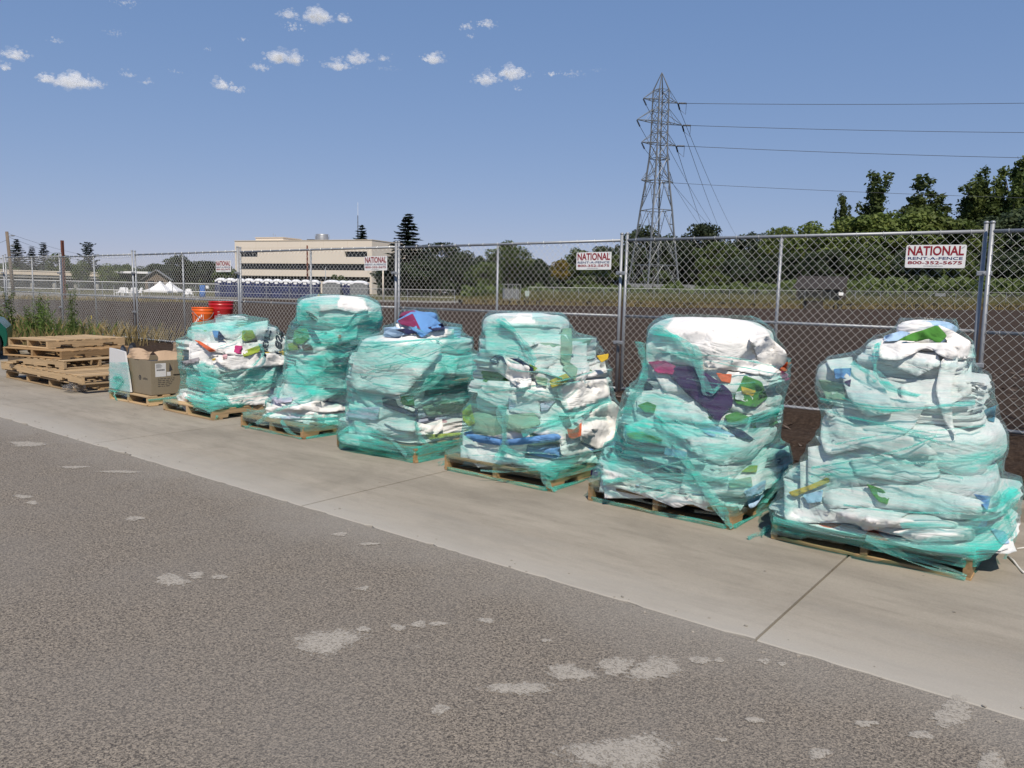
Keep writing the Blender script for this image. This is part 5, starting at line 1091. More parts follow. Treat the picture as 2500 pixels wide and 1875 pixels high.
def load_one():
    L = Load(-9.09, [(250, 420, 500), (300, 310, 620), (330, 180, 740), (400, 150, 825), (480, 135, 830), (560, 135, 830), (640, 150, 825), (720, 150, 800), (780, 100, 790), (850, 80, 760), (930, 60, 720)], C2, 1,
             'wrapped pallet with dark printed letters, below the red and orange buckets', w=1.10, wood='wood')
    L.layers([(930, 800, 'fold', W_, None, 4, {}), (800, 745, 'fold', W_, None, 2, {'s': 0.97}), (745, 600, 'blob', GW, None, 0, {'amp': 0.14}), (600, 550, 'fold', GREY, None, 3, {'s': 0.98}), (550, 480, 'fold', W_, YELLOW, 4, {'s': 1.0}), (480, 420, 'fold', W_, ORANGE, 4, {}), (420, 320, 'blob', W_, LIME, 0, {'amp': 0.14, 'e': 0.45}), (320, 252, 'fold', W2, None, 6, {'s': 0.9, 'cr': 0.04})])
    L.flaps(11)
    L.patches([([(480, 450), (532, 455), (522, 512), (472, 500)], MAG, {'lift': 0.06}), ([(530, 490), (650, 448), (662, 490), (540, 532)], LIME, {'lift': 0.055}), ([(530, 350), (600, 348), (622, 400), (560, 432), (525, 410)], LIME, {'lift': 0.05}), ([(205, 415), (240, 420), (355, 490), (310, 497)], ORANGE, {'lift': 0.06}), ([(370, 348), (420, 410), (362, 416)], NAVY, {'lift': 0.05}), ([(325, 350), (370, 352), (362, 405), (340, 395)], BLUE, {'lift': 0.05}),
        ([(280, 440), (470, 430), (640, 440), (660, 500), (520, 520), (340, 500)], W_, {'lift': 0.04, 'wr': 0.02}), ([(610, 340), (740, 345), (825, 390), (830, 480), (720, 500), (640, 470)], W_, {'lift': 0.04}), ([(320, 535), (660, 500), (830, 520), (825, 580), (450, 625)], W_, {'lift': 0.05, 'wr': 0.02}), ([(325, 540), (350, 535), (345, 555), (325, 555)], YELLOW, {'lift': 0.07}), ([(395, 515), (430, 510), (425, 545), (400, 545)], PINK, {'lift': 0.07}),
        ([(125, 560), (240, 530), (235, 560), (140, 590)], GREY, {'lift': 0.03}), ([(420, 600), (640, 610), (560, 700), (470, 740)], W2, {'lift': 0.02}), ([(420, 795), (780, 735), (770, 800), (700, 850), (440, 855)], W_, {'lift': 0.04, 'wr': 0.02}), ([(80, 790), (150, 765), (170, 860), (250, 900), (240, 942), (170, 930), (100, 830)], W_, {'lift': 0.04})])
    L.decal('ver:', (648, 522), (40, -182), (42, 12), M['letter_navy']); L.decal('rest', (745, 500), (12, -165), (62, 30), M['letter_navy'])
    L.film(bare=[[(130, 410), (480, 425), (650, 490), (830, 515), (790, 600), (430, 620), (250, 560), (130, 590)], [(420, 785), (790, 725), (780, 845), (440, 850)], [(60, 760), (150, 760), (260, 950), (100, 860)]],
           dense=[[-1, (200, 340), (830, 330), (840, 500), (600, 520), (200, 420)], [1.8, (150, 590), (330, 565), (380, 700), (300, 770), (150, 730)], [1.6, (150, 785), (430, 770), (450, 850), (720, 860), (640, 950), (360, 940), (180, 870)], [0.9, (160, 300), (620, 300), (620, 350), (160, 350)], [1.3, (560, 600), (820, 590), (790, 720), (540, 740)]], z0=0.02, base=0.36)
    for p, w in (([(650, 440), (680, 510), (600, 590)], 0.03), ([(300, 880), (420, 860), (600, 880)], 0.05), ([(150, 790), (260, 860), (360, 940)], 0.03), ([(360, 945), (480, 900), (620, 930)], 0.04)): L.strand(p, w)
    L.creases(7)
    return L
build_stack()
load_six(); load_five(); load_four(); load_three(); load_two(); load_one()

# ------------------------------------------------------------------ carton pallet, buckets and small things on the pavement
def build_box_pallet():
    rng = random.Random(31)
    c7 = lambda x, y: (240 + x * 240 / 2096, 820 + y * 240 / 2096)
    x0, x1, yf = -10.50, -9.47, 4.77
    t = empty('wooden_pallet', ((x0 + x1) / 2, yf + 0.62, 0.004)); pallet_parts(t, x1 - x0, 1.24, 'Y', M['wood'], rng); tag(t, 'single wooden pallet carrying the open cardboard carton', 'pallet')
    mb = MB()                                             # green strap along the right side of the pallet
    mb.box((0.52, -0.62, 0.075), (0.528, 0.3, 0.095)); mb.build('strap', M['rope_film'], t)
    z0 = PALH + 0.008; h = 0.435; bx0, bx1, by0, by1 = -10.30, -9.50, 4.83, 5.50
    b = empty('cardboard_carton', ((bx0 + bx1) / 2, (by0 + by1) / 2, z0)); W, D = (bx1 - bx0) / 2, (by1 - by0) / 2
    def wall(name, a, c): m_ = MB(); m_.cbox(a, c, 0.002); return m_.build(name, M['card'], b)
    th = 0.006
    wall('front_wall', (-W, -D, 0), (W, -D + th, h)); wall('back_wall', (-W, D - th, 0), (W, D, h)); wall('side_wall', (-W, -D + th, 0), (-W + th, D - th, h)); wall('side_wall', (W - th, -D + th, 0), (W, D - th, h)); wall('base', (-W, -D, 0.001), (W, D, 0.007))
    def flap(org, u, v, bend=0.06):
        V = []; 
        for i in range(7):
            for j in range(5):
                p = np.array(org) + np.array(u) * (i / 6) + np.array(v) * (j / 4); p = p + np.array([0, 0.02 * math.sin(i * 1.3 + j), bend * 0.3 * math.sin(i * 0.9) * (j / 4)]); V.append(p)
        Fc = [(i * 5 + j, i * 5 + j + 1, i * 5 + j + 6, i * 5 + j + 5) for i in range(6) for j in range(4)]
        o = make('flap', V, Fc, M['card_in'], b); md = o.modifiers.new('t', 'SOLIDIFY'); md.thickness = 0.005; return o
    flap((-W + 0.05, D - 0.004, h), (2 * W - 0.12, 0, 0.0), (0.03, 0.05, 0.17)); flap((-W + 0.12, -D + 0.012, h - 0.004), (2 * W - 0.22, 0.0, 0.01), (0.02, 0.075, 0.115)); flap((W - 0.008, -D + 0.1, h - 0.003), (0, 2 * D - 0.3, 0), (-0.10, 0.02, 0.10))
    V, Fc = grid_blob(W - 0.02, D - 0.02, 0.07, 4, 0.3, 0.4, 0.2, 48, 20, 2.0); make('contents', V + np.array([0, 0, h - 0.12]), Fc, M['black'], b, True)
    # torn and folded down corner piece and print on the right and front side
    def rect(name, face, u0, u1, v0, v1, mat, off=0.0015):
        if face == 'r': V = [(W + off, -D + u0, v0), (W + off, -D + u1, v0), (W + off, -D + u1, v1), (W + off, -D + u0, v1)]
        else: V = [(W - u1, -D - off, v0), (W - u0, -D - off, v0), (W - u0, -D - off, v1), (W - u1, -D - off, v1)]
        return make(name, V, [(0, 1, 2, 3)], mat, b)
    lb = rect('shipping_label', 'r', 0.06, 0.20, 0.23, 0.40, M['foam']); 
    for k in range(16): rect('label_print', 'r', 0.075 + k * 0.0068, 0.078 + k * 0.0068 + (k % 3) * 0.001, 0.305, 0.325, M['ink'], 0.003)
    for k in range(5): rect('label_print', 'r', 0.07, 0.13 + 0.012 * (k % 3), 0.385 - k * 0.011, 0.388 - k * 0.011, M['ink'], 0.003)
    rect('small_label', 'r', 0.21, 0.26, 0.235, 0.285, M['foam'])
    for k in range(5):
        x = 0.09
        while x < 0.32 - 0.02 * k: w = rng.uniform(0.012, 0.05); rect('carton_print', 'r', x, x + w, 0.20 - k * 0.024, 0.207 - k * 0.024, M['ink']); x += w + 0.012
    mb = MB(); mb.cbox((W + 0.004, -D + 0.29, 0.25), (W + 0.012, D - 0.05, h - 0.005), 0.002); mb.build('torn_panel', M['card'], b)
    make('tear', [(W + 0.0025, -D + 0.24, 0.29), (W + 0.0025, -D + 0.285, 0.31), (W + 0.0025, -D + 0.25, 0.40)], [(0, 1, 2)], M['ink'], b)
    # round emblem and word on the front
    ring = [(W - 0.27 + 0.032 * math.cos(a), -D - 0.0015, 0.21 + 0.032 * math.sin(a)) for a in np.linspace(0, 2 * math.pi, 20, endpoint=False)]; make('emblem', ring, [tuple(range(20))], M['ink'], b)
    for k in range(3): rect('emblem_mark', 'f', 0.255, 0.285, 0.192 + k * 0.014, 0.198 + k * 0.014, M['card'], 0.003)
    V, Fc = text_mesh('cuisine', 0.12, 0.03, 0.01); make('carton_word', np.stack([V[:, 0] + W - 0.20, 0 * V[:, 0] - D - 0.0015, V[:, 1] + 0.19], -1), Fc, M['ink'], b)
    tag(b, 'brown cardboard carton with open flaps, round emblem and shipping label', 'carton')
    # pale foam board standing in front, its foot under teal film
    pts = [c7(235, 255), c7(400, 290), c7(560, 340), c7(605, 640), c7(650, 900), c7(690, 1200), c7(460, 1160), c7(240, 1100), c7(238, 700)]
    P = [on_y(x, y, 4.775) for x, y in pts]; o3 = np.array([np.mean([p[0] for p in P]), 4.775, 0.13]); mb = MB(); mb.prism([tuple(p - o3) for p in P], (0, 0, 0), (0, 0.022, 0)); f = fixn(mb.build('foam_board', M['foam'], None, loc=tuple(o3)))
    tag(f, 'slanted pale grey foam board standing at the left of the cardboard carton', 'foam board')
    mb = MB(); V = []; 
    for i in range(14):
        for j in range(14):
            p = on_y(*c7(228 + 470 * i / 13 * (0.92 + 0.02 * j / 13), 560 + 640 * j / 13 + 8 * i * j / 13), 4.762); V.append(tuple(p - o3 + np.array([0, 0.012 * fbm(np.array([[i * 0.7, j * 0.6, 2.0]]), 3, 2)[0] - 0.004, 0])))
    o = make('teal_film_sheet', V, [(i * 14 + j, (i + 1) * 14 + j, (i + 1) * 14 + j + 1, i * 14 + j + 1) for i in range(13) for j in range(13)], M['film'], f, True)
    dn = [0.9 + 3.5 * max(0, 1 - math.hypot((i - 5) / 5, (j - 8) / 4)) for i in range(14) for j in range(14)]; a = o.data.attributes.new('dens', 'FLOAT', 'POINT'); a.data.foreach_set('value', dn)
    for path, w in (([(330, 900), (450, 860), (520, 940), (430, 1080), (380, 1130)], 0.035), ([(250, 1160), (350, 1180), (420, 1180)], 0.02), ([(370, 1170), (340, 1260), (390, 1370), (400, 1410)], 0.022)):
        mb = MB(); Q = [on_y(*c7(x, y), 4.752) - o3 for x, y in path]; 
        for q in Q: q[2] = max(q[2], 0.012 - 0.13)
        mb.tube(Q, [w * 0.4, w * 0.6, w * 0.35] + [w * 0.45] * (len(Q) - 3), 5); mb.build('bunched_film', M['rope_film'], f, True)
    # two black oval pads sticking out of the carton
    for k, (pa, pb, wd, lab) in enumerate([(c7(620, 500), c7(490, 215), 0.052, 'left of the two black oval pads sticking out of the carton'), (c7(640, 480), c7(770, 150), 0.062, 'right, taller of the two black oval pads sticking out of the carton')]):
        a = on_y(*pa, 5.02); e = on_y(*pb, 5.05); L = np.linalg.norm(e - a); ax = (e - a) / L; nrm = np.array([0.35, -0.93, 0.1]); sd = np.cross(ax, nrm); sd /= np.linalg.norm(sd); nrm = np.cross(sd, ax)
        t_ = empty('oval_pad', tuple(a))
        def shell(sc, off, th):
            V = []; n = 24; m = 5
            for r in range(m):
                q = r / (m - 1)
                for i in range(n):
                    an = 2 * math.pi * i / n; l = L * (0.5 + 0.5 * math.sin(an) * sc * (1 - q * 0.999)); w_ = wd * math.cos(an) * sc * (1 - q * 0.999) * (0.75 + 0.5 * (0.5 + 0.5 * math.sin(an)))
                    V.append(ax * l + sd * w_ + nrm * (off + th * math.sin(q * math.pi / 2)))
            return V, [(r * n + i, r * n + (i + 1) % n, (r + 1) * n + (i + 1) % n, (r + 1) * n + i) for r in range(m - 1) for i in range(n)]
        V, Fc = shell(1.0, 0, -0.03); make('back', V, Fc, M['black'], t_, True)
        V, Fc = shell(1.0, 0.0, 0.018); make('rim', V, Fc, M['black'], t_, True); V, Fc = shell(0.7, 0.0185, 0.004); make('inset', V, Fc, plain('grey_gloss_inset', (0.06, 0.065, 0.075), 0.25), t_, True)
        tag(t_, lab, 'pad', 'black oval pads in the carton')
    # black wrapped bundle behind the carton
    V, Fc = grid_blob(0.44, 0.26, 0.235, 9, 0.25, 0.3, 0.05, 64, 26, 8.0); o = make('black_wrapped_bundle', V + np.array([0, 0, 0.235]), Fc, M['black_gloss'], None, True, loc=(-9.74, 5.79, PALH + 0.008)); tag(o, 'bundle wrapped in shiny black film behind the cardboard carton', 'bundle')
build_box_pallet()
def bucket(name, loc, r, h, mat, lab, rz=0.0):
    t = empty(name, loc, rz); mb = MB()
    mb.lathe([(0.0, 0.002), (r * 0.86, 0.0), (r * 0.88, 0.006), (r * 0.97, h * 0.72), (r * 1.0, h * 0.74), (r * 1.0, h * 0.78), (r * 0.985, h * 0.79), (r * 1.0, h * 0.86), (r * 1.02, h * 0.87), (r * 1.02, h * 0.90), (r * 1.0, h * 0.905), (r * 1.005, h - 0.012), (r * 1.03, h - 0.01), (r * 1.03, h), (r * 0.97, h), (r * 0.94, h * 0.5), (r * 0.84, 0.01), (0, 0.01)], 32)
    mb.build('body', mat, t, True)
    mb = MB(); mb.tube([(r * 1.03 * math.cos(a), r * 1.03 * math.sin(a) , h * 0.88 - 0.12 * math.sin((a + 1.9)) ** 2 * (1 if True else 0)) for a in np.linspace(-1.9, 1.2, 16)], 0.003, 5)
    if name == 'orange_bucket': mb.build('handle', M['galv'], t, True)
    tag(t, lab, 'bucket'); return t
def curved_mark(parent, r, a0, a1, z0, z1, mat, name='mark', rr=1.0):
    n = 6; V = []
    for i in range(n + 1):
        a = a0 + (a1 - a0) * i / n
        for z, k in ((z0, 0.88 + 0.09 * z0 / 0.266), (z1, 0.88 + 0.09 * z1 / 0.266)): V.append((r * (k + 0.012) * math.cos(a), r * (k + 0.012) * math.sin(a), z))
    return make(name, V, [(2 * i, 2 * i + 2, 2 * i + 3, 2 * i + 1) for i in range(n)], mat, parent)
def build_buckets():
    p = at(541, 808, 10.15); R = 57 * 10.15 / FPX / 2; b = bucket('red_bucket', tuple(p), R, 0.385, M['red'], 'red plastic bucket standing on the back of the lettered load')
    va = math.atan2(-p[1], -p[0])
    for k in range(6): curved_mark(b, R, va - 0.30, va - 0.30 + (0.16 if k % 2 else 0.24), 0.10 + k * 0.030, 0.1045 + k * 0.030, M['white_paint'], 'measure_mark')
    curved_mark(b, R, va + 0.05, va + 0.26, 0.06, 0.16, plain('faded_print', (0.5, 0.28, 0.3), 0.6), 'printed_box'); 
    for k in range(2): curved_mark(b, R, va + 0.42, va + 0.80, 0.155 + k * 0.02, 0.167 + k * 0.02, M['white_paint'], 'printed_line')
    curved_mark(b, R, va + 0.50, va + 0.72, 0.10, 0.135, M['white_paint'], 'printed_line'); curved_mark(b, R, va - 1.1, va - 0.98, 0.08, 0.16, M['white_paint'], 'printed_curve')
    p = at(496, 812, 10.0); R = 50 * 10.0 / FPX / 2; b = bucket('orange_bucket', tuple(p), R, 0.325, M['orange'], 'orange plastic bucket standing left of the red bucket')
    va = math.atan2(-p[1], -p[0])
    for a0, a1, z0, z1 in ((va - 0.95, va + 0.05, 0.24, 0.247), (va - 0.95, va + 0.05, 0.10, 0.107), (va + 0.03, va + 0.06, 0.10, 0.247), (va - 0.97, va - 0.94, 0.10, 0.247)): curved_mark(b, R, a0, a1, z0, z1, M['white_paint'], 'emblem_frame')
    for k in range(5):
        a0 = va - 0.85 + 0.17 * k; z = 0.115 + 0.022 * k
        curved_mark(b, R, a0, a0 + 0.10, z, z + 0.035, M['white_paint'], 'emblem_stroke')
build_buckets()
def small_things():
    # cord on the pavement at the right end
    for k, (path, lab) in enumerate([([(2462, 1358), (2475, 1370), (2486, 1382), (2494, 1392), (2500, 1398)], 'frayed white cord end on the pavement right of the largest load'), ([(2482, 1338), (2500, 1337), (2530, 1338), (2570, 1345)], 'thin white cord lying behind the frayed cord at the right edge')]):
        mb = MB(); P = [ground(x, y, 0.012) for x, y in path]; o0 = P[0].copy(); P = [p - o0 + np.array([0, 0, 0.004 * math.sin(i * 2.0) + 0.008]) for i, p in enumerate(P)]
        mb.tube(P, 0.007 if k == 0 else 0.005, 6); o = mb.build('cord', M['rope'], None, True, loc=(o0[0], o0[1], 0.0)); tag(o, lab, 'cord')
    a = ground(1497, 970, 0.14); e = ground(1522, 974, 0.14); mb = MB(); mb.tube([(0, 0, 0), tuple((e - a) * 0.5 + np.array([0, 0, 0.01])), tuple(e - a)], 0.022, 10)
    o = mb.build('orange_pipe', M['orangepipe'], None, True, loc=tuple(a)); tag(o, 'short orange plastic pipe on the dirt by the kerb behind the fourth load', 'pipe')
def grit():
    rng = np.random.default_rng(77); bm = bmesh.new(); bmesh.ops.create_icosphere(bm, subdivisions=1, radius=1.0); sv = np.array([v.co[:] for v in bm.verts]); sf = [[v.index for v in f.verts] for f in bm.faces]; bm.free(); V = []; Fc = []
    for k in range(230):
        if k < 120: x, y = rng.uniform(-14, 1.5), EDGE + rng.normal() * 0.10
        else: x, y = rng.uniform(-12, 1.5), rng.uniform(1.2, 6.3)
        r = rng.uniform(0.0025, 0.008); q = sv * (1 + 0.25 * rng.normal(size=(len(sv), 1))) * r * np.array([1.3, 1, 0.6]); z = (0.004 if y > EDGE else 0.0) + r * 0.4; n = len(V); V += list(q + np.array([x, y, z])); Fc += [[a + n for a in f] for f in sf]
    o = make('grit', V, Fc, plain('stone_grit', (0.26, 0.235, 0.20), 0.9, 0, 0.6, 4.0)); tag(o, 'small loose stones and grit along the edge of the pavement', 'grit', kind='stuff')
grit()
small_things()
def build_car():
    g = ground(10, 877); nose = on_y(20.5, 850, g[1]); O = np.array([nose[0], g[1], 0.0]); v_ = ray(12, 860); t = empty('parked_car', tuple(O), math.atan2(v_[1], v_[0]) - math.pi / 2 - 0.06); W = 1.72
    ax, ar, az = -0.42, 0.345, 0.315
    prof = [(-0.02, 0.62), (0.0, 0.50), (-0.015, 0.34), (-0.05, 0.24)]
    arch = lambda c: [(c + ar * math.cos(a), max(0.2, az + ar * math.sin(a))) for a in np.linspace(-0.2, math.pi + 0.2, 13)]
    pts = [(-0.06, 0.22)] + arch(ax) + [(ax - ar - 0.02, 0.2), (-3.0 + ar + 0.02, 0.2)] + arch(-3.0) + [(-3.85, 0.22), (-3.95, 0.40), (-3.93, 0.80), (-3.75, 0.92), (-3.55, 1.28), (-3.2, 1.42), (-2.2, 1.45), (-1.65, 1.38), (-1.15, 0.98), (-0.55, 0.86), (-0.15, 0.78), (-0.02, 0.62), (0.0, 0.48), (-0.02, 0.32)]
    mb = MB(); mb.prism([(x, 0, z) for x, z in pts], (0, 0, 0), (0, W, 0)); o = fixn(mb.build('body', M['greenpaint'], t)); md = o.modifiers.new('b', 'BEVEL'); md.width = 0.06; md.segments = 3; md.limit_method = 'ANGLE'; md.angle_limit = 0.6
    mb = MB(); mb.prism([(x, 0, z) for x, z in [(-3.35, 0.97), (-3.25, 1.33), (-2.3, 1.37), (-1.72, 1.31), (-1.30, 0.97)]], (0, -0.006, 0), (0, W + 0.006, 0)); fixn(mb.build('side_window', M['winglass'], t))
    for c in (ax, -3.0):
        for y in (0.02, W - 0.22):
            mb = MB(); mb.lathe([(0.19, 0.0), (0.30, -0.005), (0.32, 0.02), (0.32, 0.18), (0.30, 0.2), (0.0, 0.2)], 24); w = mb.build('wheel', M['black'], t, True, loc=(c, y, az)); w.rotation_euler = (-math.pi / 2, 0, 0); w.location.z = 0.322
            mb = MB(); mb.lathe([(0.0, 0.012), (0.05, 0.008), (0.06, 0.02), (0.19, 0.03), (0.195, 0.0), (0.20, 0.0)], 24); mb.build('rim', M['chrome'], w, True)
            for k in range(5):
                mb = MB(); a = k * 2 * math.pi / 5; mb.tube([(0.04 * math.cos(a), 0.04 * math.sin(a), 0.006), (0.185 * math.cos(a), 0.185 * math.sin(a), 0.004)], 0.018, 5); mb.build('spoke', M['chrome'], w, True)
    tag(t, 'dark green car cut off by the left picture edge, beyond the pallet stack', 'car')
build_car()

# ------------------------------------------------------------------ vegetation
def quads(C, N, S, rng, asp=1.6):
    n = len(C); a = rng.normal(size=(n, 3)); T = np.cross(N, a); T /= np.linalg.norm(T, axis=1, keepdims=True) + 1e-9; B = np.cross(N, T)
    S = np.broadcast_to(S, (n,))[:, None]; T = T * S * asp / 2; B = B * S / 2
    V = np.stack([C - T, C - B * 0.9, C + T, C + B * 0.9], 1).reshape(-1, 3); return V
def quadmesh(name, V, mat):
    n = len(V) // 4; me = bpy.data.meshes.new(name); me.vertices.add(len(V)); me.vertices.foreach_set('co', V.astype(np.float32).ravel())
    me.loops.add(4 * n); me.loops.foreach_set('vertex_index', np.arange(4 * n, dtype=np.int32)); me.polygons.add(n); me.polygons.foreach_set('loop_start', np.arange(0, 4 * n, 4, dtype=np.int32))
    me.update(calc_edges=True); me.materials.append(mat); return me
def rdir(rng, n): d = rng.normal(size=(n, 3)); return d / np.linalg.norm(d, axis=1, keepdims=True)
def crown_broad(seed, mat, nb=46, per=130, wide=0.36, low=0.22, leaf=0.030):
    rng = np.random.default_rng(seed); Vs = []; cs = []
    for k in range(nb):
        d = rdir(rng, 1)[0]; r = rng.uniform(0.25, 1.0) ** 0.6; zc = low + (1 - low) * 0.52
        c = np.array([d[0] * wide * r, d[1] * wide * r, zc + d[2] * (1 - low) * 0.42 * r]); c[:2] *= 1.15 - 0.55 * max(0, (c[2] - zc) / 0.5); br = rng.uniform(0.07, 0.135)
        n = int(per * (br / 0.1) ** 2); q = rdir(rng, n); rad = br * rng.uniform(0.55, 1.12, n) ** 0.7; C = c + q * rad[:, None] * np.array([1.15, 1.15, 0.8])
        N = q * 0.6 + rdir(rng, n) * 0.7 + np.array([0, 0, 0.35]); N /= np.linalg.norm(N, axis=1, keepdims=True)
        Vs.append(quads(C, N, leaf * rng.uniform(0.6, 1.3, n), rng)); cs.append(c)
    return quadmesh('crown', np.concatenate(Vs), mat), cs
def crown_cotton(seed, mat, limbs=15, leaf=0.019):
    rng = np.random.default_rng(seed); Vs = []; cs = []
    for k in range(limbs):
        a = rng.uniform(0, 6.28); spread = rng.uniform(0.01, 0.14); z0 = rng.uniform(0.15, 0.5); z1 = min(1.0, z0 + rng.uniform(0.3, 0.55)) if k else 1.0
        nj = 9 if k else 18
        for j in range(nj):
            t = j / (nj - 1.0); z = z0 + (z1 - z0) * t; rr = spread * (0.25 + 0.9 * t) * (1 if k else 0.2); c = np.array([rr * math.cos(a), rr * math.sin(a), z]) + rng.normal(size=3) * 0.014
            br = rng.uniform(0.038, 0.075) * (1.25 - 0.7 * t); n = int(80 * br / 0.045); q = rdir(rng, n); C = c + q * (br * rng.uniform(0.2, 1.25, n))[:, None] * np.array([1.0, 1.0, 1.35])
            N = q * 0.5 + rdir(rng, n) * 0.8; N /= np.linalg.norm(N, axis=1, keepdims=True); Vs.append(quads(C, N, leaf * rng.uniform(0.6, 1.3, n), rng)); cs.append(c)
    return quadmesh('crown', np.concatenate(Vs), mat), cs
def crown_conifer(seed, mat, levels=26, rad=0.20, droop=0.35, leaf=0.03, start=0.1, flat=False):
    rng = np.random.default_rng(seed); Vs = []
    for k in range(levels):
        t = k / (levels - 1.0); z = start + (1 - start) * t; R = rad * ((1 - t) ** 0.85 + 0.03) * rng.uniform(0.75, 1.15)
        if flat: R = rad * (1 - 0.55 * t) * (1.0 if k % 3 == 0 else 0.6) * rng.uniform(0.7, 1.1)
        nb = int(5 + 8 * (1 - t))
        for b in range(nb):
            a = b * 2 * math.pi / nb + rng.uniform(-0.4, 0.4); L = R * rng.uniform(0.65, 1.15); m = max(4, int(26 * L / 0.2) + 4)
            s = rng.uniform(0.05, 1, m) ** 0.8; C = np.stack([s * L * math.cos(a), s * L * math.sin(a), z - droop * s * L + 0.25 * L * s ** 3], -1) + rng.normal(size=(m, 3)) * np.array([0.009, 0.009, 0.006]) * (1.4 - s)[:, None]
            N = np.stack([0.4 * rng.normal(size=m), 0.4 * rng.normal(size=m), np.ones(m)], -1); N /= np.linalg.norm(N, axis=1, keepdims=True); Vs.append(quads(C, N, leaf * rng.uniform(0.6, 1.2, m), rng, 1.9))
    return quadmesh('crown', np.concatenate(Vs), mat), []
def trunk_mesh(cs, r=0.022, top=0.75, seed=0):
    mb = MB(); rng = random.Random(seed); pts = [(rng.uniform(-0.008, 0.008) * i, rng.uniform(-0.008, 0.008) * i, -0.02 + top * i / 6) for i in range(7)]; mb.tube(pts, [r * (1 - 0.8 * i / 6) for i in range(7)], 7)
    for c in cs[::max(1, len(cs) // 12)] if cs else []:
        k = rng.randint(2, 4); p0 = np.array(pts[k]); c = np.array(c); mid = (p0 + c) / 2 + np.array([0, 0, -0.03]); mb.tube([p0, mid, c], [r * 0.4, r * 0.25, r * 0.06], 5)
    me = bpy.data.meshes.new('trunk'); me.from_pydata([tuple(map(float, v)) for v in mb.V], [], mb.F); me.materials.append(M['bark']); me.shade_smooth(); return me
KINDS = {}
def kinds():
    def reg(k, cm, r=0.022, top=0.75, s=0): KINDS.setdefault(k, []).append((cm[0], trunk_mesh(cm[1], r, top, s)))
    for i in range(3): reg('bright', crown_broad(10 + i, M['leaf_a'])); reg('mid', crown_broad(20 + i, M['leaf_b'])); reg('dark', crown_broad(30 + i, M['leaf_c'], wide=0.32))
    reg('low', crown_broad(50, M['leaf_b'], 60, 130, 0.5, 0.02, 0.034)); reg('low', crown_broad(51, M['leaf_a'], 60, 130, 0.5, 0.02, 0.034))
    reg('lowdark', crown_broad(52, M['leaf_c'], 60, 130, 0.5, 0.02, 0.034)); reg('yellow', crown_broad(60, M['leaf_y'], 30, 130, 0.26, 0.25))
    for i in range(4): reg('cotton', crown_cotton(70 + i, M['leaf_b']), 0.014, 0.9, i)
    reg('spire', crown_broad(80, M['leaf_a'], 40, 120, 0.18, 0.05, 0.024))
    for i in range(2): reg('spruce', crown_conifer(90 + i, M['needle']), 0.014, 0.98)
    reg('fir', crown_conifer(95, M['needle'], 22, 0.14, 0.2), 0.014, 0.98); reg('cedar', crown_conifer(96, M['needle'], 20, 0.34, 0.05, 0.03, 0.25, True), 0.016, 0.98)
kinds()
def tree(kind, px, ytop, depth, wid, label, name, group, var=0):
    x, y = at2(px, depth); z = zt(x, y); h = at(px, ytop, depth)[2] - z
    t = empty(name, (x, y, z), (px * 1.7) % 6.28); c, tr = KINDS[kind][var % len(KINDS[kind])]
    for nm, me in (('crown', c), ('trunk', tr)):
        o = bpy.data.objects.new(nm, me); link(o, t)
    t.scale = (h * wid, h * wid, h); tag(t, label, 'tree', group)
G1 = 'trees beyond the far road at the left'; G2 = 'trees right of the tan building'; G3 = 'big trees behind the field at the right'
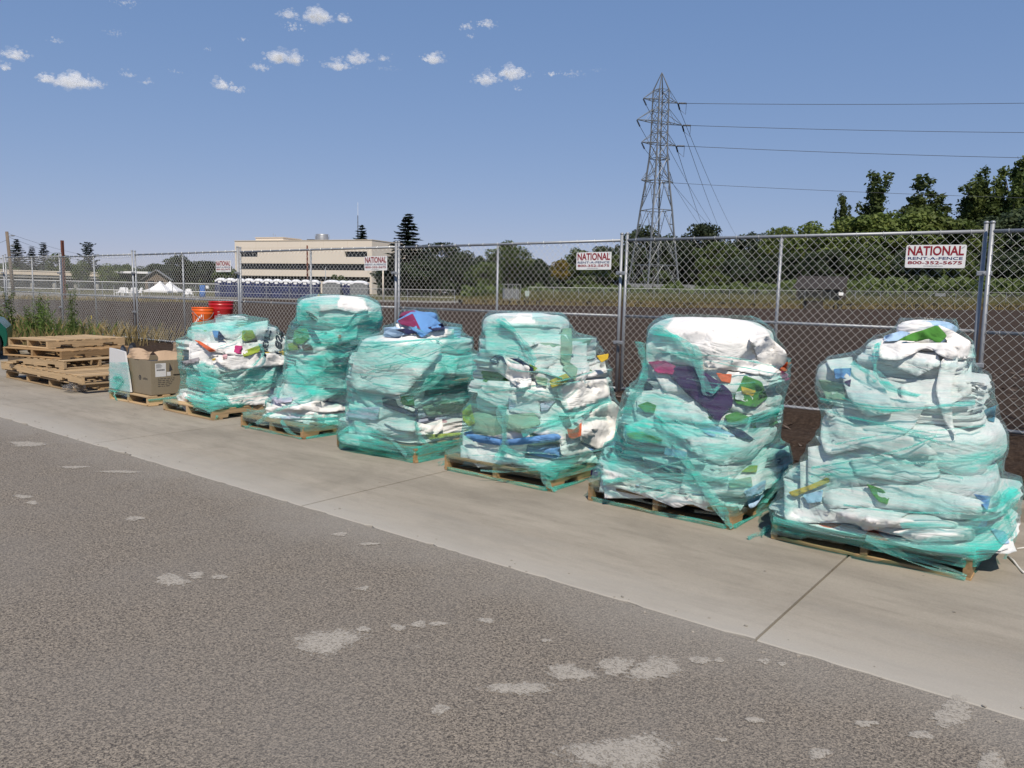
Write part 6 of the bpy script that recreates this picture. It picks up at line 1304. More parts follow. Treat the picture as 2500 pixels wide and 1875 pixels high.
TREES = [
 ('spruce', 45, 586, 200, 1.9, 'dense dark evergreen right behind the leaning utility pole', 'evergreen_tree', G1, 0), ('fir', 82, 604, 190, 2.0, 'small dark evergreen left of the narrow one near the rusty beam', 'evergreen_tree', G1, 0), ('fir', 110, 594, 190, 2.0, 'narrow evergreen left of the rusty beam', 'evergreen_tree', G1, 0),
 ('mid', 146, 618, 185, 1.0, 'bushy tree behind the rusty beam', 'leafy_tree', G1, 1), ('cedar', 218, 594, 170, 1.0, 'flat layered cedar right of the rusty beam', 'cedar_tree', G1, 0), ('spire', 200, 632, 135, 1.1, 'light green column tree under the flat layered cedar', 'leafy_tree', G1, 0),
 ('spire', 262, 640, 135, 1.2, 'light green column tree left of the gabled house', 'leafy_tree', G1, 0), ('mid', 310, 645, 150, 1.1, 'leafy tree close left of the gabled house', 'leafy_tree', G1, 2), ('dark', 380, 640, 205, 1.5, 'dark tree behind the gabled house roof', 'leafy_tree', G1, 0), ('dark', 440, 622, 215, 1.3, 'dark tree between gabled house and leftmost fence sign', 'leafy_tree', G1, 1),
 ('dark', 505, 632, 215, 1.5, 'dark tree behind the leftmost fence sign', 'leafy_tree', G1, 2), ('mid', 548, 652, 160, 1.2, 'tree touching the left corner of the tan building', 'leafy_tree', G1, 0), ('mid', 10, 640, 190, 1.4, 'leafy tree at the left picture edge behind the bridge', 'leafy_tree', G1, 0), ('low', 700, 688, 150, 1.0, 'small shrub before the tan facade above the toilets, left one', 'shrub', 'shrubs before the tan building', 1), ('low', 825, 668, 150, 0.9, 'larger shrub before the tan facade above the toilets, right one', 'shrub', 'shrubs before the tan building', 0),
 ('spruce', 883, 554, 330, 1.7, 'small evergreen top behind the tan building roof', 'evergreen_tree', G2, 1), ('spruce', 995, 526, 185, 2.1, 'tall pointed spruce right of the tan building', 'spruce_tree', G2, 0), ('dark', 950, 628, 190, 1.2, 'dark tree between tan building and pointed spruce', 'leafy_tree', G2, 1), ('dark', 1075, 584, 190, 1.1, 'tall dark tree right of the pointed spruce', 'leafy_tree', G2, 2), ('dark', 1030, 628, 155, 1.5, 'low dark tree at the foot of the pointed spruce', 'leafy_tree', G2, 0),
 ('dark', 1135, 612, 175, 1.2, 'dark tree left of the olive green tree', 'leafy_tree', G2, 1), ('mid', 1180, 640, 150, 1.4, 'lower tree behind the grey cabinet', 'leafy_tree', G2, 0), ('mid', 1240, 590, 170, 1.1, 'olive green tree above the grey cabinet', 'leafy_tree', G2, 2), ('dark', 1300, 628, 180, 1.4, 'dark tree left of the yellow tree', 'leafy_tree', G2, 0), ('yellow', 1365, 634, 122, 0.95, 'small yellow tree left of the tower fence sign', 'leafy_tree', G2, 0),
 ('mid', 1402, 606, 168, 1.0, 'green tree above the yellow tree', 'leafy_tree', G2, 1), ('dark', 1466, 594, 190, 1.0, 'dark tree behind the sign left of the tower', 'leafy_tree', G2, 2), ('low', 1420, 672, 125, 1.5, 'low orange green bush under the sign left of the tower', 'bush', G2, 0), ('mid', 1505, 622, 165, 1.2, 'tree left of the lattice tower legs', 'leafy_tree', G2, 0),
 ('dark', 1570, 552, 215, 1.1, 'tall dark tree behind the left side of the lattice tower', 'leafy_tree', G3, 1), ('dark', 1632, 566, 220, 1.1, 'tall dark tree behind the right side of the lattice tower', 'leafy_tree', G3, 0), ('mid', 1600, 655, 160, 1.6, 'bright undergrowth tree behind the lattice tower legs', 'leafy_tree', G3, 1), ('dark', 1706, 536, 190, 0.95, 'rounded dark tree right of the lattice tower', 'leafy_tree', G3, 2), ('mid', 1750, 590, 175, 1.2, 'mid green tree between tower and big trees', 'leafy_tree', G3, 0),
 ('low', 1735, 655, 128, 1.3, 'brownish bush right of the tower legs', 'bush', G3, 1), ('dark', 1830, 560, 185, 1.0, 'dark tree left of the bright big trees', 'leafy_tree', G3, 0), ('bright', 1895, 552, 165, 0.9, 'small bright tree left of the big trees', 'leafy_tree', G3, 0), ('dark', 1800, 628, 140, 1.5, 'very dark tree left of the corrugated shed', 'leafy_tree', G3, 1),
 ('cotton', 2043, 482, 190, 0.6, 'thin dead-topped tree left of the tall cottonwoods', 'cottonwood_tree', G3, 1), ('cotton', 2105, 436, 188, 1.1, 'first tall cottonwood from the left', 'cottonwood_tree', G3, 0), ('cotton', 2238, 438, 188, 1.5, 'broad feathery cottonwood, second from the left', 'cottonwood_tree', G3, 2), ('cotton', 2372, 424, 186, 1.15, 'third tall cottonwood from the left', 'cottonwood_tree', G3, 3), ('cotton', 2448, 402, 182, 1.0, 'tall cottonwood next to the right picture edge', 'cottonwood_tree', G3, 1), ('cotton', 2525, 392, 180, 1.1, 'tallest cottonwood cut by the right picture edge', 'cottonwood_tree', G3, 0),
 ('bright', 1990, 540, 152, 1.1, 'bright tree under the thin dead-topped tree', 'leafy_tree', G3, 1), ('bright', 2075, 524, 152, 1.2, 'bright round tree under the first cottonwood', 'leafy_tree', G3, 2), ('bright', 2165, 516, 150, 1.2, 'bright tree between the first two cottonwoods', 'leafy_tree', G3, 0), ('bright', 2260, 506, 152, 1.3, 'bright tree above the right fence sign', 'leafy_tree', G3, 1), ('mid', 2340, 540, 150, 1.2, 'mid green tree right of the right fence sign', 'leafy_tree', G3, 2), ('dark', 2420, 520, 150, 1.2, 'dark tree beside the rightmost double fence posts', 'leafy_tree', G3, 0), ('dark', 2505, 500, 150, 1.3, 'dark tree at the right picture edge under the cottonwoods', 'leafy_tree', G3, 1), ('dark', 2620, 500, 150, 1.3, 'dark tree beyond the right picture edge', 'leafy_tree', G3, 2),
 ('lowdark', 1900, 610, 138, 1.0, 'dark bush left of the shed roof', 'bush', G3, 0), ('lowdark', 2010, 600, 134, 1.0, 'dark bush above the shed roof', 'bush', G3, 0), ('low', 2110, 590, 132, 1.0, 'leafy bush right of the shed roof', 'bush', G3, 0), ('lowdark', 2215, 600, 130, 1.0, 'dark bush left under the right fence sign', 'bush', G3, 0), ('low', 2320, 600, 131, 1.0, 'leafy bush right under the right fence sign', 'bush', G3, 0), ('lowdark', 2430, 600, 130, 1.0, 'dark bush behind the rightmost double posts', 'bush', G3, 0), ('lowdark', 2530, 590, 131, 1.0, 'dark bush at the right picture edge', 'bush', G3, 0)]
for T_ in TREES: tree(*T_)
def woods():
    rng = np.random.default_rng(5)
    def strip(name, prof, depth, n, size, mat, label, dz=0.0):
        px = rng.uniform(prof[0][0], prof[-1][0], n); yt = np.interp(px, [p[0] for p in prof], [p[1] for p in prof]); dd = depth * rng.uniform(0.96, 1.06, n)
        yt = yt + 10 * vn(np.stack([px / 18, px * 0, px * 0], -1), 5) + 5 * vn(np.stack([px / 6, px * 0, px * 0], -1), 6)
        C = []
        for a, b, d in zip(px, yt, dd):
            p = at2(a, d); zg = zt(p[0], p[1]); top = at(a, b, d)[2]; C.append((p[0], p[1], zg + (top - zg) * rng.uniform(0, 1) ** 0.8))
        C = np.array(C); N = rdir(rng, n) * 0.8 + np.array([0.3, -0.4, 0.5]); N /= np.linalg.norm(N, axis=1, keepdims=True)
        me = quadmesh(name, quads(C, N, size * rng.uniform(0.6, 1.3, n), rng), mat); o = bpy.data.objects.new(name, me); link(o); tag(o, label, 'wood', kind='stuff')
    strip('distant_wood', [(-300, 655), (0, 650), (250, 660), (420, 650), (580, 660)], 235, 9000, 1.3, M['leaf_c'], 'dark distant wood behind the bridge at the left')
    strip('distant_wood', [(925, 650), (1100, 640), (1300, 645), (1500, 640), (1700, 625), (1850, 600), (2000, 570), (2300, 545), (2700, 540)], 225, 26000, 1.25, M['leaf_c'], 'dark wood filling the gaps between the trees at the right')
    strip('undergrowth', [(1130, 700), (1400, 705), (1700, 700), (1900, 690), (2100, 680), (2700, 680)], 122, 9000, 0.55, M['leaf_b'], 'low green undergrowth along the foot of the trees')
woods()
def grasses():
    rng = np.random.default_rng(8)
    def blades(name, P, h, mat, label, w=0.03, cat='grass'):
        n = len(P); a = rng.uniform(0, 6.28, n); dx = np.stack([np.cos(a), np.sin(a), 0 * a], -1); lean = rng.normal(size=(n, 3)) * 0.25 * h[:, None]; lean[:, 2] = 0; up = np.stack([0 * a, 0 * a, h], -1)
        V = np.stack([P - dx * w / 2, P + dx * w / 2, P + up * 0.6 + lean * 0.4 + dx * w * 0.35, P + up + lean], 1).reshape(-1, 3); me = quadmesh(name, V, mat); o = bpy.data.objects.new(name, me); link(o); tag(o, label, cat, kind='stuff')
    def scatter(n, pxr, dr):
        px = rng.uniform(*pxr, n); d = rng.uniform(*dr, n); XY = np.array([at2(a, b) for a, b in zip(px, d)]); return np.concatenate([XY, terrain_h(XY[:, 0], XY[:, 1])[0][:, None]], 1), px
    P, px = scatter(7000, (1130, 2700), (79.5, 83)); blades('dry_grass', P, rng.uniform(0.25, 0.75, len(P)), M['dry'], 'dry yellow grass along the black silt cloth', 0.07)
    P, px = scatter(9000, (1130, 2700), (83, 115)); blades('verge_grass', P, rng.uniform(0.2, 0.7, len(P)) * (0.6 + 0.6 * (vn(P * 0.12, 3) > 0)), M['straw'], 'green and yellow grass on the bank below the trees', 0.10)
    P, px = scatter(1600, (-100, 560), (56, 66)); blades('dry_grass', P, rng.uniform(0.1, 0.35, len(P)), M['dry'], 'dry grass at the far left field edge', 0.06)
    n = 5200; P = np.stack([rng.uniform(-36, -15.5, n), rng.uniform(6.6, 8.9, n), np.zeros(n)], -1); P[:, 2] = terrain_h(P[:, 0], P[:, 1])[0]; blades('dry_grass', P, rng.uniform(0.08, 0.42, n), M['dry'], 'dry straw grass at the foot of the fence behind the pallet stack', 0.014)
    n = 1100; P = np.stack([rng.uniform(-34, -17.5, n), rng.uniform(6.9, 8.4, n), np.zeros(n)], -1); P[:, 2] = terrain_h(P[:, 0], P[:, 1])[0]; blades('verge_grass', P, rng.uniform(0.10, 0.45, n), M['weed'], 'green grass at the foot of the fence behind the pallet stack', 0.016)
    # clods and wood chips scattered on the near soil
    n = 2600; P = np.stack([rng.uniform(-12, 2, n), 6.6 + 9 * rng.random(n) ** 1.6, np.zeros(n)], -1); P[:, 2] = terrain_h(P[:, 0], P[:, 1])[0] + 0.012; N = rdir(rng, n) * 0.5 + np.array([0, 0, 1]); N /= np.linalg.norm(N, axis=1, keepdims=True)
    me = quadmesh('bark_chips', quads(P, N, rng.uniform(0.015, 0.055, n), rng, 2.4), plain('bark_chips', (0.10, 0.075, 0.058), 0.9, 0, 0.5, 3.0)); o = bpy.data.objects.new('bark_chips', me); link(o); tag(o, 'brown bark chips strewn over the dark soil', 'bark chips', kind='stuff')
grasses()
def weeds():
    def mesh(seed, stems, spread, bushy):
        rng = np.random.default_rng(seed); mb = MB(); Vs = []
        for s in range(stems):
            b = rng.normal(size=2) * spread * 0.35; ln = rng.normal(size=2) * spread; hh = rng.uniform(0.6, 1.0) if s else 1.0
            P = [np.array([b[0] + ln[0] * t ** 1.5 * 0.6, b[1] + ln[1] * t ** 1.5 * 0.6, hh * t]) for t in np.linspace(0, 1, 6)]; mb.tube(P, [0.006 * (1 - 0.7 * t) for t in np.linspace(0, 1, 6)], 4)
            m = int(70 * bushy); t = rng.uniform(0.05, 1, m); C = np.stack([np.interp(t, np.linspace(0, 1, 6), [p[i] for p in P]) for i in range(3)], -1); out = rdir(rng, m); out[:, 2] = np.abs(out[:, 2]) * 0.6; C = C + out * (0.075 * (1.15 - 0.75 * t))[:, None]
            N = rdir(rng, m) * 0.7 + np.array([0, 0, 0.6]); N /= np.linalg.norm(N, axis=1, keepdims=True); Vs.append(quads(C, N, 0.022 * rng.uniform(0.6, 1.3, m) * (1.2 - 0.5 * t), rng, 3.6))
        st = bpy.data.meshes.new('stem'); st.from_pydata([tuple(map(float, v)) for v in mb.V], [], mb.F); st.materials.append(M['weed']); return st, quadmesh('leaves', np.concatenate(Vs), M['weed'])
    var = [mesh(i, n, sp, bu) for i, (n, sp, bu) in enumerate([(5, 0.05, 1.3), (9, 0.16, 1.0), (3, 0.04, 1.5), (7, 0.12, 0.7)])]
    for (px, yt_, Yp, v, wd, lab) in [(27, 700, 7.5, 2, 1.5, 'slim tall weed plant at the far left of the fence'), (2, 745, 7.4, 0, 1.2, 'weed plant cut by the left picture edge'), (82, 728, 7.5, 1, 1.1, 'leafy weed plant at the left of the tall clump'), (100, 712, 7.55, 0, 1.2, 'tallest stem in the middle weed clump'), (118, 718, 7.5, 1, 1.0, 'bushy weed plant in the middle of the clump'), (132, 752, 7.3, 3, 1.0, 'low weed plant right of the bushy clump'),
            (180, 694, 7.6, 2, 1.1, 'tallest weed stalk standing just right of the rusty beam'), (176, 760, 7.5, 0, 1.3, 'leafy weed at the foot of the tallest stalk'), (196, 770, 7.4, 3, 1.0, 'low weed right of the tallest stalk'), (155, 775, 7.2, 3, 1.0, 'short weed between clump and tallest stalk'), (224, 768, 7.5, 3, 0.7, 'thin weed with yellow flowers near the pallet stack'), (60, 768, 7.3, 3, 1.0, 'short weed left of the clump'), (390, 780, 8.9, 3, 0.7, 'thin dry weed behind the fence by the carton')]:
        b = on_y(px, 830, Yp); x = b[0]; z = zt(x, Yp); h = on_y(px, yt_, Yp)[2] - z; t = empty('weed_plant', (x, Yp, z), px * 0.7)
        for nm, me in zip(('stem', 'leaves'), var[v]): link(bpy.data.objects.new(nm, me), t)
        if px == 224:
            q = quadmesh('flowers', quads(np.array([(0.02 * k, 0.015 * (k % 3), 0.86 + 0.03 * (k % 4)) for k in range(8)]), np.tile([0.3, -0.6, 0.7], (8, 1)), 0.035, np.random.default_rng(2), 1.0), plain('yellow_petal', (0.75, 0.6, 0.02), 0.6)); link(bpy.data.objects.new('flowers', q), t)
        t.scale = (h * wd, h * wd, h); tag(t, lab, 'weed', 'weeds along the fence')
weeds()

# ------------------------------------------------------------------ far structures
def local_frame(px, depth, face=None):
    """world xy and the unit vectors to the right and away as seen from the road"""
    x, y = at2(px, depth); return np.array([x, y]), R2, F2
def strut(mb, a, b, w):
    mb.tube([a, b], w * 0.85, 4)
def build_tower():
    x, y = at2(1593, 150); z0 = 2.55; ph = math.radians(24); ang = math.atan2(R2[1], R2[0]) + ph
    t = empty('transmission_tower', (x, y, z0), ang)
    t.scale = (0.86, 0.86, 0.962)
    lv = [(0, 4.2), (5.2, 3.6), (10.5, 3.03), (16, 2.5), (21.6, 1.84), (26, 1.42), (28.8, 1.32), (31, 1.29), (32.9, 1.27), (35, 1.26), (37, 1.25), (39, 1.22)]
    cor = [(-1, -1), (1, -1), (1, 1), (-1, 1)]
    P = lambda i, c: np.array([lv[i][1] * cor[c % 4][0], lv[i][1] * cor[c % 4][1], lv[i][0]])
    for c in range(4):
        mb = MB(); mb.tube([P(i, c) for i in range(len(lv))] + [(0, 0, 42.3)], [0.21] * 6 + [0.16] * 6 + [0.08], 4); mb.build('leg', M['steel'], t)
        mb = MB(); mb.box((-0.5, -0.5, -0.9), (0.5, 0.5, 0.05)); mb.build('footing', M['concrete2'], t, loc=tuple(P(0, c)))
    for f in range(4):
        mb = MB()
        for i in range(len(lv) - 1):
            a, b, c, d = P(i, f), P(i, f + 1), P(i + 1, f), P(i + 1, f + 1); w = 0.085 if i < 5 else 0.07
            if i < 4:
                m = (c + d) / 2; strut(mb, a, m, w); strut(mb, b, m, w); strut(mb, c, d, w)
                q1 = (a + c) / 2; q2 = (b + d) / 2; strut(mb, q1, (a + m) / 2, w * 0.7); strut(mb, q2, (b + m) / 2, w * 0.7); strut(mb, (a + m) / 2, c, w * 0.6); strut(mb, (b + m) / 2, d, w * 0.6)
            else: strut(mb, a, d, w); strut(mb, b, c, w); strut(mb, c, d, w)
        mb.build('lattice_face', M['steel'], t)
    ins = []
    for (zz, L, up) in ((37, 4.5, 2.0), (32.9, 5.9, 2.6), (28.8, 4.5, 2.0), (21.6, 4.2, 1.8), (26.0, 3.0, 1.3)):
        for s in (-1, 1):
            if zz == 26.0 and s < 0: continue
            mb = MB(); h = np.interp(zz, [l[0] for l in lv], [l[1] for l in lv]); tip = np.array([s * L, 0, zz])
            for yy in (-h, h):
                strut(mb, (s * h, yy, zz), tip, 0.09); strut(mb, (s * h, yy, zz + up), tip, 0.07); strut(mb, (s * h, yy, zz + up), (s * (h + L) / 2, yy * 0.5, zz), 0.05)
            strut(mb, (s * h, -h, zz), (s * (h + L) / 2, h * 0.5, zz), 0.05); strut(mb, (s * (h + L) / 2, -h * 0.5, zz), (s * (h + L) / 2, h * 0.5, zz), 0.05)
            mb.build('crossarm', M['steel'], t)
            if zz not in (26.0, 21.6): ins.append((s, tip))
    R = rotz(ang) @ np.diag([0.86, 0.86, 0.962])
    def insulator(a, b):
        a, b = np.array(a), np.array(b); mb = MB(); n = 9
        d = (b - a); pts = [a + d * k / (2 * n) for k in range(2 * n + 1)]; mb.tube(pts, [0.20 if k % 2 else 0.11 for k in range(2 * n + 1)], 7); mb.build('insulator', M['insul'], t, True)
    Ri = rotz(-ang); right_w = Ri @ np.array([R2[0], R2[1], 0]); far_w = Ri @ np.array([R2[0] * 0.55 + F2[0] * 0.83, R2[1] * 0.55 + F2[1] * 0.83, 0.0])
    ends = []
    for s, tip in ins:
        if s > 0:
            e = tip + right_w * 1.9; insulator(tip + right_w * 0.25, e); e2 = tip + far_w * 1.2 + np.array([0, 0, -1.0]); insulator(tip + far_w * 0.1, e2)
            mb = MB(); mb.tube([e, (e + e2) / 2 + np.array([0.3, 0, -1.5]) + right_w * 0.4, e2], 0.05, 4); mb.build('jumper', M['cable'], t); ends.append((R @ e + np.array([x, y, z0]), R @ e2 + np.array([x, y, z0])))
        else:
            e2 = tip + right_w * 0.7 + np.array([0, 0, -1.3]); insulator(tip + np.array([0, 0, -0.1]), e2); e3 = tip + right_w * 1.9 + np.array([0, 0, 1.2]); ends.append((None, R @ e2 + np.array([x, y, z0])))
    tag(t, 'tall grey lattice transmission tower behind the fence', 'tower')
    names = ['top', 'middle', 'lower']
    def cable(p, q, sag, label, r=0.045):
        p, q = np.array(p), np.array(q); mb = MB(); n = 26; mb.tube([(q - p) * k / n + np.array([0, 0, -sag * 4 * (k / n) * (1 - k / n)]) for k in range(n + 1)], r, 4); o = mb.build('power_line', M['cable'], None, True, loc=tuple(p)); tag(o, label, 'power line', 'power lines of the tower')
    k = 0
    for (py2, (a, b)) in zip((238, 312, 375), [e for e in ends if e[0] is not None]):
        cable(a, at(2600, py2, 143) + (at(2600, py2, 143) - a) * 0.9, 0.9, names[k] + ' power line running from the tower to the right edge'); k += 1
    a = R @ np.array([4.2, 0, 21.6]) + np.array([x, y, z0]); cable(a, at(2600, 474, 143) + (at(2600, 474, 143) - a) * 0.9, 0.9, 'lowest power line running from the tower to the right edge', 0.035)
    k = 0
    for (a, b), (tx, ty), lb in zip(ends, [(1772, 572), (1800, 566), (1748, 574), (1775, 590), (1805, 580), (1735, 590)], ['steep power line from the lower right arm', 'steep power line from the upper right arm', 'steep power line from the middle right arm', 'faint power line from the upper left arm', 'faint power line from the middle left arm', 'faint power line from the lower left arm']):
        cable(b, at(tx + 22, ty + 40, 520), 4.0, lb + ' to the far woods', 0.05)
    # low grey enclosure round the tower foot
    e = empty('tower_enclosure', tuple(np.append(at2(1613, 138), zt(*at2(1613, 138)))), math.atan2(R2[1], R2[0])); 
    for i in range(8):
        mb = MB(); mb.cbox((-6.2 + i * 1.55, 0, 0), (-6.2 + i * 1.55 + 1.5, 0.06, 1.35), 0.01); mb.build('panel', M['greyplastic'], e)
    mb = MB(); mb.box((-6.2, -0.02, 1.35), (6.2, 0.08, 1.42)); mb.build('rail', M['galv'], e)
    tag(e, 'low grey panel enclosure in front of the tower legs', 'enclosure')
build_tower()
def build_office():
    A = np.append(at2(575, 278), 0); B = np.append(at2(908, 256), 0); C = np.append(at2(933, 296), 0); zt_ = 18.0
    ux = (B - A) / np.linalg.norm(B - A); L = np.linalg.norm(B - A); n = np.array([ux[1], -ux[0], 0]); uy = (C - B); D = np.linalg.norm(uy); uy /= D
    ang = math.atan2(ux[1], ux[0]); t = empty('office_building', tuple(A), ang); Ri = rotz(-ang); uyl = Ri @ uy
    DL = 28.0; dirY = np.array([0, 1.0, 0])
    def box(name, a, b, mat): mb = MB(); mb.box(a, b); return mb.build(name, mat, t)
    S = 1.0; rec = 0.9
    # facade bands; windows are recessed strips between them
    z = [(-1, 4.3, 'w'), (4.3, 6.0, 'win'), (6.0, 8.1, 'w'), (8.1, 10.3, 'win'), (10.3, 12.5, 'w'), (12.5, 14.4, 'part'), (14.4, zt_, 'w')]
    for (a, b, k) in z:
        if k == 'w': box('wall', (0, 0, a), (L, DL, b), M['tan'])
        elif k == 'win':
            box('wall', (0, 0, a), (2.0, DL, b), M['tan']); box('wall', (L - 0.8, 0, a), (L, DL, b), M['tan']); w = box('window', (2.0, rec, a), (L - 0.8, DL, b), M['winglass'])
            nm = 30
            for i in range(nm): mb = MB(); xx = 2.0 + (L - 2.8) * i / nm; mb.box((xx - 0.045, rec - 0.07, a), (xx + 0.045, rec - 0.002, b)); mb.build('mullion', M['silt'], w)
            mb = MB(); mb.box((2.0, 0.05, a - 0.22), (L - 0.8, rec - 0.002, a + 0.06)); mb.build('sill', M['tan2'], w)
        else:
            xs = [0, 2.0, 8.3, 37.5, 44.5, L]; f = L / 46.5; xs = [0, 2.0, 8.2 * f, 37.8 * f, 45.0 * f, L]
            box('wall', (xs[0], 0, a), (xs[1], DL, b), M['tan']); box('wall', (xs[2], 0, a), (xs[3], DL, b), M['tan']); box('wall', (xs[4], 0, a), (xs[5], DL, b), M['tan'])
            for (p, q) in ((xs[1], xs[2]), (xs[3], xs[4])):
                w = box('window', (p, rec, a), (q, DL, b), M['winglass'])
                for i in range(1, 7): mb = MB(); xx = p + (q - p) * i / 7; mb.box((xx - 0.045, rec - 0.07, a), (xx + 0.045, rec - 0.002, b)); mb.build('mullion', M['silt'], w)
                mb = MB(); mb.box((p, 0.05, a - 0.2), (q, rec - 0.002, a + 0.05)); mb.build('sill', M['white_paint'], w)
    for i in range(1, 6): box('panel_joint', (L * i / 6 - 0.04, -0.012, 14.4), (L * i / 6 + 0.04, 0.0, zt_), M['tan2'])
    box('parapet', (-0.12, -0.14, zt_), (L + 0.12, DL, zt_ + 0.25), M['tan2']); box('facade_line', (0, -0.02, 15.6), (L, 0.0, 15.68), M['tan2'])
    box('stair_tower', (L + 0.002, DL * 0.55, 0), (L + 3.2, DL, zt_ - 0.4), M['tan']); 
    for a in (6.3, 10.2): box('window', (L + 0.004, 9.0, a), (L + 0.05, 13.0, a + 1.8), M['winglass'])
    box('penthouse', (4.2, 6, zt_ + 0.26), (16.5, 16, zt_ + 1.55), M['tan']); box('penthouse_cap', (4.0, 5.8, zt_ + 1.55), (16.7, 16.2, zt_ + 1.8), M['tan2'])
    box('roof_unit', (25.2, 8, zt_ + 0.26), (27.9, 11, zt_ + 1.1), M['darkwood'])
    mb = MB(); mb.lathe([(2.2, 0), (2.25, 1.7), (2.05, 2.1), (2.15, 2.6), (1.7, 2.6), (1.7, 2.0), (0, 2.0)], 18); mb.build('cooling_tower', M['galv'], t, True, loc=(31.0, 9, zt_ + 0.26))
    mb = MB()
    for i in range(9): a = i * 0.698; mb.tube([(2.5 * math.cos(a), 2.5 * math.sin(a), 0), (2.5 * math.cos(a), 2.5 * math.sin(a), 2.4)], 0.06, 4)
    mb.build('cooling_rail', M['galv'], t, loc=(31.0, 9, zt_ + 0.26))
    for xx, hh in ((10.5, 3.4), (11.4, 3.0)): mb = MB(); mb.tube([(xx, 8, zt_ + 1.8), (xx, 8, zt_ + hh)], 0.05, 4); mb.tube([(xx - 0.3, 8, zt_ + hh - 0.5), (xx + 0.3, 8, zt_ + hh - 0.5)], 0.04, 4); mb.build('antenna', M['galv'], t)
    tag(t, 'long tan office building with dark window bands and rooftop cooling tower', 'building')
    # lattice mast behind the building
    x, y = at2(874, 330); m = empty('radio_mast', (x, y, 0)); h1 = at(874, 528, 330)[2]; h2 = at(873, 497, 330)[2]; mb = MB()
    for k in range(3): a = k * 2.094; mb.tube([(0.5 * math.cos(a), 0.5 * math.sin(a), 0), (0.12 * math.cos(a), 0.12 * math.sin(a), h1)], 0.08, 4)
    for i in range(18): z0 = h1 * i / 18; z1 = h1 * (i + 1) / 18; r0 = 0.5 - 0.38 * i / 18; mb.tube([(r0, 0, z0), (-r0 * 0.5, r0 * 0.86, z1)], 0.05, 4); mb.tube([(-r0 * 0.5, r0 * 0.86, z0), (-r0 * 0.5, -r0 * 0.86, z1)], 0.05, 4)
    mb.build('lattice', M['steel'], m); mb = MB(); mb.tube([(0, 0, h1), (0, 0, h2)], 0.07, 5); mb.build('whip_antenna', M['white_paint'], m); tag(m, 'thin lattice radio mast behind the roof of the tan building', 'mast')
build_office()
def pole(name, px, ytop, ybot, depth, r, mat, label, cat='pole', lean=0.0):
    p = at(px, ybot, depth); x, y = p[0], p[1]; z = zt(x, y); top = at(px, ytop, depth)[2]; t = empty(name, (x, y, z)); mb = MB(); mb.tube([(0, 0, -0.2), (lean * R2[0], lean * R2[1], top - z)], [r, r * 0.8], 8); mb.build('shaft', mat, t, True); tag(t, label, cat); return t, top - z
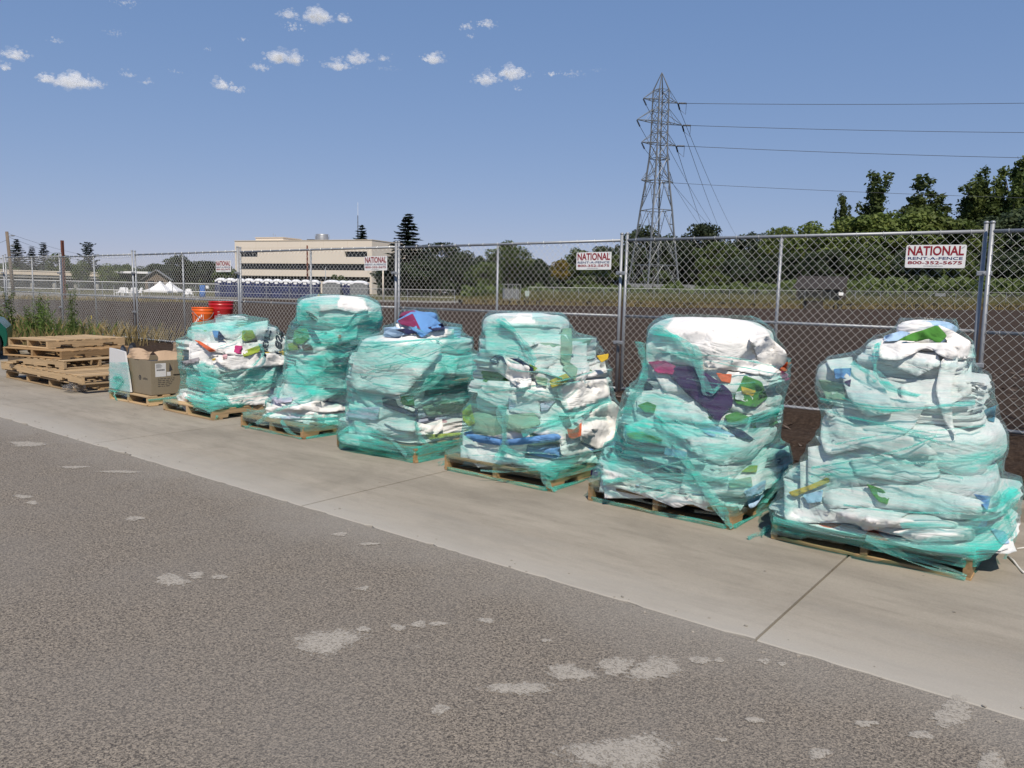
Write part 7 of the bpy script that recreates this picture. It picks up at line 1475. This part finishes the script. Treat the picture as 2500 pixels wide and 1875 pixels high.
def build_left():
    t, h = pole('utility_pole', 34, 567, 720, 70, 0.16, M['polewood'], 'leaning wooden utility pole with lamp arm at the far left', lean=-0.35)
    for f_, L in ((0.93, 0.5), (0.66, 0.9), (0.78, 0.4)):
        mb = MB(); b = np.array([R2[0] * -0.35 * f_, R2[1] * -0.35 * f_, h * f_]); mb.tube([b, b + np.array([R2[0], R2[1], 0.12]) * L], 0.035, 5); a = mb.build('arm', M['galv'], t)
        mb = MB(); mb.cbox((-0.22, -0.1, -0.06), (0.22, 0.1, 0.05), 0.03); mb.build('lamp_head', M['galv'], a, loc=tuple(b + np.array([R2[0], R2[1], 0.12]) * L))
    top = np.array(t.location) + np.array([R2[0] * -0.35, R2[1] * -0.35, h * 0.98])
    for k, (q, lb) in enumerate([(at(330, 625, 170), 'upper'), (at(300, 640, 175), 'lower'), (at(-300, 575, 60), 'left')]):
        mb = MB(); p0 = top - np.array([0, 0, 0.3 * k]); n = 16; mb.tube([(q - p0) * i / n + np.array([0, 0, -1.2 * 4 * (i / n) * (1 - i / n)]) for i in range(n + 1)], 0.012, 4); o = mb.build('power_line', M['cable'], None, loc=tuple(p0)); tag(o, lb + ' thin line strung from the leaning utility pole', 'power line')
    p = at(158, 730, 60); z = zt(p[0], p[1]); hh = at(158, 588, 60)[2] - z; t = empty('steel_beam', (p[0], p[1], z), 0.4); 
    mb = MB(); mb.box((-0.085, -0.085, -0.2), (0.085, -0.065, hh)); mb.build('flange', M['rust'], t); mb = MB(); mb.box((-0.085, 0.065, -0.2), (0.085, 0.085, hh)); mb.build('flange', M['rust'], t); mb = MB(); mb.box((-0.012, -0.065, -0.2), (0.012, 0.065, hh)); mb.build('web', M['rust'], t); tag(t, 'upright rusty steel beam rising above the fence at the left', 'beam')
    # bridge
    a = np.append(at2(-260, 150), 0); b = np.append(at2(250, 168), 0); u = b - a; L = np.linalg.norm(u); ang = math.atan2(u[1], u[0]); t = empty('road_bridge', tuple(a), ang); zz = lambda y_: at(100, y_, 158)[2]
    def box(nm, lo, hi, mt): mb = MB(); mb.box(lo, hi); return mb.build(nm, mt, t)
    box('deck', (0, 0, zz(678)), (L, 9, zz(671)), M['concrete2']); box('parapet', (0, -0.25, zz(671)), (L, 0, zz(662)), M['tan2']); box('parapet_cap', (0, -0.35, zz(662)), (L, 0.1, zz(660)), M['tan']); box('under_deck_shade', (0, 2.5, -1), (L, 8, zz(678)), M['darkwood'])  # the dark box below the deck stands in for shade under the bridge
    for i in range(9): mb = MB(); mb.tube([(3 + i * L / 9, 1.2, -0.5), (3 + i * L / 9, 1.2, zz(678))], 0.45, 10); mb.build('column', M['concrete2'], t, True)
    tag(t, 'low concrete road bridge with pale parapet at the far left', 'bridge')
    # gabled house
    p = at2(385, 145); z0 = zt(p[0], p[1]); t = empty('gabled_house', (p[0], p[1], z0), math.atan2(R2[1], R2[0]) + 0.35); H = lambda y_: at(385, y_, 145)[2] - z0
    mb = MB(); w, d, e, r = 1.9, 2.6, H(682), H(661); mb.prism([(-w, -d, -0.3), (w, -d, -0.3), (w, -d, e), (0, -d, r - 0.1), (-w, -d, e)], (0, 0, 0), (0, 2 * d, 0)); fixn(mb.build('wall', M['polewood'], t))
    for s in (-1, 1): mb = MB(); mb.prism([(0, -d - 0.5, r), (s * (w + 0.7), -d - 0.5, e - 0.25), (s * (w + 0.7), -d - 0.5, e - 0.1), (0, -d - 0.5, r + 0.18)], (0, 0, 0), (0, 2 * d + 1, 0)); fixn(mb.build('roof', M['roofgrey'], t))
    for i in range(2): mb = MB(); mb.box((-1.4 + i * 1.6, -d - 0.05, 0.4), (-0.4 + i * 1.6, -d - 0.01, e - 0.3)); mb.build('window', M['winglass'], t)
    tag(t, 'small gabled house with grey roof behind the white tents', 'house')
    p = at2(330, 150); t = empty('flat_roof_shelter', (p[0], p[1], zt(*p)), math.atan2(R2[1], R2[0])); z0 = t.location.z; H = lambda y_: at(330, y_, 150)[2] - z0
    mb = MB(); mb.box((-3.5, -2, H(668)), (3.5, 2, H(663))); mb.build('roof', M['white_paint'], t)
    for sx in (-3.2, 3.2):
        for sy in (-1.8, 1.8): mb = MB(); mb.tube([(sx, sy, -0.2), (sx, sy, H(668))], 0.08, 6); mb.build('post', M['galv'], t)
    tag(t, 'flat white roofed shelter left of the gabled house', 'shelter')
    # tents
    for k, (pc, lab) in enumerate([(391, 'left of the two white peaked tents'), (415, 'right of the two white peaked tents')]):
        dpt = 118 + 2 * k; p = at2(pc, dpt); z0 = zt(*p); t = empty('canopy_tent', (p[0], p[1], z0), math.atan2(R2[1], R2[0]) + 0.05); e = at(pc, 709, dpt)[2] - z0; pk = at(pc, 686, dpt)[2] - z0; w = 1.75
        V = []; n = 7
        for i in range(n):
            q = i / (n - 1.0); r = w * (1 - q) ; zz_ = e + (pk - e) * (q ** 1.6)
            for (sx, sy) in ((-1, -1), (0, -0.96), (1, -1), (0.96, 0), (1, 1), (0, 0.96), (-1, 1), (-0.96, 0)): V.append((sx * r, sy * r, zz_))
        make('canopy', V, [(i * 8 + j, i * 8 + (j + 1) % 8, (i + 1) * 8 + (j + 1) % 8, (i + 1) * 8 + j) for i in range(n - 1) for j in range(8)], M['tent'], t)
        mb = MB(); 
        for (ax, ay, bx, by) in ((-w, -w, w, -w), (w, -w, w, w), (w, w, -w, w), (-w, w, -w, -w)): mb.add([(ax, ay, e - 0.28), (bx, by, e - 0.28), (bx, by, e), (ax, ay, e)], [(0, 1, 2, 3)])
        mb.build('valance', M['tent'], t)
        for sx in (-1, 1):
            for sy in (-1, 1): mb = MB(); mb.tube([(sx * w * 0.97, sy * w * 0.97, 0), (sx * w * 0.97, sy * w * 0.97, e)], 0.035, 5); mb.build('leg', M['white_paint'], t)
        tag(t, lab, 'tent', 'white peaked tents')
    # white garden chairs
    proto = None
    for k, px in enumerate([287, 297, 307, 318, 328, 337, 455, 463]):
        p = at2(px, 88 + (k % 2)); z0 = zt(*p)
        if proto is None:
            t = proto = empty('garden_chair')
            def bx(nm, a, b, rx=0, loc=(0, 0, 0)): mb = MB(); mb.cbox(a, b, 0.008); o = mb.build(nm, M['white_paint'], t, loc=loc); o.rotation_euler = (rx, 0, 0); return o
            bx('seat', (-0.26, -0.25, -0.015), (0.26, 0.25, 0.015), 0.15, (0, 0, 0.36))
            for i in range(5): bx('back_slat', (-0.26 + i * 0.108, -0.012, 0), (-0.17 + i * 0.108, 0.012, 0.68 - 0.03 * abs(i - 2)), -0.3, (0, 0.22, 0.33))
            for sx in (-0.29, 0.29): bx('arm', (sx - 0.05, -0.33, 0.54), (sx + 0.05, 0.3, 0.565)); bx('leg', (sx - 0.025, -0.30, 0), (sx + 0.025, -0.24, 0.54)); bx('leg', (sx - 0.025, 0.22, 0), (sx + 0.025, 0.28, 0.54))
        else: t = copy_tree(proto)
        t.location = (p[0], p[1], z0); t.rotation_euler = (0, 0, math.atan2(R2[1], R2[0]) + (k * 37 % 5 - 2) * 0.3)
        nm = ['leftmost', 'second from the left', 'third from the left', 'third from the right', 'second from the right', 'rightmost']
        tag(t, (nm[k] + ' white garden chair in the group left of the tents') if k < 6 else ['left', 'right'][k - 6] + ' one of two white garden chairs right of the tents', 'chair', 'white garden chairs')
    # blue wash station
    p = at2(494, 90); t = empty('wash_station', (p[0], p[1], zt(*p)), math.atan2(R2[1], R2[0])); mb = MB(); mb.lathe([(0.30, 0), (0.34, 0.02), (0.34, 0.75), (0.30, 0.8), (0, 0.8)], 16); mb.build('tank', M['bluepl'], t, True); mb = MB(); mb.cbox((-0.3, -0.12, 0.8), (0.3, 0.2, 1.38), 0.05); mb.build('dispenser', M['bluepl'], t); mb = MB(); mb.cbox((0.42, -0.1, 1.0), (0.75, 0.1, 1.35), 0.02); mb.build('towel_box', M['white_paint'], t); tag(t, 'blue portable hand wash station left of the toilets', 'wash station')
build_left()
def build_toilets():
    ang = math.atan2(R2[1], R2[0])
    def toilet(mat, w, big):
        t = empty('portable_toilet'); h = 1.98; d = 1.2 if not big else 1.6
        def bx(nm, a, b, m_, par=t, c=0.02): mb = MB(); mb.cbox(a, b, c); return mb.build(nm, m_, par)
        bx('body', (-w / 2, 0, 0.08), (w / 2, d, h), mat); bx('base', (-w / 2 - 0.02, -0.03, 0), (w / 2 + 0.02, d + 0.03, 0.085), M['greyplastic'])
        if not big:
            dr = bx('door', (-w / 2 + 0.10, -0.035, 0.14), (w / 2 - 0.10, 0.0, h - 0.10), mat); bx('door_panel', (-w / 2 + 0.2, -0.05, 0.9), (w / 2 - 0.2, -0.036, 1.7), M['navy'], dr); bx('notice', (-0.19, -0.075, h - 0.26), (0.19, -0.056, h - 0.04), M['white_paint'], dr, 0.004); bx('latch', (w / 2 - 0.22, -0.07, 1.0), (w / 2 - 0.14, -0.036, 1.12), M['greyplastic'], dr, 0.008)
        else:
            for i in range(4): bx('side_panel', (-w / 2 + 0.08 + i * (w - 0.16) / 4, -0.03, 0.16), (-w / 2 + 0.04 + (i + 1) * (w - 0.16) / 4, -0.001, h - 0.12), M['greyplastic'])
            bx('band', (-w / 2, -0.045, 0.98), (w / 2, -0.031, 1.04), M['galv'])
        for sx in (-1, 1): bx('corner_post', (sx * w / 2 - 0.05, -0.05, 0.08), (sx * w / 2 + 0.05, -0.002, h), mat)
        # domed roof, bowed down at the front corners
        V = []; n = 8
        for i in range(n + 1):
            x = -w / 2 - 0.03 + (w + 0.06) * i / n; q = 1 - abs(2 * i / n - 1) ** 3
            for (y, k) in ((-0.07, 0.02), (d * 0.3, 0.20), (d * 0.7, 0.20), (d + 0.05, 0.02)): V.append((x, y, h + 0.03 + (k + 0.08) * q))
            for (y, k) in ((-0.07, 0), (d + 0.05, 0)): V.append((x, y, h - (0.14 if abs(2 * i / n - 1) > 0.7 else -0.0)))
        Fc = []
        for i in range(n):
            a, b = i * 6, i * 6 + 6
            Fc += [(a, a + 1, b + 1, b), (a + 1, a + 2, b + 2, b + 1), (a + 2, a + 3, b + 3, b + 2), (a + 4, a, b, b + 4), (a + 3, a + 5, b + 5, b + 3), (a + 4, b + 4, b + 5, a + 5)]
        Fc += [(0, 4, 5, 3, 2, 1), tuple(n * 6 + k for k in (0, 1, 2, 3, 5, 4))]
        fixn(make('roof', V, Fc, M['roofwhite'], t, False)); return t
    pn = toilet(M['navy'], 1.06, False); pg = toilet(M['greyplastic'], 1.9, True); usedn = usedg = False
    ordn = ['first', 'second', 'third', 'fourth', 'fifth', 'sixth', 'seventh', 'eighth', 'ninth', 'tenth', 'eleventh', 'twelfth']
    lst = [(537 + 23.0 * i, 90 - 0.0 * i, 'n', ordn[i] + ' navy portable toilet from the left in the long row') for i in range(11)] + [(809, 87.5, 'g', 'wide grey portable toilet between the navy ones'), (836, 90, 'n', 'left of the two navy portable toilets between the grey ones'), (853, 90, 'n', 'right of the two navy portable toilets between the grey ones'), (876, 87.5, 'g', 'wide grey portable toilet at the right end of the row')]
    for px, d, k, lab in lst:
        if k == 'n': t = copy_tree(pn) if usedn else pn; usedn = True
        else: t = copy_tree(pg) if usedg else pg; usedg = True
        p = at2(px, d); t.location = (p[0], p[1], zt(*p)); t.rotation_euler = (0, 0, ang + 0.06); tag(t, lab, 'toilet', 'row of portable toilets')
    p = at2(778, 78); t = empty('fire_hydrant', (p[0], p[1], zt(*p))); mb = MB(); mb.lathe([(0.0, 0), (0.17, 0), (0.17, 0.05), (0.11, 0.06), (0.11, 0.45), (0.15, 0.46), (0.15, 0.5), (0.12, 0.6), (0.05, 0.66), (0.04, 0.72), (0, 0.72)], 14); mb.build('barrel', M['yellow'], t, True)
    for s in (-1, 1): mb = MB(); mb.tube([(s * 0.1, 0, 0.36), (s * 0.2, 0, 0.36)], 0.065, 10); mb.build('outlet', M['yellow'], t, True)
    tag(t, 'yellow fire hydrant in front of the toilets', 'hydrant')
    pole('wooden_pole', 751, 600, 715, 130, 0.16, M['rust'], 'brown wooden pole in front of the middle of the tan building')
    pole('lamp_pole', 795, 652, 715, 140, 0.08, M['galv'], 'thin grey lamp pole in front of the tan building'); pole('sign_pole', 935, 660, 715, 110, 0.12, M['tan'], 'pale post right of the last grey toilet', 'post'); pole('tank_post', 898, 700, 730, 95, 0.28, M['polewood'], 'short brown bollard right of the last grey toilet', 'bollard')
build_toilets()
def far_fence(name, pxs, depth, hgt, mat, label, rails):
    P = [at2(px, depth) for px in pxs]; o = P[0]; t = empty(name, (o[0], o[1], zt(*o))); z0 = zt(*o); V = []; F_ = []
    for i, p in enumerate(P):
        z = zt(*p) - z0; mb = MB(); mb.tube([(p[0] - o[0], p[1] - o[1], z - 0.1), (p[0] - o[0], p[1] - o[1], z + hgt)], 0.035, 6); mb.build('post', M['galv'], t)
        V += [(p[0] - o[0], p[1] - o[1], z + 0.05), (p[0] - o[0], p[1] - o[1], z + hgt)]
        if i: F_.append((2 * i - 2, 2 * i, 2 * i + 1, 2 * i - 1))
    m_ = make('wire_mesh', V, F_, mat, t)
    for f_, rm in rails:
        mb = MB(); mb.tube([(p[0] - o[0], p[1] - o[1], zt(*p) - z0 + hgt * f_) for p in P], 0.034 if rm == 'white_paint' else 0.025, 6); mb.build('rail', M[rm], t)
    tag(t, label, 'fence')
far_fence('wire_fence', list(np.linspace(-150, 535, 13)), 82, 1.52, M['farmesh'], 'far wire fence with white rails left of the toilets', ((1.0, 'white_paint'), (0.45, 'white_paint')))
far_fence('wire_fence', list(np.linspace(535, 1110, 11)), 83, 1.40, M['farmesh3'], 'far wire fence standing in front of the toilets', ((1.0, 'galv'), (0.45, 'galv')))
far_fence('wire_fence', list(np.linspace(1290, 2700, 24)), 104, 1.35, M['farmesh2'], 'far wire fence along the foot of the big trees', ((1.0, 'galv'),))
def build_right():
    # black silt cloth along the field edge: separate lengths between stakes
    pxs = np.linspace(1120, 2640, 39)
    o = at2(1120, 81.5); t = empty('silt_fence', (o[0], o[1], zt(*o))); z0 = zt(*o); rng = random.Random(9); rail = MB()
    prev = None
    for i, px in enumerate(pxs):
        d = 81.2 + 0.5 * math.sin(i * 1.3) - (5 if px < 1210 else 0) * 0; p = at2(px, d); z = zt(*p) - z0; h = np.interp(px, [1120, 1300, 2500], [0.45, 0.55, 0.60]) * rng.uniform(0.85, 1.1)
        mb = MB(); mb.tube([(p[0] - o[0], p[1] - o[1], z - 0.1), (p[0] - o[0], p[1] - o[1], z + h + 0.12)], 0.03, 5); mb.build('stake', M['darkwood'], t)
        if prev is not None:
            q, zq, hq = prev; mb = MB(); n = 6; V = []
            for k in range(n + 1):
                f = k / n; c = q * (1 - f) + p * f - o; sag = 0.12 * math.sin(math.pi * f); off = F2 * (0.15 * math.sin(math.pi * f) * rng.uniform(-1, 1)); zz = zq * (1 - f) + z * f; hh = hq * (1 - f) + h * f
                V += [(c[0] + off[0], c[1] + off[1], zz - 0.05), (c[0], c[1], zz + hh - sag)]
            make('silt_cloth', V, [(2 * k, 2 * k + 2, 2 * k + 3, 2 * k + 1) for k in range(n)], M['silt'], t)
        prev = (p, z, h)
    tag(t, 'low black silt fence along the far edge of the field', 'silt fence')
    ang = math.atan2(R2[1], R2[0])
    # grey cabinet enclosure
    p = at2(1250, 86); t = empty('service_cabinet', (p[0], p[1], zt(*p)), ang + 0.2); mb = MB(); mb.cbox((-0.85, 0, 0.1), (0.85, 1.2, 1.65), 0.02); mb.build('cabinet', M['greyplastic'], t)
    for i in range(5): mb = MB(); mb.tube([(-0.95 + i * 0.47, -0.15, -0.1), (-0.95 + i * 0.47, -0.15, 2.05)], 0.035, 6); mb.build('bar', M['galv'], t)
    mb = MB(); mb.box((-1.0, -0.2, 2.05), (1.0, 1.3, 2.15)); mb.build('top_frame', M['greyplastic'], t); tag(t, 'grey service cabinet behind upright bars at the field edge', 'cabinet')
    p = at2(1287, 90); t = empty('utility_box', (p[0], p[1], zt(*p)), ang); mb = MB(); mb.tube([(0, 0, 0), (0, 0, 0.9)], 0.06, 6); mb.build('post', M['galv'], t); mb = MB(); mb.cbox((-0.25, -0.15, 0.7), (0.25, 0.15, 1.35), 0.03); mb.build('box', plain('pale_green_box', (0.35, 0.42, 0.38), 0.5), t); tag(t, 'pale green utility box right of the grey cabinet', 'utility box')
    p = at2(1752, 120); t = empty('goal_frame', (p[0], p[1], zt(*p)), ang); mb = MB(); mb.tube([(-0.6, 0, 0), (-0.6, 0, 2.6), (0.2, 0, 2.6)], 0.06, 5); mb.build('frame', M['darkwood'], t); tag(t, 'dark bent post right of the tower enclosure', 'post')
    p = at2(1593, 112); t = empty('dark_post', (p[0], p[1], zt(*p)), ang); mb = MB(); mb.tube([(0, 0, 0), (0, 0, 4.0)], 0.06, 5); mb.build('shaft', M['darkwood'], t); mb = MB(); mb.tube([(-0.5, 0, 3.5), (0.5, 0, 3.5)], 0.05, 5); mb.build('arm', M['darkwood'], t); tag(t, 'slim dark post in front of the tower legs', 'post')
    # shed with corrugated roof
    p = at2(1995, 106); z0 = zt(*p); t = empty('open_shed', (p[0], p[1], z0), ang - 0.1); H = lambda y_: at(1995, y_, 106)[2] - z0
    e, r = H(706), H(674); V = []; n = 26; 
    for i in range(n + 1):
        x = -3.3 + 6.6 * i / n; off = 0.05 if i % 2 else 0.0
        V += [(x - 0.6, -2.2, e + off), (x + 1.0, 1.0, r + off), (x - 0.6, -2.2, e + off - 0.06), (x + 1.0, 1.0, r + off - 0.06)]
    Fc = []
    for i in range(n): a, b = i * 4, i * 4 + 4; Fc += [(a, b, b + 1, a + 1), (a + 2, a + 3, b + 3, b + 2), (a, a + 2, b + 2, b), (a + 1, b + 1, b + 3, a + 3)]
    make('roof', V, Fc, M['roofbrown'], t)
    for sx in (-3.2, 0, 3.0): mb = MB(); mb.box((sx - 0.1, -1.9, -0.2), (sx + 0.1, -1.7, e)); mb.build('post', M['darkwood'], t)
    mb = MB(); mb.box((-2.6, 0.8, -0.2), (4.0, 1.0, r - 0.1)); mb.build('back_wall', M['darkwood'], t); tag(t, 'open timber shed with slanted brown corrugated roof', 'shed')
    p = at2(1990, 79); t = empty('drain_box', (p[0], p[1], zt(*p)), ang); mb = MB(); mb.cbox((-0.85, 0, -0.1), (0.85, 0.9, 0.75), 0.03); mb.build('box', M['darkwood'], t); mb = MB(); mb.cbox((-0.9, -0.04, 0.75), (0.9, 0.95, 0.82), 0.02); mb.build('lid', M['silt'], t); tag(t, 'dark low box at the field edge below the shed', 'box')
    for k, (px, lab) in enumerate([(2052, 'small white notice on the far fence right of the shed'), (2294, 'small grey notice on the far fence below the right sign')]):
        p = at2(px, 103.6); t = empty('notice_board', (p[0], p[1], zt(*p) + 0.75), ang); mb = MB(); mb.cbox((-0.32 - 0.4 * k, -0.02, 0), (0.32 + 0.4 * k, 0.0, 0.42), 0.01); mb.build('board', M['white_paint'] if k == 0 else M['greyplastic'], t); tag(t, lab, 'notice')
build_right()

# ------------------------------------------------------------------ fair-weather clouds
def build_clouds():
    m, nt, b = newmat('cloud_vapour'); nt.nodes.remove(b)
    di = nd(nt, 'ShaderNodeBsdfDiffuse', {'Color': (0.5, 0.5, 0.51, 1)}); tl = nd(nt, 'ShaderNodeBsdfTranslucent', {'Color': (0.5, 0.5, 0.51, 1)}); ms = nd(nt, 'ShaderNodeMixShader', {0: 0.5, 1: di.outputs[0], 2: tl.outputs[0]})
    tr = nd(nt, 'ShaderNodeBsdfTransparent'); n = noise(nt, wpos(nt), 0.012, 3)
    em = nd(nt, 'ShaderNodeEmission', {'Color': (0.93, 0.95, 1.0, 1), 'Strength': 0.42}); ad = nd(nt, 'ShaderNodeAddShader', {0: ms.outputs[0], 1: em.outputs[0]})  # faint glow stands in for sunlight scattered inside the clouds
    m2 = nd(nt, 'ShaderNodeMixShader', {0: ramp(nt, n, [(0.3, 0.03), (0.7, 0.15)]), 1: tr.outputs[0], 2: ad.outputs[0]}); nt.links.new(m2.outputs[0], nt.nodes['Material Output'].inputs[0])
    bm = bmesh.new(); bmesh.ops.create_icosphere(bm, subdivisions=1, radius=1.0); sv = np.array([v.co[:] for v in bm.verts]); sf = [[v.index for v in f.verts] for f in bm.faces]; bm.free()
    rng = np.random.default_rng(14); V = []; Fc = []; s = 1500 / 2212.0; r0 = random.Random(4)
    lst = [(x * s, y * s, w * s, h * s) for (x, y, w, h) in CLOUDS]
    for k in range(26): lst.append((r0.choice([-1, 1]) * r0.uniform(1500, 4200) + 1250, r0.uniform(-500, 240), r0.uniform(35, 120), r0.uniform(14, 38)))
    for (px, py, w, h) in lst:
        D = 2600.0; k = D / FPX; n = int(np.clip(w * h / 15, 16, 190)); c = at(px, py, D)
        for i in range(n):
            u = rng.normal(size=3) * 0.27; u[1] = abs(u[1]) * 1.15 - 0.25; u = np.clip(u, -0.7, 0.75)
            big = math.exp(-(u[0] / 0.45) ** 2); r = h * k * rng.uniform(0.05, 0.20) * (0.45 + 0.75 * big)
            o = c + (R2[0] * u[0] * w * k, R2[1] * u[0] * w * k, u[1] * h * k * (0.5 + 0.6 * big)) + np.append(F2 * u[2] * w * k * 0.6, 0)
            q = sv * (1 + 0.10 * rng.normal(size=(len(sv), 1))) * r * np.array([1.25, 1.25, 0.9]); nb = len(V); V += list(o + q); Fc += [[a + nb for a in f] for f in sf]
    o = make('clouds', V, Fc, m, None, True); tag(o, 'scattered small white fair-weather clouds in the blue sky', 'clouds', kind='stuff')
build_clouds()
